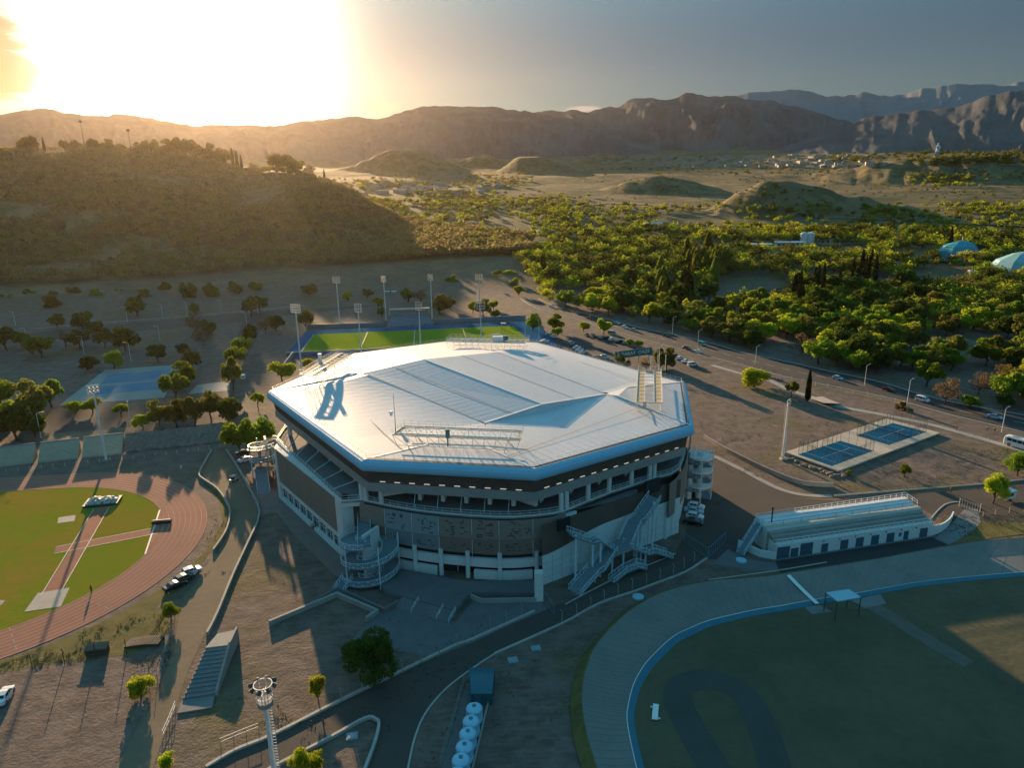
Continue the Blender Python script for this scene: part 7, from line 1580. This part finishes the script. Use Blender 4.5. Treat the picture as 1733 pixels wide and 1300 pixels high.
SK = [(52, 10, 'olive'), (62, 12, 'dark'), (72, 11, 'cypress'), (84, 11, 'cypress'), (118, 9, 'olive'), (138, 9, 'olive'), (165, 10, 'dark'), (190, 10, 'olive'), (212, 8, 'olive'), (240, 9, 'olive'), (262, 13, 'olive'), (290, 13, 'olive'), (316, 17, 'olive'), (338, 13, 'olive'), (358, 15, 'olive'), (374, 11, 'cypress'), (383, 15, 'olive'), (397, 16, 'cypress'), (404, 15, 'cypress'), (411, 13, 'cypress'), (470, 15, 'olive'), (488, 15, 'olive'), (500, 13, 'olive'), (524, 11, 'brown'), (549, 11, 'cypress'), (430, 9, 'brown')]
SK.sort()
for i, (x, h, k) in enumerate(SK):
    a_ = math.atan2(*ray(x, 300)[:2]); dc = np.interp(a_, HC[:, 0], HC[:, 2]); X, Y = dc * math.sin(a_), dc * math.cos(a_); tree(k, Vector((X, Y, HZ(X, Y) - .5)), h * 1.7, ordinal(i, len(SK)).capitalize() + f' {"tall thin" if k == "cypress" else "ragged"} tree on the skyline of the wooded hill', 'skyline trees on the hill', False, 1.0)
for x, y, l in ((152, 206, 'taller floodlight mast on the hill skyline'), (229, 221, 'shorter floodlight mast on the hill skyline')):
    a_ = math.atan2(*ray(x, 300)[:2]); dc = float(np.interp(a_, HC[:, 0], HC[:, 2])); X, Y = dc * math.sin(a_), dc * math.cos(a_); z = HZ(X, Y); a, b, d = ray(x, y); zt = CH + d / math.hypot(a, b) * dc; m_ = thing('hill_mast', l, 'light mast', (X, Y, z)); MB().bar((X, Y, z), (X, Y, zt), .5, 6, .3).build('pole', STEELD, m_); MB().box((X, Y, zt), (4.5, 1.0, 1.6)).box((X, Y, zt + 1.4), (3.0, .8, .9)).build('lamp_head', STEELD, m_)
# ------------------------------------------------------------------ far buildings, pylons, statue
def house(name, label, at, sz, rz, wm, rm__, h, cat='building', rh=.5, group=None):
    p = PT(*at); o = thing(name, label, cat, p, group, rz); MB().box((0, 0, h / 2 - .5), (sz[0], sz[1], h + 1)).build('wall', wm, o, local=True)
    rf = MB().add([(-sz[0] / 2 - .4, -sz[1] / 2 - .4, h), (sz[0] / 2 + .4, -sz[1] / 2 - .4, h), (sz[0] / 2 + .4, sz[1] / 2 + .4, h), (-sz[0] / 2 - .4, sz[1] / 2 + .4, h), (-sz[0] / 2 - .4, 0, h + rh), (sz[0] / 2 + .4, 0, h + rh)], [(0, 1, 5, 4), (2, 3, 4, 5), (0, 4, 3), (1, 2, 5), (3, 2, 1, 0)]).build('roof', rm__, o, local=True)
    n = max(2, int(sz[0] / 4))
    for k in range(n): MB().box((-sz[0] / 2 + sz[0] * (k + .5) / n, -sz[1] / 2 - .02, h * .55), (sz[0] / n * .5, .1, h * .35)).build('window', DARKGLASS, o, local=True)
    return o
RW = mat('roof_white_far', (.62, .63, .64), .5); WW = mat('wall_far', (.42, .38, .33), .8)
for l, at, sz, rz, h, rh in [('long white roofed shed left of two in the woods beyond the bend', (925, 396), (20, 9), .1, 3.5, .6), ('low white roofed shed at the upper edge of the woods', (958, 402), (26, 9), -.05, 3.5, .5), ('white gabled shed among trees at the far edge of the park', (1105, 387), (20, 10), .15, 5, 2.2), ('grey house roof half hidden behind the avenue bend trees', (990, 440), (16, 9), .2, 4, 1.2), ('flat white hall left of the two storage tanks', (1275, 421), (30, 12), -.1, 4.5, .5), ('smaller white hall right in front of the storage tanks', (1335, 417), (24, 10), -.1, 4, .8), ('long low buff building right of the storage tanks', (1430, 412), (46, 9), -.08, 3.6, .4), ('pale low building right of the pool tents', (1690, 434), (30, 10), -.05, 4, .5), ('pale building behind trees below the pool tents', (1675, 468), (26, 9), -.1, 4, .5), ('white hut beside the pool at the park edge', (1625, 440), (12, 6), 0, 4, .5)]: house('far_building', l, at, sz, rz, WW, RW, h, rh=rh)
for x, l in ((1360, 'left one of two white storage tanks beyond the park'), (1371, 'right one of two white storage tanks beyond the park')):
    p = PT(x, 412); o = thing('storage_tank', l, 'tank', p); MB().lathe(p, [(3.2, -1), (3.2, 9), (2.4, 10), (.4, 10.4)], 20).build('shell', PAINT['white'], o, smooth=False); MB().bar((p.x + 3.3, p.y - .5, p.z), (p.x + 3.3, p.y - .5, p.z + 9.2), .15).build('ladder', GALV, o)
pt_ = PT(1578, 436); tag(MB().lathe((pt_.x, pt_.y, pt_.z + .3), [(24, -1), (24.5, 0), (24, .25), (22, .3)], 24).build('pool', mat('pool_teal', (.02, .16, .20), .2)), 'dark teal pool among trees at the park edge', 'pool')
for at, r_, h, c, l in (((1625, 430), 16, 11, (.03, .30, .36), 'teal pavilion tent at the water park among the trees'), ((1728, 462), 20, 15, (.20, .42, .55), 'large pale blue and green domed tent at the right edge')):
    p = PT(*at); o = thing('tent', l, 'tent', p); MB().lathe(p, [(r_, -1), (r_, h * .25), (r_ * .8, h * .6), (r_ * .35, h * .9), (.5, h)], 10).build('canvas', mat('tent_' + l[:4], c, .5, .25, .15, .3, col2=(.25, .38, .08) if 'large' in l else (.02, .2, .28)), o); MB().bar((p.x, p.y, p.z), (p.x, p.y, p.z + h + 3), .25).build('mast', STEELW, o)
for i, (x, y, h) in enumerate([(1515, 425, 26), (1515, 470, 12), (1155, 390, 16), (1225, 372, 14), (1045, 366, 14), (1695, 405, 22), (1300, 300, 26), (1365, 300, 20), (1352, 300, 18), (983, 336, 16), (1240, 306, 18)]):
    p = PT(x, y); o = thing('utility_pole', ['tallest thin pole rising from the park', 'short pole below the tallest one in the park', 'pole at the upper edge of the wood', 'pole beyond the wood at the foot of the brown hill', 'pole on the scrub plain near the white sheds', 'pole beside the pool tents', 'pylon left of three on the far plain', 'pylon right of three on the far plain', 'pylon in the middle of three on the far plain', 'pole on the hazy scrub plain', 'pole between the two brown hills'][i], 'pole', p); MB().bar(p, p + Vector((0, 0, h)), .3, 5, .15).build('pole', GALV, o); MB().box(p + Vector((0, 0, h - 1)), (3.2, .25, .25)).build('crossarm', GALV, o)
p = PT(1585, 266); stt = thing('statue', 'pale statue on the crest of the far wooded ridge', 'statue', p)
MB().lathe(p, [(4.5, -2), (4.0, 6), (3.0, 9)], 12).build('pedestal', CONC, stt); MB().lathe(p + Vector((0, 0, 9)), [(3.0, 0), (2.6, 5), (3.2, 9), (3.0, 11), (1.0, 12.2), (1.3, 13.2), (1.2, 14.6), (.4, 15.4)], 10).build('figure', PAINT['white'], stt)
for s_ in (-1, 1): MB().bar(p + Vector((s_ * 2.4, 0, 19)), p + Vector((s_ * 5.2, 0, 15)), 1.0, 6, .6).build('arm', PAINT['white'], stt)
# far town: pale specks of houses, nobody could count them
tn = MB()
for _ in range(260):
    x = vr.choice((vr.gauss(1390, 55), vr.gauss(1200, 60), vr.gauss(700, 60), vr.uniform(1000, 1500))); y = vr.uniform(263, 284) if x > 900 else vr.uniform(308, 330); p = PT(x, y)
    tn.box((p.x, p.y, p.z + 2), (vr.uniform(8, 22), vr.uniform(8, 14), 6), vr.uniform(0, 3))
tn.build('far_town', WW, kind='stuff')
def far_ribbon(name, pts, w_, m_, up_=.5):
    c = [PT(x, y) for x, y in pts]; c = resample(c, 12.0); c2 = [Vector((p.x, p.y)) for p in c]; a_, b_ = offset(c2, w_ / 2), offset(c2, -w_ / 2); MB().strip([(p.x, p.y, HZ(p.x, p.y) + up_) for p in b_], [(p.x, p.y, HZ(p.x, p.y) + up_) for p in a_]).build(name, m_, kind='structure')
far_ribbon('far_road', [(1330, 366), (1420, 369), (1500, 372), (1600, 377), (1760, 385)], 9, LANE, .8); far_ribbon('far_road', [(1320, 296), (1390, 305), (1440, 311)], 9, LANE, .8); far_ribbon('dirt_track', [(960, 352), (1030, 343), (1120, 348), (1200, 352)], 14, mat('far_dirt', (.22, .16, .10), .95), .6); far_ribbon('dirt_track', [(800, 340), (870, 342), (950, 349)], 10, mat('far_dirt', (.22, .16, .10), .95), .6)
far_ribbon('far_road', [(1330, 452), (1400, 455), (1460, 462), (1530, 476), (1600, 487), (1650, 492)], 6, ASPH, .3); far_ribbon('path', [(1500, 520), (1560, 548), (1620, 570), (1700, 600), (1760, 620)], 4, LANE, .2); far_ribbon('far_road', [(1240, 505), (1290, 492), (1340, 488)], 6, ASPH, .3)
def farsheet(name, pts, m_): q = [PT(x, y) for x, y in pts]; MB().sheet([(p.x, p.y, p.z + .6) for p in q]).build(name, m_, kind='structure', keep=True)
farsheet('meadow', [(1240, 377), (1330, 380), (1330, 386), (1240, 384)], LAWN); farsheet('meadow', [(1548, 476), (1590, 482), (1600, 490), (1552, 488)], LAWN)
# weeds and tufts on the bare ground near the camera
wp = []; wr = np.random.default_rng(12)
for x0, x1, y0, y1, n in ((0, 290, 1040, 1130, 700), (400, 640, 1180, 1300, 260), (640, 1000, 1040, 1300, 300), (1170, 1430, 640, 810, 700), (1420, 1733, 760, 830, 700), (1590, 1733, 870, 910, 300), (340, 400, 850, 980, 120)):
    for _ in range(n): wp.append(P(wr.uniform(x0, x1), wr.uniform(y0, y1)))
wp = np.array([(p.x, p.y, .12) for p in wp]); wp = wp[(fbm(wp[:, 0] / 7, wp[:, 1] / 7, 3, 2) > .5) & (np.hypot(wp[:, 0] + 119, wp[:, 1] - 143) > 48)]
wp = np.repeat(wp, 5, 0) + wr.normal(size=(len(wp) * 5, 3)) * np.array([.22, .22, .05]); U, V = rnd_axes(len(wp), wr, .10); me = quads_to_mesh('weeds', wp.astype(np.float32), U, V, leafmat('leaf_weed', (.085, .075, .030), (.19, .155, .055), .3)); o = bpy.data.objects.new('weeds', me); COL.objects.link(o); o['kind'] = 'stuff'
